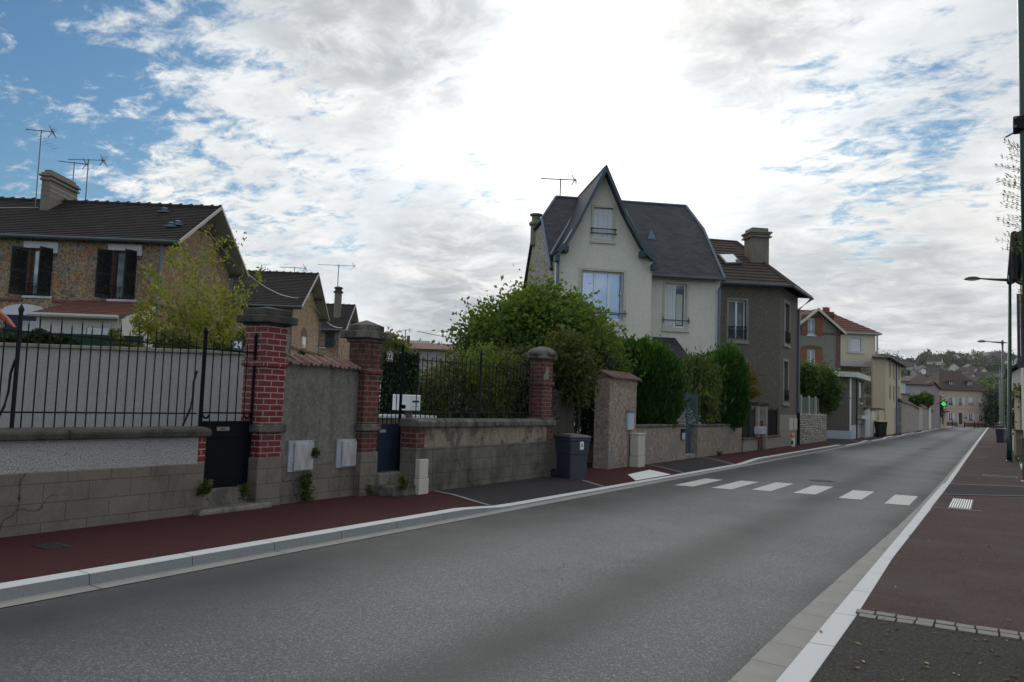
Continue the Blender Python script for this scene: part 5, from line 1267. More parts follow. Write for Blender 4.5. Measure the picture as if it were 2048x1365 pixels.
g.plate([(.25, -.05), (-sL+2, -.05), (-sL+2, hW), (.25, hW)], 0, .25, fbk); g.build('wall', 'house_grey', t)
g = MB(); g.plate([(Yc-.0, -.05), (Y2, -.05), (Y2, 1.50), (Yc, 1.50)], -.03, .25, fs); g.build('wall_base', 'grey_base', t)
E0 = fr.w(sL, -.45, hW-.02); E1 = Vector((-8.05+.55, Yc-.25, hW-.02)); E2 = Vector((-8.05+.55, Y2+.35, hW-.02))
q = fr.at(1473, 485, 4.2); Ax = fr.w(q[0], 4.2, q[1]); Rl = fr.w(sL, 4.2, q[1]+.03); E3 = E2 - e*(-sL+1) ; 
g = MB(); g.slope(E0, E1, Ax, Rl, 15, .03, .06); g.slope(E1, E2, Ax, Ax+(E2-E1)*.001, 12, .03, .06); P = [E2, E3, Rl, Ax]; g.slope(E2, E3, Rl, Ax, 10, .03, .06)
rf = g.build('roof', 'roof_clay', t)
g = MB(); g.tube([Rl, Ax, E1.lerp(Ax, .5)*0+Ax.lerp(E1, 1.0)], .09, 6); g.tube([Ax, E2], .09, 6); g.build('ridge_tiles', 'roof_clay', rf)
gutter([E0-Z*.04, E1-Z*.04+Vector((.05, -.03, 0)), E2-Z*.04+Vector((.05, 0, 0))], .07, root=t)
gutter([E2+Vector((0, -.15, -.1)), Vector((-7.97, Y2-.1, hW-.6)), Vector((-7.97, Y2-.1, 1.6))], .06, 'downpipe', 'zinc', t)
gutter([Vector((-7.96, Y2-.1, 1.6)), Vector((-7.96, Y2-.1, .1))], .075, 'downpipe', 'iron_black', t)
dc = 1.7; a0, a1 = fr.at(1504, 500, dc)[0], fr.at(1538, 500, dc)[0]; zt = fr.at(1520, 470, dc)[1]
g = MB(); g.box(a0, a1, dc, dc+.85, 7.4, zt, fr); ch = g.build('chimney', 'chimney_render', t)
g = MB(); g.box(a0-.1, a1+.1, dc-.1, dc+.95, zt-.12, zt-.04, fr); g.box(a0-.06, a1+.06, dc-.06, dc+.91, zt, zt+.08, fr); g.box(a0-.12, a1+.12, dc-.12, dc+.97, zt+.08, zt+.16, fr); g.box(a0+.02, a1-.02, dc+.02, dc+.83, zt+.16, zt+.34, fr); g.build('crown', 'chimney_render', ch, bevel=.015)
u = (E1-E0).normalized(); v = (Ax-E1); nrm = (E1-E0).cross(Rl-E0).normalized(); nrm = nrm if nrm.z > 0 else -nrm; v = nrm.cross(u); v = v if v.z > 0 else -v
def rp(px, py): r_ = ray(px, py); return CAM + r_*((E0-CAM).dot(nrm)/r_.dot(nrm))
c0, c1 = rp(1450, 531), rp(1484, 531); L = (rp(1470, 513)-rp(1476, 531)).dot(v)
g = MB(); g.prism([c0+nrm*.02, c1+nrm*.02, c1+v*L+nrm*.02, c0+v*L+nrm*.02], nrm*.09); sk = g.build('skylight', 'zinc_dark', rf)
g = MB(); i_ = .09; g.prism([c0+u*i_+v*i_+nrm*.10, c1-u*i_+v*i_+nrm*.10, c1-u*i_+v*(L-i_)+nrm*.10, c0+u*i_+v*(L-i_)+nrm*.10], nrm*.02); g.build('pane', 'skylight_glass', sk)
a, b, c, d = wA; window(t, fr, a, b, c, d, dep=.14, pane='glass_dark', n=2, fw=.06, surround='grey_base', sw=.10, rail=.55)
a, b, c, d = wB; window(t, fr, a, b, c, d, dep=.14, pane='glass_dark', n=2, fw=.06, surround='grey_base', sw=.10)
for a, b, c, d in (wC, wD): window(t, fs, a, b, c, d, dep=.14, pane='glass_dark', n=2, fw=.05, surround='grey_base', sw=.14, rail=.5)

# === house with orange shutters, extension, cream overhanging house, beige block
def simple_gable(px0, px1, pya, depth, th): ...
O = GR(1683, 60); e = rotv(R0, math.radians(4)); fr = Frame(O, e)
t = thing('shuttered_house', O, 'grey gabled house with orange wooden shutters and brick trim', 'house')
sl_ = fr.at(1588, 700)[0]; sR = fr.at(1680, 700)[0]; aS, aH = fr.at(1632, 622); hEr = fr.at(1680, 664)[1]; 
slp = (aH-hEr)/(sR-aS); sLf = aS-(sR-aS)
w5 = (fr.at(1615, 640)[0], fr.at(1631, 640)[0], fr.at(1623, 671)[1], fr.at(1623, 637)[1]); w6 = (fr.at(1614, 700)[0], fr.at(1631, 700)[0], fr.at(1623, 733)[1], fr.at(1623, 699)[1])
D = 9; g = shell(fr, sLf, sR, D, hEr, [w5, w6], front=[(sLf, -.05), (sR, -.05), (sR, hEr), (aS, aH), (sLf, hEr)]); g.build('wall', 'house_drab', t)
g = MB(); ov = .3
for s_ in (-1, 1):
    q0 = sR+ov if s_ > 0 else sLf-ov; hh = hEr-ov*slp+.12
    g.slope(fr.w(q0, -.4, hh), fr.w(q0, D, hh), fr.w(aS, D, aH+.14), fr.w(aS, -.4, aH+.14), 12, .03, .07)
rf = g.build('roof', 'roof_clay', t)
g = MB()
for q0 in (sR+ov, sLf-ov): g.prism([fr.w(q0, -.46, hEr-ov*slp-.06), fr.w(aS, -.46, aH-.04), fr.w(aS, -.46, aH+.2), fr.w(q0, -.46, hEr-ov*slp+.16)], fr.n*.06)
g.build('bargeboard', 'pvc_beige', rf)
for (a, b, c, d), nm in ((w5, 1), (w6, 2)):
    wn = window(t, fr, a, b, c, d, dep=.1, pane='glass_grey', n=2, fw=.07, sill='lintel_white' if nm == 1 else None, rail='bar' if nm == 1 else None, shut=((-1, 174, .52, 'shutter_orange', False), (1, 174, .52, 'shutter_orange', False)))
    g = MB(); g.plate([(a-.5, d+.02), (b+.5, d+.02), (b+.4, d+.22), ((a+b)/2, d+.32), (a-.4, d+.22)], -.03, 0, fr); g.build('brick_arch', 'brick_trim', wn)
g = MB(); zc = w5[2]+.1; g.box(sLf, w5[0]-.55, -.04, 0, zc, zc+.16, fr); g.box(w5[1]+.6, sR-.32, -.04, 0, zc, zc+.16, fr); g.box(sR-.32, sR+.02, -.05, 0, -.05, hEr+.1, fr); g.build('brick_quoin', 'brick_trim', t)
g = MB(); cx0, cx1 = fr.at(1650, 640, 3.5)[0], fr.at(1668, 640, 3.5)[0]; zt = fr.at(1660, 624, 3.5)[1]; g.box(cx0, cx1, 3.5, 4.6, 6.5, zt, fr); g.box(cx0-.07, cx1+.07, 3.43, 4.67, zt-.35, zt-.15, fr); ch = g.build('chimney', 'brick_old', t)
g = MB(); [g.lathe(fr.w(cx0+.12+.2*i, 4.0, zt), [(.11, 0), (.09, .35+.08*(i % 2)), (.11, .4)], 8) for i in range(3)]; g.build('pot', 'pot_clay', ch)

O = GR(1679, 68); e = rotv(R0, math.radians(4)); fr = Frame(O, e)
t = thing('overhang_house', O, 'cream house with upper storey box overhanging, red hipped roof and rolled white shutter', 'house')
s1 = fr.at(1751, 700)[0]; hb_, ht_ = fr.at(1715, 733)[1], fr.at(1715, 667)[1]
w7 = (fr.at(1701, 690)[0], fr.at(1722, 690)[0], fr.at(1712, 703)[1], fr.at(1712, 677)[1])
g = MB(); g.plate([(-.3, hb_), (s1, hb_), (s1, ht_), (-.3, ht_)], 0, .25, fr, [w7]); g.box(-.3, s1, .25, 7, hb_, hb_+.2, fr)
for S, n in ((-.3, fr.e), (s1, -fr.e)): g.plate([(.25, hb_+.2), (7, hb_+.2), (7, ht_), (.25, ht_)], 0, .25, Frame(fr.w(S, 0, 0), fr.n, n))
g.plate([(-.3, hb_+.2), (s1, hb_+.2), (s1, ht_), (-.3, ht_)], 7, 7.25, fr); g.build('upper_wall', 'box_cream', t)
g = MB(); g.box(-.3, s1+.03, -.04, -.001, hb_-.02, hb_+.42, fr); g.build('white_band', 'white_render', t)
g = MB(); g.box(-.3, s1-.6, 1.3, 7, -.05, hb_-.01, fr); g.build('lower_wall', 'beige_render', t)
window(t, fr, *w7, dep=.12, roller=.98, surround='white_render', sw=.28)
aR = fr.at(1652, 622, 3.6); g = MB(); ap0 = fr.w(aR[0], 3.6, aR[1]); apL = ap0 - fr.e*3; hE_ = ht_+.02
e0, e1_, e2_, e3_ = fr.w(-3, -.35, hE_), fr.w(s1+.35, -.35, hE_), fr.w(s1+.35, 7.6, hE_), fr.w(-3, 7.6, hE_)
g.slope(e0, e1_, ap0, apL, 10, .04, .08); g.slope(e1_, e2_, ap0, ap0+fr.n*.01, 10, .04, .08); g.slope(e2_, e3_, apL, ap0, 8, .04, .08); rf = g.build('roof', 'roof_red', t)
gutter([e0-Z*.05, e1_-Z*.05, e2_-Z*.05], .07, mat='soffit_pale', root=t); gutter([fr.w(s1+.1, -.1, hE_-.1), fr.w(s1+.1, -.1, .3)], .07, 'downpipe', 'soffit_pale', t)

# grey annex with white fascia
X = -7.55; Y0, Y1 = onX(1702, 876, X).y, onX(1729, 870, X).y; hT = onX(1703, 755, X).z; e = rotv(R0, math.radians(6)); O = Vector((X, Y0, 0)); fr = Frame(O, e); fs = STREET(X, 0)
t = thing('annex', O, 'flat-roofed grey annex with white fascia and pale blue plinth on the pavement', 'annex')
sL = -5.2
dY = (Y0+2.9, Y0+4.1); wY = (onX(1713, 800, X).y, onX(1719, 800, X).y); 
dr_ = (onX(1716, 850, X).y, onX(1726.5, 850, X).y, .1, onX(1720, 838, X).z)
wn_ = (onX(1718.5, 800, X).y, onX(1723.5, 800, X).y, onX(1720, 806, X).z, onX(1720, 765, X).z)
g = MB(); g.plate([(sL, .6), (0, .6), (0, hT), (sL, hT)], 0, .2, fr); g.plate([(Y0, .95), (Y1, .95), (Y1, hT), (Y0, hT)], 0, .2, fs, [wn_, (dr_[0], dr_[1], 1.0, dr_[3])]); g.build('wall', 'annex_grey', t)
g = MB(); g.plate([(sL, -.05), (0, -.05), (0, .6), (sL, .6)], -.02, .2, fr); g.plate([(Y0, -.05), (dr_[0], -.05), (dr_[0], .95), (Y0, .95)], -.02, .2, fs); g.build('plinth', 'pvc_blue', t); g = MB(); g.plate([(dr_[1], -.05), (Y1, -.05), (Y1, .95), (dr_[1], .95)], -.02, .2, fs); g.build('plinth', 'pvc_blue', t)
g = MB(); P = [fr.w(sL, -.35, hT), O+Vector((.35, -.25, hT)), Vector((X+.35, Y1+.3, hT)), Vector((X-5, Y1+.3, hT))]; g.prism(P, (0, 0, .30)); g.build('fascia', 'white_render', t)
g = MB(); g.prism([p+Z*.30+Vector((0, 0, 0)) for p in P], (0, 0, .06)); g.build('roof_edge', 'panel_green', t)
g = MB(); g.box(dr_[0], dr_[1], .08, .12, .08, dr_[3], fs); dd = g.build('door', 'door_grey', t); g = MB(); g.box(dr_[0]+.1, dr_[1]-.1, .07, .08, 1.1, dr_[3]-.1, fs); g.build('pane', 'pvc_blue', dd)
g = MB(); g.box(dr_[0]-.1, dr_[1]+.1, -.25, 0, dr_[3], dr_[3]+.22, fs); g.build('door_hood', 'white_render', dd)
window(t, fs, *wn_, dep=.1, roller=.75, sill='white_render')
gutter([Vector((X+.06, Y0+2.0, hT-.05)), Vector((X+.06, Y0+2.0, .1))], .05, 'downpipe', 'zinc_dark', t); g = MB(); g.box(-.10, .0, -.03, .0, .6, hT-.05, fr); g.build('corner_trim', 'white_pvc', t)
g = MB(); g.box(sL+.6, sL+3.2, -.1, 0, .6, 1.75, fr); g.build('cement_patch', 'pale_grey_render', t)
# beige three-storey block
X = -7.3; Y0, Y1 = onX(1771, 866, X).y, onX(1802, 862, X).y; O = Vector((X, Y0, 0)); e = rotv(R0, math.radians(5)); fr = Frame(O, e); fs = STREET(X, 0)
hT = onX(1777, 719, X).z; sL = fr.at(1745, 760)[0]
t = thing('beige_block', O, 'beige rendered block with three floors of narrow windows facing the street', 'house')
wins = []
for pa, pb, y0, y1 in ((1779, 1781.5, 752, 726), (1786.5, 1789, 756, 730), (1797, 1799, 758, 733), (1779, 1781.5, 797, 771), (1786.5, 1789, 801, 773), (1797, 1799, 800, 774)):
    ym = (y0+y1)/2; wins.append((onX(pa, ym, X).y, onX(pb, ym, X).y, onX((pa+pb)/2, y0, X).z, onX((pa+pb)/2, y1, X).z))
g = MB(); g.plate([(sL, -.05), (0, -.05), (0, hT), (sL, hT)], 0, .2, fr); g.plate([(Y0, -.05), (Y1, -.05), (Y1, hT), (Y0, hT)], 0, .2, fs, wins)
fb_ = Frame((X, Y1, 0), -e, -fr.n); g.plate([(.2, -.05), (-sL+2, -.05), (-sL+2, hT), (.2, hT)], 0, .2, fb_); g.build('wall', 'beige_render', t)
for w_ in wins: window(t, fs, *w_, dep=.1, frame='timber_brown', pane='door_dark', n=2, fw=.06, sill='beige_render')
P = [fr.w(sL-.2, -.3, hT), O+Vector((.4, -.3, hT)), Vector((X+.4, Y1+.3, hT)), Vector((X, Y1+.3, hT))+fr.e*sL]; rg = MB()
mid0 = fr.w(sL/2, 0, hT+.45)+Vector((-1, 4, 0)); mid1 = mid0+Vector((0, Y1-Y0-3, 0))
for q in ((P[0], P[1], mid0), (P[1], P[2], mid1, mid0), (P[2], P[3], mid1), (P[3], P[0], mid0, mid1)): rg.prism(list(q), (0, 0, -.08))
rg.build('roof', 'roof_far', t)
gutter([O+Vector((.45, -.3, hT-.02)), Vector((X+.45, Y1+.3, hT-.02))], .07, root=t); gutter([Vector((X+.08, Y0+7.5, hT)), Vector((X+.08, Y0+7.5, .1))], .06, 'downpipe', 'zinc', t)
g = MB(); g.box(onX(1789, 840, X).y, onX(1794.5, 840, X).y, -.03, 0, .1, onX(1792, 817, X).z, fs); g.build('door', 'door_grey', t)
# things between annex and block: low pillars, cream gates, iron balcony
X = -7.4; fs = STREET(X, 0)
for pa, pb, py, mat, nm, lab in ((1731, 1734, 820, 'pvc_beige', 'gate_pier', 'slim pale gate post right of the grey annex'), (1734.5, 1741, 818, 'pvc_blue', 'gate_pier', 'pale blue gate pier right of the grey annex'), (1743, 1750, 822, 'gate_cream', 'gate_pier', 'low cream gate pier before the cream gate'), (1758, 1771, 820, 'beige_render', 'gate_pier', 'broad sand-coloured pier against the beige block')):
    a, b = onX(pa, 850, X).y, onX(pb, 850, X).y; h = onX((pa+pb)/2, py, X).z; t = thing(nm, (X, a, 0), lab, 'gate pier', 'gate piers beyond the annex')
    g = MB(); g.box(a, b-.1, 0, .5, -.05, h, fs); g.build('shaft', mat, t); g = MB(); g.box(a-.06, b-.04, -.05, .55, h, h+.1, fs); g.build('cap', 'coping_grey', t)
t = thing('garden_gate', (X, 63, 0), 'cream sheet gate between two piers beside the overhanging cream house', 'gate', 'gates in the street walls')
a, b = onX(1750.5, 850, X).y, onX(1757.5, 850, X).y; g = MB(); g.box(a, b, .1, .16, .1, onX(1754, 823, X).z, fs); g.build('leaf', 'gate_cream', t); g = MB(); [g.box(a+.1+k*(b-a)/6, a+.16+k*(b-a)/6, .08, .1, .2, 1.9, fs) for k in range(6)]; g.build('rib', 'pvc_beige', t)
t = thing('iron_balcony', GR(1739, 65), 'black iron balcony lattice above a spiral ironwork panel beside the overhanging house', 'balcony'); fq = Frame(GR(1730, 65), rotv(R0, math.radians(4)))
a0, z1 = fq.at(1731, 768); a1, z0 = fq.at(1745, 788); g = MB()
for k in range(7): g.tube([fq.w(a0+(a1-a0)*k/6, 0, z0), fq.w(a0+(a1-a0)*k/6, 0, z1)], .012, 4)
for z in (z0, (z0+z1)/2, z1): g.tube([fq.w(a0, 0, z), fq.w(a1, 0, z)], .018, 4)
g.build('railing', 'iron_black', t); zc_ = fq.at(1738, 804)[1]; ac = fq.at(1734, 804)[0]; R_ = fq.at(1743, 804)[0]-ac
g = MB(); g.tube([fq.w(ac+R_*(1-k/30)*math.cos(k*.45), -.08, zc_+R_*(1-k/30)*math.sin(k*.45)) for k in range(28)], .022, 5); g.build('spiral', 'iron_black', t)
g = MB(); g.box(a0, a1, 0, .2, .1, z0-.02, fq); g.build('panel', 'box_cream', t)

# walls along the far street
X = -7.0; fs = STREET(X, 0)
def far_wall(pa, pb, pya, pyb, mat, lab, cop=None, base=858):
    a, b = onX(pa, base, X).y, onX(pb, base, X).y; ha, hb = onX(pa, pya, X).z, onX(pb, pyb, X).z
    t = thing('garden_wall', (X, a, 0), lab, 'garden wall', 'stone walls far down the street')
    g = MB(); g.plate([(a, -.05), (b, -.05), (b, hb), (a, ha)], 0, .4, fs); g.build('stonework', mat, t)
    if cop: g = MB(); g.prism([fs.w(a, -.12, ha), fs.w(a, .2, ha+.35), fs.w(a, .52, ha)], fs.w(b, 0, hb)-fs.w(a, 0, ha)); g.build('coping', cop, t)
    return t
far_wall(1803, 1825, 805, 811, 'rubble_grey', 'grey rubble wall next to the beige block', 'roof_far')
far_wall(1825, 1838, 811, 819, 'rubble_grey', 'rubble wall stepping down behind the first far stretch', 'roof_far')
far_wall(1838, 1845, 817, 820, 'pale_grey_render', 'pale panel in the far street wall')
far_wall(1845, 1858, 815, 820, 'rubble_grey', 'farther stretch of rubble wall with reddish tiles', 'roof_red')
far_wall(1858, 1862, 798, 800, 'white_render', 'tall pale pier in the far street wall', 'roof_red')
far_wall(1862, 1880, 822, 828, 'rubble_grey', 'last stretch of stone wall before the mauve house', 'roof_far')
t = thing('wall_block', fs.w(82, .5, 0), 'raised block of wall with reddish tiled top behind the far rubble wall', 'wall'); f_ = Frame(GR(1803, 84), R0)
a0, z0 = f_.at(1805, 805); a1, z1 = f_.at(1817, 790); g = MB(); g.box(a0, a1, 0, 2, 0, z1, f_); g.build('masonry', 'rubble_grey', t); g = MB(); g.box(a0-.1, a1+.1, -.1, 2.1, z1, z1+.12, f_); g.build('top', 'roof_red', t)
def boxhouse(name, px0, px1, pyt, depth, th, D, mat, rmat, apex, label, ov=.3, wins=(), hip=True, cat='house', group=None, basez=0.0, rows=0):
    e = rotv(R0, math.radians(th)); O = GR(px0, depth, basez); f = Frame(O, e); W = f.at(px1, pyt)[0]; h = f.at((px0+px1)/2, pyt)[1]
    if basez: f = Frame((O.x, O.y, 0), e)
    t = thing(name, O, label, cat, group)
    hs = [(f.at(a, c)[0], f.at(b, c)[0], f.at((a+b)/2, d)[1], f.at((a+b)/2, c)[1]) for a, b, c, d, *_ in wins]
    g = shell(f, 0, W, D, h, hs) if not basez else shell(f, 0, W, D, h, hs, front=[(0, basez-3), (W, basez-3), (W, h), (0, h)], sideL=[(.25, basez-3), (D-.25, basez-3), (D-.25, h), (.25, h)], sideR=[(.25, basez-3), (D-.25, basez-3), (D-.25, h), (.25, h)], back=False)
    g.build('wall', mat, t)
    if apex is not None:
        (pxa, pya), (pxb, pyb) = apex; sa, ha = f.at(pxa, pya, D/2); sb, hb = f.at(pxb, pyb, D/2)
        P = [f.w(-ov, -ov, h), f.w(W+ov, -ov, h), f.w(W+ov, D+ov, h), f.w(-ov, D+ov, h)]; a, b = f.w(sa, D/2, ha), f.w(sb, D/2, (ha+hb)/2); a.z = b.z
        g = MB(); g.prism([P[0], P[1], b, a], (0, 0, -.1)); g.prism([P[1], P[2], b], (0, 0, -.1)); g.prism([P[2], P[3], a, b], (0, 0, -.1)); g.prism([P[3], P[0], a], (0, 0, -.1))
        rf = g.build('roof', rmat, t)
    return t, f, W, h, hs
# small white houses and the chimney between
boxhouse('small_house', 1803, 1811, 763, 95, 3, 6, 'white_render', 'roof_far', ((1804, 757), (1809, 757)), 'small pale house front just right of the beige block', wins=())
t, f, W, h, hs = boxhouse('white_chimney_house', 1811, 1824, 790, 118, 3, 5, 'pale_grey_render', 'roof_far', None, 'low pale building with a fat white chimney behind the far walls')
a0, z0 = f.at(1816, 770, 1); a1, z1 = f.at(1822, 752, 1); g = MB(); g.box(a0, a1, 1, 1.6, h-.3, z1, f); ch = g.build('chimney', 'white_render', t); g = MB(); g.box(a0-.05, a1+.05, .95, 1.65, z1, z1+.12, f); g.lathe(f.w((a0+a1)/2, 1.3, z1+.12), [(.25, 0), (.3, .5), (.1, .8)], 8); g.build('pot', 'coping_dark', ch)
# mauve house
t, f, W, h, hs = boxhouse('mauve_house', 1811, 1861, 769, 104, 3, 9, 'pale_grey_render', 'roof_far', ((1838, 748), (1843, 748)), 'grey house with hipped roof and mauve gable end facing the far street')
sg = Frame(f.w(W, 0, 0), rotv(R0, math.radians(42))); a1, z1 = sg.at(1879, 778); am, zm = sg.at(1870, 766)
g = MB(); g.plate([(0, -.05), (a1, -.05), (a1, z1), (am*.55, zm), (0, h)], 0, .3, sg); g.build('gable_wall', 'mauve_render', t)
g = MB(); g.tube([sg.w(-.1, -.1, h+.05), sg.w(am*.55, -.1, zm+.12), sg.w(a1+.3, -.1, z1-.1)], .14, 4); g.prism([sg.w(0, 0, h+.1), sg.w(am*.55, 0, zm+.1), sg.w(am*.55, 5, zm+.1), sg.w(0, 5, h+.1)], (0, 0, .1)); g.prism([sg.w(a1+.3, 0, z1-.1), sg.w(am*.55, 0, zm+.1), sg.w(am*.55, 5, zm+.1), sg.w(a1+.3, 5, z1-.1)], (0, 0, .1)); g.build('gable_coping', 'roof_red', t)
# pharmacy cross
O = GR(1886, 100); t = thing('pharmacy_sign', O+Z*3.6, 'glowing green pharmacy cross on the house front far down the street', 'sign'); f = Frame(O, R0); a, z = f.at(1887, 808); g = MB()
g.box(a-.09, a+.09, -.06, .06, z-.26, z+.26, f); g.box(a-.26, a-.09, -.06, .06, z-.09, z+.09, f); g.box(a+.09, a+.26, -.06, .06, z-.12, z+.12, f); g.build('cross', 'cross_led', t)
g = MB(); g.tube([f.w(a-.34, 0, z), f.w(a-.9, 0, z)], .03, 5); g.build('bracket', 'iron_black', t)
# pale shop front with door between mauve house and far building
t, f, W, h, hs = boxhouse('shop_front', 1879, 1893, 823, 112, 10, 6, 'salmon_render', 'roof_far', ((1882, 817), (1890, 817)), 'small low shop front with glass door beside the green cross', wins=((1884, 1888, 828, 850),))
window(t, f, *hs[0], dep=.1, frame='pvc_beige', pane='glass_dark', n=1)
# far building with dormers
wl = [(1885, 1889, 793, 808)]; ups = [(1897, 1905), (1917, 1924), (1937, 1946), (1956, 1965)]
wins = [(a, b, 795, 811) for a, b in ups] + [(1898, 1905, 827, 841), (1938, 1945, 828, 842), (1958, 1965, 829, 843), (1917, 1925, 826, 849)]
t, f, W, h, hs = boxhouse('long_house', 1881, 1975, 781, 152, 2, 11, 'salmon_render', 'roof_far', ((1878, 742), (1913, 743)), 'long salmon two-storey house with dormers closing the end of the street', .4, wins)
for i, q in enumerate(hs):
    if i < 4: window(t, f, *q, dep=.12, pane='glass_dark', n=2, fw=.08, roller=.98 if i > 1 else 0, rail=.5, shut=() if i > 1 else ((1, 172, .45, 'shutter_white', False), (-1, 172, .2, 'shutter_white', False)))
    elif i < 7: window(t, f, *q, dep=.12, pane='glass_dark', n=2, fw=.08, rail=.3, shut=((1, 172, .35, 'shutter_white', False), (-1, 172, .25, 'shutter_white', False)))
    else:
        g = MB(); g.box(q[0], q[1], .1, .16, .0, q[3], f); g.build('door', 'door_dark', t)
        g = MB(); g.box(q[0]-.16, q[0], -.04, 0, .0, q[3]+.14, f); g.box(q[1], q[1]+.16, -.04, 0, 0, q[3]+.14, f); g.box(q[0], q[1], -.04, 0, q[3], q[3]+.14, f); g.build('door_surround', 'white_render', t)
g = MB(); g.box(0, hs[7][0]-.18, -.05, 0, -.05, .72, f); g.build('plinth', 'brick_trim', t); g = MB(); g.box(hs[7][1]+.18, W, -.05, 0, -.05, .72, f); g.build('plinth', 'brick_trim', t)
g = MB(); zz = f.at(1930, 818)[1]; g.box(0, W, -.05, 0, zz, zz+.12, f); g.box(0, W, -.12, 0, h-.16, h-.02, f); g.build('cornice', 'salmon_render', t)
for pa in (1903, 1940):
    a0, z0 = f.at(pa-5, 778, 1.2); a1, z1 = f.at(pa+4, 764, 1.2); g = MB(); g.box(a0, a1, 1.2, 4.4, z0-.3, z1, f); dm = g.build('dormer', 'timber_blue', t); g = MB(); g.box(a0+.12, a1-.12, 1.17, 1.2, z0, z1-.08, f); g.build('pane', 'glass_dark', dm); g = MB(); g.box(a0+.05, a0+.13, 1.13, 1.2, z0, z1, f); g.box(a1-.13, a1-.05, 1.13, 1.2, z0, z1, f); g.box((a0+a1)/2-.04, (a0+a1)/2+.04, 1.13, 1.2, z0, z1, f); g.build('frame', 'white_pvc', dm); g = MB(); g.box(a0-.2, a1+.1, 1.0, 4.6, z1, z1+.12, f); g.build('dormer_roof', 'roof_far', dm)
g = MB(); g.tube([f.w(.1, -.1, h-.1), f.w(.1, -.1, .1)], .06, 5); g.tube([f.w(W-.1, -.1, h-.1), f.w(W-.1, -.1, .1)], .06, 5); g.build('downpipe', 'pvc_beige', t)
g = MB(); q = f.at(1931, 836); g.box(q[0]-.2, q[0]+.2, -.04, 0, q[1]-.12, q[1]+.12, f); g.build('plaque', 'door_dark', t)
# dish
O = GR(1847, 140); f_ = Frame(O, R0); a, z = f_.at(1847, 744); t = thing('satellite_dish', f_.w(a, 0, z-1.5), 'white satellite dish on a mast above the mauve house', 'satellite dish'); g = MB(); g.tube([f_.w(a, 0, z-3), f_.w(a, 0, z)], .05, 5); g.build('mast', 'aluminium', t); g = MB(); g.tube([f_.w(a, -.05, z), f_.w(a, .02, z), f_.w(a, .06, z)], [.45, .3, .05], 12); g.build('dish', 'white_sign', t)
# far right end wall and red gate
t = thing('garden_wall', GR(1976, 158), 'grey stone wall right of the long salmon house with a dark red gate', 'garden wall'); f = Frame(GR(1975, 156), R0); a1, z1 = f.at(2012, 818); g = MB(); g.plate([(0, -.05), (a1, -.05), (a1, z1-.3), (0, z1)], 0, .4, f); g.build('stonework', 'concrete', t)
a0, z0 = f.at(1982, 836); a1 = f.at(2000, 840)[0]; g = MB(); g.box(a0, a1, -.06, 0, 0, z0, f); g.build('gate', 'door_red', t)
# low buildings seen through the gap left of the big bush
t, f, W, h, hs = boxhouse('low_house', 816, 918, 699, 62, 3, 6, 'pale_grey_render', 'roof_red', ((822, 686), (905, 688)), 'low grey building with faded red roof behind the iron railing')
g = MB(); a, z = f.at(817, 672, 2); g.box(a-.12, a+.12, 1.9, 2.2, h, z, f); g.build('chimney', 'brick_trim', t)
boxhouse('flat_building', 788, 860, 681, 95, 3, 14, 'white_render', 'roof_far', None, 'flat white building behind the low red-roofed one')
O = GR(811, 80); f_ = Frame(O, R0); a, z = f_.at(811, 660); antenna(f_.w(a, 0, 5), z-5, 'small antenna over the low white buildings', 0, 1.4, 0, .05)
# cream garden wall behind the railing of 24
e = rotv(R0, math.radians(2)); f = Frame(GR(250, 13.6), e); a0 = f.at(-200, 700)[0]; a1 = f.at(506, 712)[0]; hw = f.at(250, 702)[1]
t = thing('garden_wall', f.O, 'smooth cream garden wall behind the black railing of number 24', 'garden wall')
g = MB(); g.box(a0, a1, 0, .2, -.06, hw, f); g.build('render', 'cream_wall', t); g = MB(); g.box(a0, a1, -.05, .25, hw, hw+.065, f); g.build('coping', 'coping_light', t, bevel=.01)
CW = f; CWa = (a0, a1, hw)
t = thing('screen_fence', f.w(a0, 1.2, 0), 'dark green mesh screen above the cream garden wall at the left', 'fence'); s1_ = f.at(285, 690, 1.2)[0]; hs_ = f.at(150, 668, 1.2)[1]
g = MB(); g.box(a0, s1_, 1.2, 1.23, 0, hs_, f); g.build('screen', 'screen_green', t); g = MB(); [g.tube([f.w(a0+1.8*k, 1.15, 0), f.w(a0+1.8*k, 1.15, hs_+.03)], .02, 5) for k in range(int((s1_-a0)/1.8)+1)]; g.build('post', 'shutter_green', t)
# orange machine arm poking in at the left
f_ = Frame(GR(0, 22), R0); t = thing('digger_arm', f_.w(-1, 0, 0), 'orange digger arm sticking in above the hedge at the left edge', 'digger'); g = MB()
p = [f_.at(-60, 560), f_.at(-20, 596), f_.at(14, 640), f_.at(27, 655)]; V = [f_.w(a, 0, z) for a, z in p]; g.prism([V[0]-Z*.1, V[1]-Z*.12, V[2]+Z*.04, V[3], V[2]-Z*.12, V[1]-Z*.34, V[0]-Z*.35], fr.n*.2); g.build('boom', 'machine_orange', t, bevel=.02)
g = MB(); g.tube([V[1]-Z*.25+f_.n*-.05, V[2]-Z*.22+f_.n*-.05], .035, 8); g.build('ram', 'aluminium', t); g = MB(); g.tube([V[0], f_.w(-1.2, 0, 0)], .22, 8); g.build('mast', 'machine_orange', t)
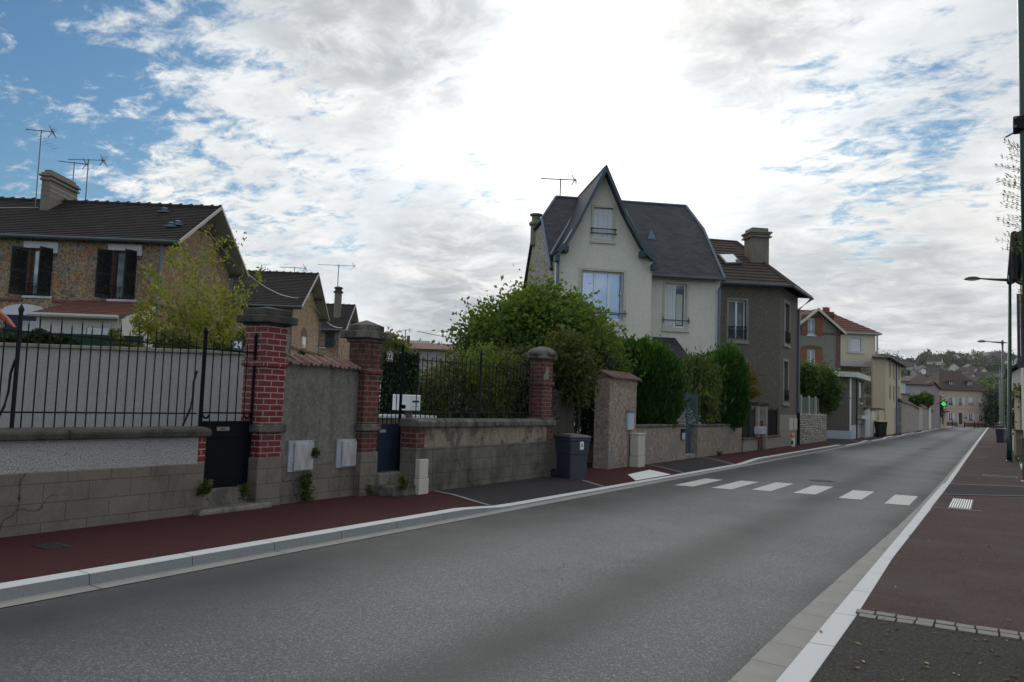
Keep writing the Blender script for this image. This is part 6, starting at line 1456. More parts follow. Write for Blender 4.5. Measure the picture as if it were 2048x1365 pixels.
# white letter box inside the railing of 22
p = onX(818, 822, -8.9); t = thing('letter_box', p, 'white metal letter box with label inside the railing of number 22', 'letter box'); f_ = STREET(-8.75, 0)
a0, z0 = f_.at(820, 822); a1, z1 = f_.at(842, 791); g = MB(); g.box(a0, a1, 0, .42, z0, z1, f_); g.build('case', 'white_pvc', t, bevel=.01)
g = MB(); g.box(a0+.06, a1-.05, -.006, -.001, z1-.13, z1-.10, f_); g.build('slot', 'iron_black', t); g = MB(); g.box(a0+.05, a1-.06, -.005, -.001, z0+.05, z1-.18, f_); g.build('label', 'shutter_white', t); g = MB(); g.box(a0+.0, a0+.0+.001, .1, .25, z0+.03, z0+.1, Frame(f_.w(0, 0, 0), f_.e, f_.n)); g.build('yellow_tag', 'lid_yellow', t)
g = MB(); g.box(a0+.1, a0+.2, .1, .2, .1, z0, f_); g.build('post', 'concrete', t)
t = thing('garden_ledge', (-9.1, 10.6, 0), 'low concrete ledge with tiles on top just inside the railing of number 22', 'ledge'); f_ = STREET(-8.95, 0)
g = MB(); g.box(9.9, 12.0, 0, .5, 0, 1.30, f_); g.build('ledge', 'concrete', t); g = MB(); g.box(9.85, 12.05, -.04, .54, 1.30, 1.345, f_); g.build('top', 'shutter_white', t)

# ------------------------------------------------------------------ right-hand side
def lamp_proto():
    t = thing('street_lamp', (0, 0, 0), 'x', 'street lamp', 'green street lamps along the right pavement')
    g = MB(); g.tube([(0, 0, 0), (0, 0, 1.0), (0, 0, 1.02), (0, 0, 7.12)], [.095, .095, .078, .055], 12); g.lathe((0, 0, 0), [(.14, 0), (.14, .02), (.1, .05)], 12); g.build('pole', 'lamp_green', t, True)
    g = MB(); g.tube([(.30, 0, 6.93), (0, 0, 6.95), (-.5, 0, 6.99), (-1.0, 0, 7.05)], [.02, .065, .045, .028], 8); g.tube([(0, 0, 6.8), (0, 0, 7.05)], .075, 10); g.build('arm', 'lamp_green', t, True)
    g = MB(); g.lathe((-1.25, 0, 7.02), [(.05, -.02), (.30, .0), (.30, .02), (.25, .07), (.14, .11), (.02, .125)], 16, 1, .45); hd = g.build('lamp_head', 'lamp_green', t, True)
    g = MB(); g.lathe((-1.25, 0, 6.97), [(.08, 0), (.24, .03), (.25, .05)], 16, 1, .42); g.build('diffuser', 'shutter_white', hd, True)
    g = MB(); g.box(-.02, .02, -.105, -.095, .45, .75); g.build('hatch', 'lamp_green', t)
    return t
LP = lamp_proto()
spots = [(.455, 35.9, 'nearest whole green street lamp, standing on the right pavement'), (.50, 65.5, 'second green street lamp along the right pavement'), (.52, 94, 'third green street lamp along the right pavement, smaller'), (.55, 122, 'fourth green street lamp, far down the right pavement'), (.7, 150, 'last and smallest green street lamp near the end of the street')]
for i, (x, y, lab) in enumerate(spots):
    if i == 0: LP.location = (x, y, .05); LP['label'] = lab; LP.rotation_euler = (0, math.radians(.7), 0)
    else: copy_tree(LP, (x, y, .05), .0, lab)
# near pole at the right edge with a bracket
b0 = onX(2052, 560, .20); yb = 6.4; xb = (onX(2047, 500, .2).x); 
q = ray(2047.5, 500); xe = q.x/q.y*yb + .062
t = thing('lamp_post', (xe, yb, .05), 'dark green lamp post cut off by the right edge, with a black bracket', 'lamp post')
g = MB(); g.tube([(xe, yb, .05), (xe-.02, yb, 4.6), (xe-.03, yb, 7.1)], [.066, .06, .055], 16); g.build('pole', 'lamp_green', t, True)
q = ray(2042, 250); k = yb/q.y; zz = H + q.z*k
g = MB(); g.box(xe-.115, xe+.09, yb-.07, yb+.05, zz-.05, zz+.045); g.build('bracket', 'iron_black', t, bevel=.006)
g = MB(); [g.lathe((xe-.10, yb-.075, zz+d_), [(.008, -.008), (.008, .008)], 6) for d_ in (-.03, .03)]; g.tube([(xe-.11, yb, zz-.05), (xe-.16, yb, zz-.075)], .006, 4); g.build('bolts', 'aluminium', t)

# nearest house on the right: gutter end, eave and grey shutter
Xr = .98
t = thing('right_house', (Xr, 30, 0), 'house at the right edge showing only its mossy gutter end and a dark grey shutter', 'house'); f = Frame((Xr, 0, 0), (0, 1, 0), (1, 0, 0))
qy = 33.0
p0 = onX(2031, 466, .62); y0 = p0.y; z0 = p0.z
g = MB(); g.box(30.5, 40.5, 0, 8, -.05, 8.9, f); g.build('wall', 'white_render', t)
sh = ray(2033, 600); ysh = 31.5; xs_ = sh.x/sh.y*ysh; zt_, zb_ = H+ray(2040, 588).z/ray(2040, 588).y*ysh, H+ray(2040, 736).z/ray(2040, 736).y*ysh
g = MB(); [g.box(xs_+.003+.1*i, xs_+.097+.1*i, ysh-.02, ysh+.02, zb_, zt_) for i in range(int((Xr-xs_)/.1)+1)]
for z_ in (zb_+.25, (zb_+zt_)/2+.1, zt_-.3): g.box(xs_+.1, Xr, ysh-.035, ysh-.02, z_, z_+.07)
g.build('shutter', 'slate_grey_paint', t); g = MB(); g.tube([(xs_+.2, ysh, zb_-.02), (xs_+.22, ysh, zb_-.22)], .015, 5); g.build('shutter_latch', 'iron_black', t)
yg = 30.2; gx = ray(2029, 470); xg = gx.x/gx.y*yg; zg = H + gx.z/gx.y*yg
g = MB(); g.prism([(xg+.08, yg, zg+.08), (Xr+5, yg, zg+3.2), (Xr+5, yg, zg+2.9), (xg+.08, yg, zg-.1)], (0, 10.6, 0)); g.build('roof', 'roof_brown', t)
g = MB(); g.tube([(xg+.0, yg-.1, zg), (xg+.0, yg+10.6, zg)], .11, 10); gt = g.build('gutter', 'iron_black', t)
q = ray(2031, 565); zl_ = H + q.z/q.y*yg
g = MB(); g.tube([(xg+.01, yg-.0, zg-.05), (xg-.02, yg, zg-.6), (xg-.01, yg, zl_+.1), (xg+.12, yg, zl_), (Xr-.02, yg+.1, zl_-.1), (Xr-.06, yg+.1, .2)], .085, 8); g.build('downpipe', 'iron_black', t)
# white house farther on
Yw = 52; q = ray(2025, 760); x0 = q.x/q.y*Yw
t = thing('white_house', (x0, Yw, 0), 'plain white house wall behind the nearest lamp post on the right', 'house'); g = MB(); zt_ = H+ray(2030, 745).z/ray(2030, 745).y*Yw
g.plate([(x0, -.05), (x0+7, -.05), (x0+7, zt_+.4), (x0+3.5, zt_+2.2), (x0, zt_)], Yw, Yw+9); g.build('wall', 'white_render', t)
g = MB(); g.prism([(x0-.35, Yw-.35, zt_-.02), (x0+3.5, Yw-.35, zt_+2.3), (x0+3.5, Yw-.35, zt_+2.45), (x0-.35, Yw-.35, zt_+.14)], (0, 9.6, 0)); g.prism([(x0+7.35, Yw-.35, zt_+.3), (x0+3.5, Yw-.35, zt_+2.3), (x0+3.5, Yw-.35, zt_+2.45), (x0+7.35, Yw-.35, zt_+.44)], (0, 9.6, 0)); g.build('roof', 'roof_slate', t)
# old wall, planter wall, posts
Yv = 44; q = ray(2029, 800); x0 = q.x/q.y*Yv; zt_ = H+ray(2040, 777).z/ray(2040, 777).y*Yv
t = thing('garden_wall', (x0, Yv, 0), 'rough flint wall overgrown with ivy behind the lamp post at the right', 'garden wall'); g = MB(); g.box(x0, x0+.2, Yv, Yv+7, -.05, zt_-.1); g.build('render', 'box_cream', t); g = MB(); g.plate([(x0+.2, -.05), (x0+4, -.05), (x0+4, zt_+.1), (x0+.9, zt_+.1), (x0+.2, zt_-.2)], Yv, Yv+.4); g.build('stonework', 'flint_wall', t)
Yp = 38.5; q = ray(2031, 880); x0 = q.x/q.y*Yp; zt_ = H+ray(2040, 860).z/ray(2040, 860).y*Yp
t = thing('planter_wall', (x0+.1, Yp, 0), 'low mossy concrete garden wall with shrubs over it at the right edge', 'garden wall'); g = MB(); g.box(x0+.02, x0+3, Yp, Yp+.3, -.05, zt_-.06); g.box(x0+.02, x0+.25, Yp+.3, Yp+5, -.05, zt_-.06); g.build('render', 'concrete', t); g = MB(); g.box(x0-.03, x0+3, Yp-.05, Yp+.35, zt_-.06, zt_); g.build('coping', 'coping_grey', t)
q = ray(2044, 880); Yq = 28; x0 = q.x/q.y*Yq; zt_ = H+ray(2044, 873).z/ray(2044, 873).y*Yq
t = thing('concrete_post', (x0+.06, Yq, 0), 'short weathered concrete post with flat cap at the right edge', 'post'); g = MB(); g.box(x0, x0+.14, Yq, Yq+.14, 0, zt_-.06); g.build('shaft', 'coping_grey', t); g = MB(); g.box(x0-.05, x0+.2, Yq-.05, Yq+.2, zt_-.06, zt_); g.build('cap', 'coping_light', t)
q = ray(2044, 925); Yq = 25; x0 = q.x/q.y*Yq
t = thing('bollard', (x0+.06, Yq, .05), 'short white-grey bollard at the right edge of the pavement', 'bollard'); g = MB(); g.tube([(x0+.06, Yq, .05), (x0+.06, Yq, .05+.62)], .05, 10); g.build('shaft', 'aluminium', t); g = MB(); g.lathe((x0+.06, Yq, .04), [(.09, 0), (.09, .03)], 10); g.build('base', 'white_sign', t)
g = MB(); p0, p1 = atz(2033, 915, .06), atz(2043, 940, .06); g.prism([(p0.x, p0.y, .05), (p1.x, p1.y, .05), (p1.x+.1, p1.y, .05), (p0.x+.1, p0.y, .05)], (0, 0, .08)); tag(g.build('border_kerb', 'granite_top'), 'narrow pale kerb edging the grass at the right', 'kerb')
# warning sign and barrier far down
Yq = 120; q = ray(2002.5, 850); x0 = q.x/q.y*Yq; t = thing('road_sign', (x0, Yq, .05), 'triangular red-bordered warning sign far down the right pavement', 'road sign'); zc = H+ray(2002, 843).z/ray(2002, 843).y*Yq
g = MB(); g.tube([(x0, Yq, .05), (x0, Yq, zc+.2)], .04, 5); g.build('post', 'aluminium', t)
g = MB(); g.plate([(x0-.45, zc-.35), (x0+.45, zc-.35), (x0, zc+.45)], Yq-.09, Yq-.07); p_ = g.build('plate', 'sign_red', t); g = MB(); g.plate([(x0-.27, zc-.26), (x0+.27, zc-.26), (x0, zc+.22)], Yq-.10, Yq-.09); g.build('field', 'white_sign', p_)
Yq = 135; q = ray(1996, 850); x0 = q.x/q.y*Yq; t = thing('barrier', (x0, Yq, .05), 'small metal pedestrian barrier near the end of the right pavement', 'barrier'); g = MB(); [g.tube([(x0+k, Yq, .05), (x0+k, Yq, 1.05)], .04, 5) for k in (-.6, .6)]; g.build('post', 'gate_dark', t); g = MB(); [g.tube([(x0-.6, Yq, z), (x0+.6, Yq, z)], .035, 5) for z in (.5, 1.05)]; g.build('rail', 'aluminium', t)
for k, pa in enumerate((1913, 1938, 1957, 1963)):
    p = atz(pa, 853.5, .0); t = thing('bollard', (p.x, min(p.y, 160), 0), ('dark bollard before the long salmon house, %s' % ('left of its door', 'under its middle window', 'under its right window, left of a pair', 'under its right window, right of a pair')[k]), 'bollard', 'bollards before the long house'); g = MB(); g.tube([(p.x, 150, 0), (p.x, 150, 1.1)], .07, 6); t.location = (p.x, 150, 0); g.build('shaft', 'iron_black', t)
# post with the no-parking plate and green box by the annex
O = GR(1674, 52); f = Frame(O, R0); a0, z0 = f.at(1671, 850); t = thing('signpost', f.w(a0, 0, 0), 'short wooden post with small white no-smoking style plate beside the grey annex', 'sign'); zt_ = f.at(1674, 836)[1]; g = MB(); g.box(a0, a0+.22, 0, .2, 0, zt_, f); g.build('post', 'bark', t)
a1, z1 = f.at(1680, 826); g = MB(); g.box(a0+.0, a1, -.03, 0, zt_, z1, f); pl_ = g.build('plate', 'white_sign', t); g = MB(); c_ = ((a0+a1)/2, (zt_+z1)/2); g.tube([f.w(c_[0]+.07*math.cos(k*.628), -.04, c_[1]+.07*math.sin(k*.628)) for k in range(11)], .018, 4); g.build('ring', 'sign_red', pl_)
a0, z0 = f.at(1679, 845); a1, z1 = f.at(1686, 836); t = thing('letter_box', f.w(a0, 0, z0), 'small grey-green letter box beside the wooden post', 'letter box'); g = MB(); g.box(a0, a1, .05, .3, z0, z1, f); g.build('case', 'pvc_blue', t); g = MB(); g.box(a0+.1, a0+.16, .1, .2, 0, z0, f); g.build('post', 'iron_black', t)

# ------------------------------------------------------------------ vegetation
def tr(C, P):      # local (lateral, depth, up) -> world
    B = np.array([list(R0), list(FH), [0, 0, 1]]); return np.array(C) + P @ B
def plant(name, label, cat, root, blobs, leafmat, size, elong=1.7, group=None, trunk=None, droop=.2, minz=None, stem_mat='bark', dirs=None, kind=None):
    t = thing(name, root, label, cat, group); mb = MB()
    for (C, r, nc, per, cr, sh) in blobs:
        P, T, NN = clumpy((0, 0, 0), r, nc, per, cr, sh); P = tr(C, P)
        if minz is not None: k = P[:, 2] > minz; P, T, NN = P[k], T[k], NN[k]
        dd = None
        if dirs is not None: dd = np.repeat(np.array([dirs]), len(P), 0) + NN*.5
        leaves(mb, P, size, elong, droop, T, 1.0, None, dd)
    mb.build('foliage', leafmat, t)
    if trunk:
        g = MB(); 
        for b, h, r, n, sp, dp, sd in trunk: branch_tree(g, b, h, r, n, sp, dp, sd)
        g.build('trunk', stem_mat, t)
    return t
def V3(px, depth, z): p = GR(px, depth); return (p.x, p.y, z)
# big bush
blobs = [(V3(1075, 21, 3.1), (1.35, 1.3, 1.55), 150, 95, .50, .6), (V3(1155, 22.0, 2.7), (1.15, 1.1, 1.35), 120, 95, .48, .6), (V3(985, 21.5, 2.9), (.95, 1.0, 1.25), 90, 90, .48, .6),
         (V3(1125, 20.4, 3.2), (.8, .8, .9), 60, 80, .42, .6), (V3(1030, 21.4, 4.1), (.42, .5, .6), 22, 70, .36, .5), (V3(1110, 21, 4.1), (.5, .5, .4), 22, 70, .34, .5), (V3(1190, 23.0, 3.1), (.5, .6, .8), 34, 80, .4, .5), (V3(945, 21.5, 3.0), (.35, .4, .8), 24, 50, .36, .5)]
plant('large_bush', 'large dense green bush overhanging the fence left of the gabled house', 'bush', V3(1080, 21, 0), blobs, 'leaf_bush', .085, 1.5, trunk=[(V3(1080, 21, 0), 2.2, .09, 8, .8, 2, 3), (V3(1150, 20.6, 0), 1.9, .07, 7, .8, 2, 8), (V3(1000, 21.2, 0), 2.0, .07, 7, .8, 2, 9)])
plant('large_bush', 'drooping branches of small leaves hanging over the mesh panel beside the domed pier', 'bush', V3(1130, 18.6, 0), [(V3(1135, 18.6, 2.35), (.5, .5, .62), 50, 80, .28, .4), (V3(1155, 18.6, 2.0), (.3, .3, .3), 14, 55, .22, .4), (V3(1118, 18.6, 2.75), (.5, .4, .5), 30, 70, .3, .4)], 'leaf_garden', .06, 2.0, trunk=[(V3(1120, 18.8, 0), 2.3, .03, 6, .6, 2, 5)])
# overgrown shrubs behind the railing of 22
rr = random.Random(12)
labs = ['shrub right behind the railing of number 22, next to the white letter box', 'tall loose shrub behind the left half of the railing of number 22', 'yellowish shrub behind the middle of the railing of number 22', 'reddish-tipped shrub behind the right half of the railing of number 22', 'dark shrub behind the railing next to the domed pier', 'back shrub with pale tips rising above the railing under the big bush']
for i, (px, dep, z, r, n, m) in enumerate(((850, 15.6, 1.5, (.42, .45, .85), 36, 'leaf_garden'), (900, 16.2, 1.6, (.5, .5, .95), 48, 'leaf_garden'), (948, 16.6, 1.65, (.5, .5, 1.0), 50, 'leaf_bush'), (1000, 17.3, 1.7, (.55, .5, 1.05), 50, 'leaf_garden'), (1048, 17.8, 1.6, (.45, .5, 1.1), 44, 'leaf_ivy'), (1020, 18.6, 2.1, (.9, .5, .85), 60, 'leaf_garden'))):
    plant('garden_shrub', labs[i], 'shrub', V3(px, dep, 0), [(V3(px, dep, z), r, n, 80, .30, .35)], m, .05, 1.9, 'shrubs behind the railing of number 22', trunk=[(V3(px, dep, 0), 1.7, .02, 9, .5, 2, 20+i), (V3(px+18, dep, 0), 1.6, .018, 8, .5, 2, 40+i)], stem_mat='twig')
# ivied mesh behind gate 22
p = V3(780, 15.4, 0); e = rotv(R0, math.radians(3)); f = Frame(GR(752, 14.9), e); W_ = f.at(838, 760)[0]; ht = f.at(790, 706)[1]
t = thing('mesh_fence', f.O, 'dark green mesh fence grown with ivy seen through the top of the blue gate', 'fence'); g = MB(); g.box(0, W_, 0, .02, 0, ht, f); g.build('screen', 'screen_green', t)
g = MB(); [g.tube([f.w(.065*k, -.03, .1), f.w(.065*k, -.03, ht)], .003, 3) for k in range(int(W_/.065)+1)]; [g.tube([f.w(0, -.03, .1+.1*k), f.w(W_, -.03, .1+.1*k)], .003, 3) for k in range(int(ht/.1))]; g.build('wire_mesh', 'shutter_green', t)
def wall_ivy(name, label, fr, a0, a1, h0, h1, n, mat, size, dep=.06, parent=None, cat='climbing plant', fn=None):
    A_ = RNG.random(n)*(a1-a0)+a0; H_ = RNG.random(n)*(h1-h0)+h0
    if fn is not None: k = np.array([fn(a, h) for a, h in zip(A_, H_)]); A_, H_ = A_[k], H_[k]; n = len(A_)
    D_ = -np.abs(RNG.normal(size=n))*dep; P = np.array(fr.O)[None]+A_[:, None]*np.array(fr.e)+D_[:, None]*np.array(fr.n)+H_[:, None]*np.array([0, 0, 1.])
    m = MB(); leaves(m, P, size, 1.3, .3, np.clip(.35+.25*np.sin(A_*3)+.2*(H_-h0)/(h1-h0), 0, 1), dirs=-np.repeat(np.array([list(fr.n)]), n, 0)*.6+np.array([[0, 0, -.6]])); o = m.build(name, mat, parent)
    return o if parent else tag(o, label, cat)
wall_ivy('ivy_leaves', '', f, .0, W_, .9, ht+.04, 2600, 'leaf_ivy', .05, .05, t)
# ivy between bush and the pinkish pillar
fi = Frame(GR(1165, 20.8), R0); q0 = fi.at(1160, 850); q1 = fi.at(1212, 730)
t = plant('ivy_column', 'dark ivy mass climbing the left side of the pinkish pillar', 'climbing plant', V3(1190, 20.4, 0), [(V3(1190, 20.6, 1.9), (.36, .3, 1.1), 70, 90, .3, .5), (V3(1175, 21.0, 2.4), (.55, .4, .6), 60, 80, .3, .5), (V3(1180, 20.9, 1.2), (.45, .2, .35), 30, 70, .24, .4)], 'leaf_ivy', .06, 1.3, trunk=[(V3(1192, 20.8, 0), 2.0, .03, 4, .3, 1, 3)])
t = thing('garden_wall', V3(1180, 21.2, 0), 'short cracked grey wall behind the wheelie bin, below the ivy', 'garden wall'); f = Frame(GR(1150, 21.3), rotv(R0, math.radians(-6))); a1 = f.at(1214, 900)[0]; g = MB(); g.box(0, a1, 0, .2, -.03, f.at(1180, 868)[1], f); g.build('render', 'concrete', t)
# cypress hedges: upright sprays
def hedge(name, label, C, r, n, size=.06, mat='leaf_cypress', top=None, k=90):
    t = thing(name, (C[0], C[1], 0), label, 'hedge', 'clipped cypress hedges'); m = MB(); v = RNG.normal(size=(n, 3)); v /= np.linalg.norm(v, axis=1)[:, None]
    p_ = 3.2; nr = (np.abs(v)**p_).sum(1)**(1/p_); sh = v/nr[:, None]                    # rounded box
    sh *= (.90+.16*RNG.random(n)**2)[:, None]*(1+.07*np.sin(sh[:, 0:1]*7+sh[:, 2:3]*5+sh[:, 1:2]*9)+.05*np.sin(sh[:, 0:1]*17-sh[:, 2:3]*13))
    sh *= np.where(RNG.random(n) < .07, 1.12, 1.0)[:, None]
    sh[:, 2] = np.where(sh[:, 2] > 0, sh[:, 2]*(1-.10*np.abs(sh[:, 0])**2), sh[:, 2])
    c0 = sh*np.array(r); per = 12
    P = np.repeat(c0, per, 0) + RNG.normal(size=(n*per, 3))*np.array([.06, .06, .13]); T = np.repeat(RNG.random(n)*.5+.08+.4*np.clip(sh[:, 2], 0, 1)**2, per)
    o = np.repeat(v, per, 0); d = np.stack([o[:, 0]*.5, o[:, 1]*.5, np.full(n*per, 1.0)], 1) @ np.array([list(R0), list(FH), [0, 0, 1]])
    P = tr(C, P); k = P[:, 2] > 1.05; leaves(m, P[k], size, 2.6, 0, T[k], 1.0, None, d[k]); m.build('foliage', mat, t)
    g = MB(); [g.tube([Vector(C)+R0*s_+Z*(-r[2]), Vector(C)+R0*s_*.8+Z*(r[2]*.7)], [.04, .015], 5) for s_ in (-r[0]*.5, 0, r[0]*.5)]; g.build('trunk', 'bark', t)
    core = MB(); q = []
    return t
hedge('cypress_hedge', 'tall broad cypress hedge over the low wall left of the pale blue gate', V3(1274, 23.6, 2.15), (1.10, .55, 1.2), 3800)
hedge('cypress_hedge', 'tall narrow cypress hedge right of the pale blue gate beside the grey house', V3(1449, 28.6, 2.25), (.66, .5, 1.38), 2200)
plant('cypress_shrub', 'left shoulder of the cypress hedge sloping down behind the pinkish pillar', 'hedge', V3(1240, 23.6, 0), [(V3(1238, 23.8, 2.2), (.5, .5, .95), 60, 110, .34, .5)], 'leaf_cypress', .06, 2.6, trunk=[(V3(1240, 23.8, 0), 1.8, .03, 3, .2, 1, 3)], dirs=(0, 0, 1.))
plant('bamboo_shrub', 'loose bamboo-like shrub with hanging leaves over the blue gate', 'shrub', V3(1400, 27, 0), [(V3(1398, 27.2, 2.3), (.52, .45, .95), 46, 70, .42, .3), (V3(1412, 26.6, 1.7), (.3, .3, .6), 18, 60, .32, .3), (V3(1390, 27, 3.0), (.35, .3, .35), 14, 60, .36, .3)], 'leaf_bamboo', .05, 4.0, trunk=[(V3(1400, 27.1, 0), 2.6, .02, 9, .35, 1, 3), (V3(1392, 27.2, 0), 2.7, .02, 9, .35, 1, 4)], droop=1.3)
plant('yellow_shrub', 'yellow-leaved shrub in front of the grey house wall', 'shrub', V3(1494, 31.5, 0), [(V3(1490, 31.5, 2.75), (.36, .3, .55), 26, 60, .3, .3), (V3(1505, 31.2, 2.4), (.25, .25, .3), 12, 50, .22, .3)], 'leaf_yellow', .055, 1.6, trunk=[(V3(1488, 31.6, 0), 2.0, .03, 5, .4, 1, 3)])
plant('yellow_shrub', 'yellow-green shrub behind the netting right of the small red gate', 'shrub', V3(1543, 36, 0), [(V3(1543, 35.6, 1.1), (.3, .3, .55), 26, 60, .26, .3)], 'leaf_yellow', .05, 1.6, trunk=[(V3(1543, 35.8, 0), .8, .02, 5, .4, 1, 3)])
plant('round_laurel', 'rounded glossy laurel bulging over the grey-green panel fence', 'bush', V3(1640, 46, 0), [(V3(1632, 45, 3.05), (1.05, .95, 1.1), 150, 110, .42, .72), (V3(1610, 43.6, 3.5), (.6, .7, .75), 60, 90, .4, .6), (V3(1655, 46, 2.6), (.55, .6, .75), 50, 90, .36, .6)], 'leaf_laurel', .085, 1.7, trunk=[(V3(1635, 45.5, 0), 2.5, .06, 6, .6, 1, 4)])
# slender tree in front of the big stone house
t = thing('slender_tree', V3(385, 21, 0), 'slender airy tree with sparse yellow-green leaves before the large burrstone house', 'tree'); g = MB(); tips = []; mids_ = []
for k, (px, z0, h_, r, sd) in enumerate(((365, 0, 3.0, .035, 11), (355, 0, 2.8, .03, 12), (378, 0, 2.7, .028, 15), (335, 0, 2.5, .025, 16), (390, 0, 2.5, .025, 19), (362, 0, 3.2, .03, 21), (345, 0, 2.2, .022, 23), (405, 0, 2.2, .022, 29))):
    tips += branch_tree(g, V3(px, 21, z0), h_, r, 9, .62, 2, sd, .8, mids_)
g.build('trunk', 'twig', t); m = MB(); P = []
for q in mids_:
    k = RNG.integers(4, 8); P.append(np.array(q)[None]+RNG.normal(size=(k, 3))*np.array([.065, .065, .07]))
P = np.concatenate(P); P = P[P[:, 2] > 1.7]; P = P[RNG.random(len(P)) < np.clip((6.2-P[:, 2])/.8, 0, 1)]
leaves(m, P, .052, 2.5, .5); m.build('foliage', 'leaf_willow', t)
# hedge tops over the cream wall and farther gardens
f = CW; a0, a1, hw = CWa
def strip_hedge(name, label, f, a0, a1, d, h0, h1, n, mat, size, cat='hedge', dd=.35):
    A_ = RNG.random(n)*(a1-a0)+a0; H_ = h0 + (h1-h0)*RNG.random(n)*(.8+.2*np.sin(A_*5)+.12*np.sin(A_*13)); D_ = d+RNG.random(n)*dd
    P = np.array(f.O)[None]*np.array([1, 1, 0])+A_[:, None]*np.array(f.e)+D_[:, None]*np.array(f.n)+H_[:, None]*np.array([0, 0, 1.]); t = thing(name, f.w((a0+a1)/2, d, 0), label, cat)
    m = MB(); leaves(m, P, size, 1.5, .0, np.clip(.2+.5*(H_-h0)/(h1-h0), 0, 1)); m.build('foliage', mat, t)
    g = MB(); n_ = max(2, int((a1-a0)/1.2)); [g.tube([f.w(a0+(a1-a0)*(i+.5)/n_, d+dd/2, 0), f.w(a0+(a1-a0)*(i+.5)/n_+.1, d+dd/2, h0+(h1-h0)*.7)], [.03, .01], 5) for i in range(n_)]; g.build('stem', 'bark', t); return t
strip_hedge('ivy_hedge', 'leafy green hedge showing just above the cream wall right of the green screen', f, f.at(215, 690, .8)[0], a1+.3, .8, hw-.5, f.at(400, 672, .8)[1]+.12, 4200, 'leaf_garden', .075)
strip_hedge('ivy_hedge', 'dark ivy strip on top of the green mesh screen at the left', f, a0, f.at(150, 690, 1.1)[0], 1.1, hw, hs_+.03, 5000, 'leaf_ivy', .06, dd=.12)
f = Frame(GR(570, 17), rotv(R0, math.radians(3))); strip_hedge('ivy_hedge', 'low ivy-covered fence top behind the clay tiled panel wall', f, 0, f.at(765, 715)[0]-.1, 0, 1.9, f.at(660, 706)[1], 2600, 'leaf_ivy', .06)
plant('small_tree', 'bright yellow-green tree behind the weathered brick pier', 'tree', V3(778, 45, 0), [(V3(776, 45, 4.25), (.75, .8, .85), 40, 60, .5, .4), (V3(800, 45, 3.9), (.5, .5, .5), 20, 50, .4, .4), (V3(775, 45, 3.2), (.8, .8, .7), 30, 50, .5, .4)], 'leaf_light', .12, 1.6, trunk=[(V3(778, 45, 0), 3.2, .08, 6, .5, 1, 3)])
# plants down the street
plant('wall_climber', 'dark climber hanging on the far stone wall next to the mauve house', 'climbing plant', V3(1866, 112, 0), [(V3(1868, 108, 3.6), (.9, .5, 1.3), 26, 60, .7, .4), (V3(1871, 108, 2.2), (.5, .5, 1.0), 14, 50, .5, .4)], 'leaf_far_dark', .22, 1.4, trunk=[(V3(1868, 108, 0), 2.2, .08, 3, .3, 1, 3)])
plant('garden_hedge', 'bright green hedge over the far wall in front of the grey hipped house', 'hedge', V3(1843, 100, 0), [(V3(1831, 98, 3.5), (.8, .5, .75), 24, 60, .35, .4), (V3(1843, 98, 3.6), (.8, .5, .75), 26, 60, .35, .4), (V3(1855, 98, 3.7), (.7, .5, .8), 24, 60, .35, .4)], 'leaf_bush', .22, 1.4, trunk=[(V3(1845, 98, 0), 3.0, .08, 5, .5, 1, 3)])
plant('weeds', 'green weeds at the gravel corner between the stone wall and the grey annex', 'weeds', V3(1680, 50, 0), [(V3(1683, 50, .22), (.7, .5, .25), 22, 50, .3, .3), (V3(1668, 49.5, .4), (.35, .4, .4), 14, 50, .3, .3)], 'leaf_garden', .09, 2.0, minz=.0)
g = MB(); P = [V3(1657, 47.8, .105), V3(1700, 50.5, .105), V3(1700, 56, .105), V3(1650, 54, .105)]; g.quad(*P); struct(g, 'gravel_patch', 'concrete')
plant('ivy_shrub', 'leafy shrub spilling over the low concrete wall at the right edge', 'shrub', V3(2050, 36, 0), [(V3(2047, 37.5, 1.9), (.55, .5, .85), 60, 80, .34, .4), (V3(2056, 37, 2.7), (.6, .5, .5), 30, 70, .34, .4)], 'leaf_garden', .08, 1.6, trunk=[(V3(2052, 37.5, 0), 1.8, .04, 6, .5, 1, 3)])
strip_hedge('grass_strip', 'strip of rough grass beside the pale kerb at the right', Frame(V3(2040, 27.5, 0), (0, 1, 0), (1, 0, 0)), 0, 8, 0, .03, .16, 2500, 'grass_blade', .06, 'grass', .6)
for i, (px, d, z, rr_, rz, mt, lab) in enumerate(((1999, 150, 3.2, 2.0, 3.4, 'leaf_far_dark', 'dark green tree beside the pavement end, behind the lamp posts'), (1990, 190, 5.0, 4.2, 4.6, 'leaf_far', 'broad tree behind the grey wall right of the salmon house'), (2020, 200, 6.5, 5, 6, 'leaf_far_dark', 'tall dark tree at the far end behind the street lamps'), (1985, 215, 8, 5, 4.5, 'leaf_bush', 'bright green tree above the right roof corner of the salmon house'))):
    plant('street_end_tree', lab, 'tree', V3(px, d, 0), [(V3(px, d, z), (rr_, rr_, rz), 70, 60, 1.5, .5)], mt, .36, 1.4, 'trees at the end of the street', trunk=[(V3(px, d, 0), z, .2, 5, .5, 1, 3+i)])
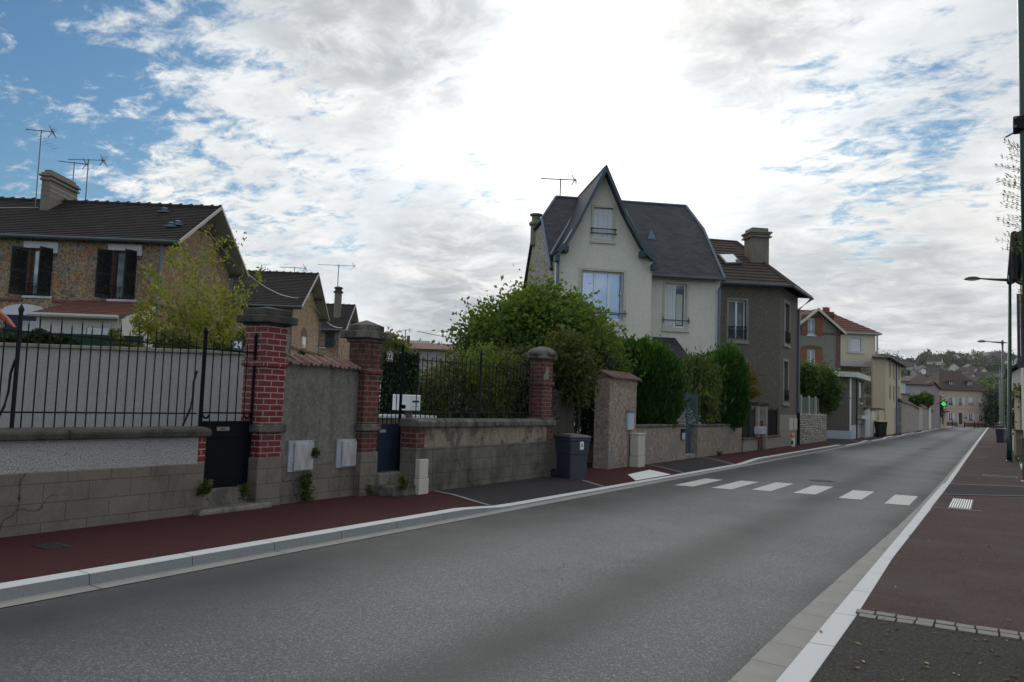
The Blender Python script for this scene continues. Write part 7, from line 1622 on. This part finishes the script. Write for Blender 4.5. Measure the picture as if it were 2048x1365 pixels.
# bamboo sprays by the near post
t = thing('bamboo', onX(2070, 900, .9), 'thin bamboo stems with narrow leaves reaching in at the right edge', 'bamboo'); g = MB(); m = MB(); rr = random.Random(2); Pts = []; Ds = []
for k in range(24):
    dpt = rr.uniform(7.2, 8.0); px0, py0 = 2064, 268 + 9.4*k + rr.uniform(-4, 4); L_ = rr.uniform(.2, .36)
    a = at(px0, py0+30, dpt); d = (-R0*1.0 + Z*rr.uniform(.25, .55)).normalized(); pts = [a + d*L_*j/6 - Z*.12*(j/6)**2*L_ for j in range(7)]; g.tube(pts, [.003, .0028, .0024, .002, .0018, .0014, .001], 4)
    for j in range(1, 7):
        for s_ in (-1, 1, 1, 0):
            Pts.append(list(pts[j] + Z*s_*.016 - R0*.012*rr.random())); dd = (d + Z*s_*rr.uniform(.2, .8) + FH*rr.uniform(-.4, .4)).normalized(); Ds.append(list(dd))
st = at(2064, 300, 7.6); g.tube([(st.x, st.y, .05), (st.x+.02, st.y, 2.4), (st.x, st.y, 5.2)], [.012, .01, .006], 6); g.build('stem', 'twig', t)
leaves(m, np.array(Pts), .0085, 4.6, 0, dirs=np.array(Ds)); m.build('foliage', 'leaf_bamboo', t)
for px, py, dpt, s_ in ((2046, 500, 11, 1), (2047, 590, 11, 1), (2044, 690, 11, 1)):
    pass
plant('bamboo_tuft', 'yellow-green bamboo leaves crossing the grey shutter at the right edge', 'bamboo', V3(2060, 20, 0), [(tuple(at(2056, 600, 20)), (.12, .15, 1.5), 16, 12, .14, .2)], 'leaf_bamboo', .045, 4.0, trunk=[(V3(2062, 20, 0), 4.2, .012, 5, .15, 1, 5)], dirs=(-.85, -.5, .1))
# weeds at the foot of the walls
for i, (px, py, s_, lab) in enumerate(((612, 985, .16, 'wiry green weed climbing the foot of the grey panel wall'), (612, 960, .10, 'thin weed growing from the wall joint under the left meter box'), (728, 985, .15, 'round green weed tuft at the corner of the panel wall by the steps'), (745, 1000, .10, 'small weed beside the dark slab cover at the steps'), (485, 980, .08, 'small weed on the step of the black gate'), (407, 975, .08, 'small weed at the end of the white-banded wall'), (803, 965, .09, 'small weed beside the lower step of the blue gate'), (1436, 925, .14, 'small weed at the foot of the pale rough wall'), (629, 905, .07, 'tiny fern growing beside the left meter box'))):
    X = -8.6 if px < 800 else -8.08; p = onX(px, py, X+.04)
    plant('weed', lab, 'weed', (p.x, p.y, max(.1, p.z-.1)), [((p.x+.02, p.y, max(.12, p.z)), (s_*.7, s_*.6, s_*1.1), 12, 26, s_*.55, .2)], 'leaf_garden', .022, 2.2, 'weeds at the foot of the walls', trunk=None, minz=.09)
# fallen leaves
g = MB(); g.add([(-.5, 0, 0), (-.15, .22, .10), (.3, .16, .16), (.5, 0, .05), (.3, -.16, .13), (-.15, -.22, .14), (0, 0, .02), (-.75, .02, .03)], [(0, 1, 6), (1, 2, 6), (2, 3, 6), (3, 4, 6), (4, 5, 6), (5, 0, 6), (0, 7, 6)])
rr = random.Random(8); protos = []
for k, tv in enumerate((.15, .5, .95)):
    g.t = [tv]*8; o = g.build('fallen_leaf', 'leaf_dry'); protos.append(tag(o, 'x', 'leaf', 'fallen leaves on the right pavement'))
n = 0
while n < 110:
    y = rr.choice((rr.uniform(4.6, 7.0), rr.uniform(4.6, 7.0), rr.uniform(4.6, 16))); x = rr.uniform(-.9, .8) if rr.random() < .93 else rr.uniform(-1.38, -.96)
    p = protos[n % 3]; o = p if n < 3 else p.copy()
    if n >= 3: COL.objects.link(o)
    o.location = (x, y, .062 if y < 7.1 else .056) if x > -.95 else (x, y, .05 if x > -1.12 else .008); sc_ = rr.uniform(.028, .062) ; o.scale = (sc_, sc_, sc_); o.rotation_euler = (rr.uniform(-.3, .3), rr.uniform(-.3, .3), rr.uniform(0, 6.28))
    o['label'] = ('fallen brown leaf on the dark asphalt before the row of setts' if y < 7.0 else 'fallen brown leaf on the reddish right pavement') if x > -.98 else 'fallen leaf lying along the right kerb and channel'; n += 1

# ------------------------------------------------------------------ hill
def hill_h(d, px):       # height of the slope at camera depth d under pixel column px
    t = max(0., min(1., (d-300)/560)); return -2 + (59+3*math.sin(px*.02)+2*math.sin(px*.051)+ (px-1800)*.014)*(t*t*(3-2*t))
g = MB(); nx, ny = 40, 18
for j in range(ny+1):
    for i in range(nx+1):
        px = 1500 + 1100*i/nx; d = 280 + 900*j/ny; p = GR(px, d); g.v.append((p.x, p.y, hill_h(d, px)))
for j in range(ny):
    for i in range(nx): a = j*(nx+1)+i; g.f.append((a, a+1, a+nx+2, a+nx+1))
struct(g, 'hill', 'ground_soil')
def hill_p(px, d): p = GR(px, d); return np.array([p.x, p.y, hill_h(d, px)])
rr = random.Random(31); hp = [(1812, 560, 'a'), (1816, 610, 'a'), (1838, 640, 'w'), (1827, 700, 'w'), (1864, 560, 'w'), (1882, 690, 'w'), (1878, 590, 'w'), (1895, 620, 'w'), (1924, 640, 'w'), (1938, 560, 'w'), (1946, 600, 'w'), (1955, 540, 'w'), (1962, 600, 'w'), (1982, 560, 'w'), (1990, 530, 'w'), (1935, 760, 'd'), (1972, 770, 'd'), (1987, 760, 'd'), (1999, 740, 'd'), (2014, 700, 'w'), (2025, 640, 'd'), (2030, 720, 'd'), (1905, 760, 'w'), (1802, 690, 'w')]
mA, mB = MB(), MB()
for i in range(800):
    d = 320+ 540*RNG.random()**.8; px = 1540+900*RNG.random()
    if any(abs(px-q[0]-5) < 11 and q[1]-75 < d < q[1]+15 for q in hp): continue
    c = hill_p(px, d); r = RNG.uniform(3.5, 7.5); hh = r*RNG.uniform(.6, 1.0)
    P, T, _ = clumpy((0, 0, 0), (r, r, hh), 24, 17, r*.42, .6); P = tr(c+np.array([0, 0, hh*.5]), P); leaves(mA if RNG.random() < .6 else mB, P, 1.25, 1.2, 0, T*.8)
tag(mA.build('hill_wood', 'leaf_far', kind='stuff'), 'mid green trees covering the far hillside', 'wood'); tag(mB.build('hill_wood', 'leaf_far_dark', kind='stuff'), 'darker trees scattered through the far hillside wood', 'wood')
for i, (px, d, h_, r) in enumerate(((1843, 790, 12, 3.0), (1851, 795, 13, 2.6), (1859, 800, 14, 2.2), (1900, 820, 11, 3), (1908, 820, 9, 2.6), (1913, 820, 10, 3), (1822, 760, 7, 4.5), (1880, 800, 6, 1.0), (1955, 800, 8, 6))):
    c = hill_p(px, d); lab = ('left of three tall poplars on the hill skyline', 'middle of three tall poplars on the hill skyline', 'right, slimmest of three tall poplars on the hill skyline', 'tall pointed tree on the skyline above the salmon house', 'short middle tree of the skyline group above the salmon house', 'right tree of the skyline group above the salmon house', 'round tree on the skyline left of the poplars', 'tiny thin tree alone on the hill skyline', 'wide round tree on the skyline near the hilltop houses')[i]
    plant('hill_tree', lab, 'tree', tuple(c), [((c[0], c[1], c[2]+h_*.55), (r, r, h_*.5), 34, 22, r*.6, .3)], 'leaf_far' if i % 2 else 'leaf_far_dark', .9, 1.3, 'trees on the hill skyline', trunk=[(tuple(c), h_*.7, .3, 3, .3, 0, 3)], minz=c[2]+1)
# hillside houses
rr = random.Random(31)
where = ['left, behind the beige block', 'left, roof over the beige block', 'pale, left part of the hill', 'pale, high at the left of the hill', 'pale, below the poplars', 'pale triangle between dark trees', 'small, above the mauve house', 'small, above the salmon roof ridge', 'pale gable over the middle of the salmon roof', 'bright gable above the first dormer', 'bright gable above the salmon roof', 'bright gable between the two dormers', 'small roof right of the bright gables', 'white gable above the second dormer', 'purplish roof near the lamp heads', 'dark roof on the skyline', 'dark roof on the skyline left of the big gable', 'big double gable on the skyline', 'low house right of the big skyline gable', 'house behind the lamp posts', 'roof right of the lamp posts', 'roof on the skyline behind the lamp posts', 'house high above the salmon house', 'house high behind the beige block']
for i, (px, d, k) in enumerate(hp):
    c = hill_p(px, d); w, D_, hh = rr.uniform(7, 10), rr.uniform(6, 8), rr.uniform(3.2, 4.4); f = Frame(c, rotv(R0, rr.uniform(-.9, .9)), None)
    t = thing('hillside_house', tuple(c), 'small hillside house: ' + where[i], 'house', 'houses on the far hillside'); g = MB(); rh = hh+rr.uniform(3, 4.2)
    f = Frame((c[0], c[1], 0), f.e); z0 = c[2]
    g.plate([(0, z0-3), (w, z0-3), (w, z0+hh), (w/2, z0+rh), (0, z0+hh)], 0, D_+4, f); g.build('wall', 'white_render' if k != 'a' else 'pale_grey_render', t)
    g = MB(); sl2 = (rh-hh)/(w/2)
    for s_ in (-1, 1): q0 = w/2+s_*(w/2+.6); g.prism([f.w(q0, -.6, z0+hh-.6*sl2+.1), f.w(w/2, -.6, z0+rh+.1), f.w(w/2, -.6, z0+rh+.5), f.w(q0, -.6, z0+hh-.6*sl2+.5)], f.n*(D_+5.2))
    g.build('roof', 'roof_far' if k != 'd' else 'roof_slate', t)
    g = MB(); g.box(w*.2, w*.38, -.05, 0, z0+1.2, z0+2.6, f); g.box(w*.6, w*.78, -.05, 0, z0+1.2, z0+2.6, f); g.build('window', 'glass_dark', t)

# ------------------------------------------------------------------ air
s = NT('haze_air'); s.N.remove(s.b); v = s.new('ShaderNodeVolumePrincipled'); v.inputs['Color'].default_value = (.86, .90, .95, 1); v.inputs['Density'].default_value = .00010; v.inputs['Anisotropy'].default_value = .2
s.L.new(v.outputs[0], s.out.inputs['Volume'])
g = MB(); g.box(-1600, 2200, -80, 1700, -4, 130); hz = g.build('haze', 'haze_air', kind='stuff'); tag(hz, 'thin pale haze that fades the far wooded hill', 'haze')
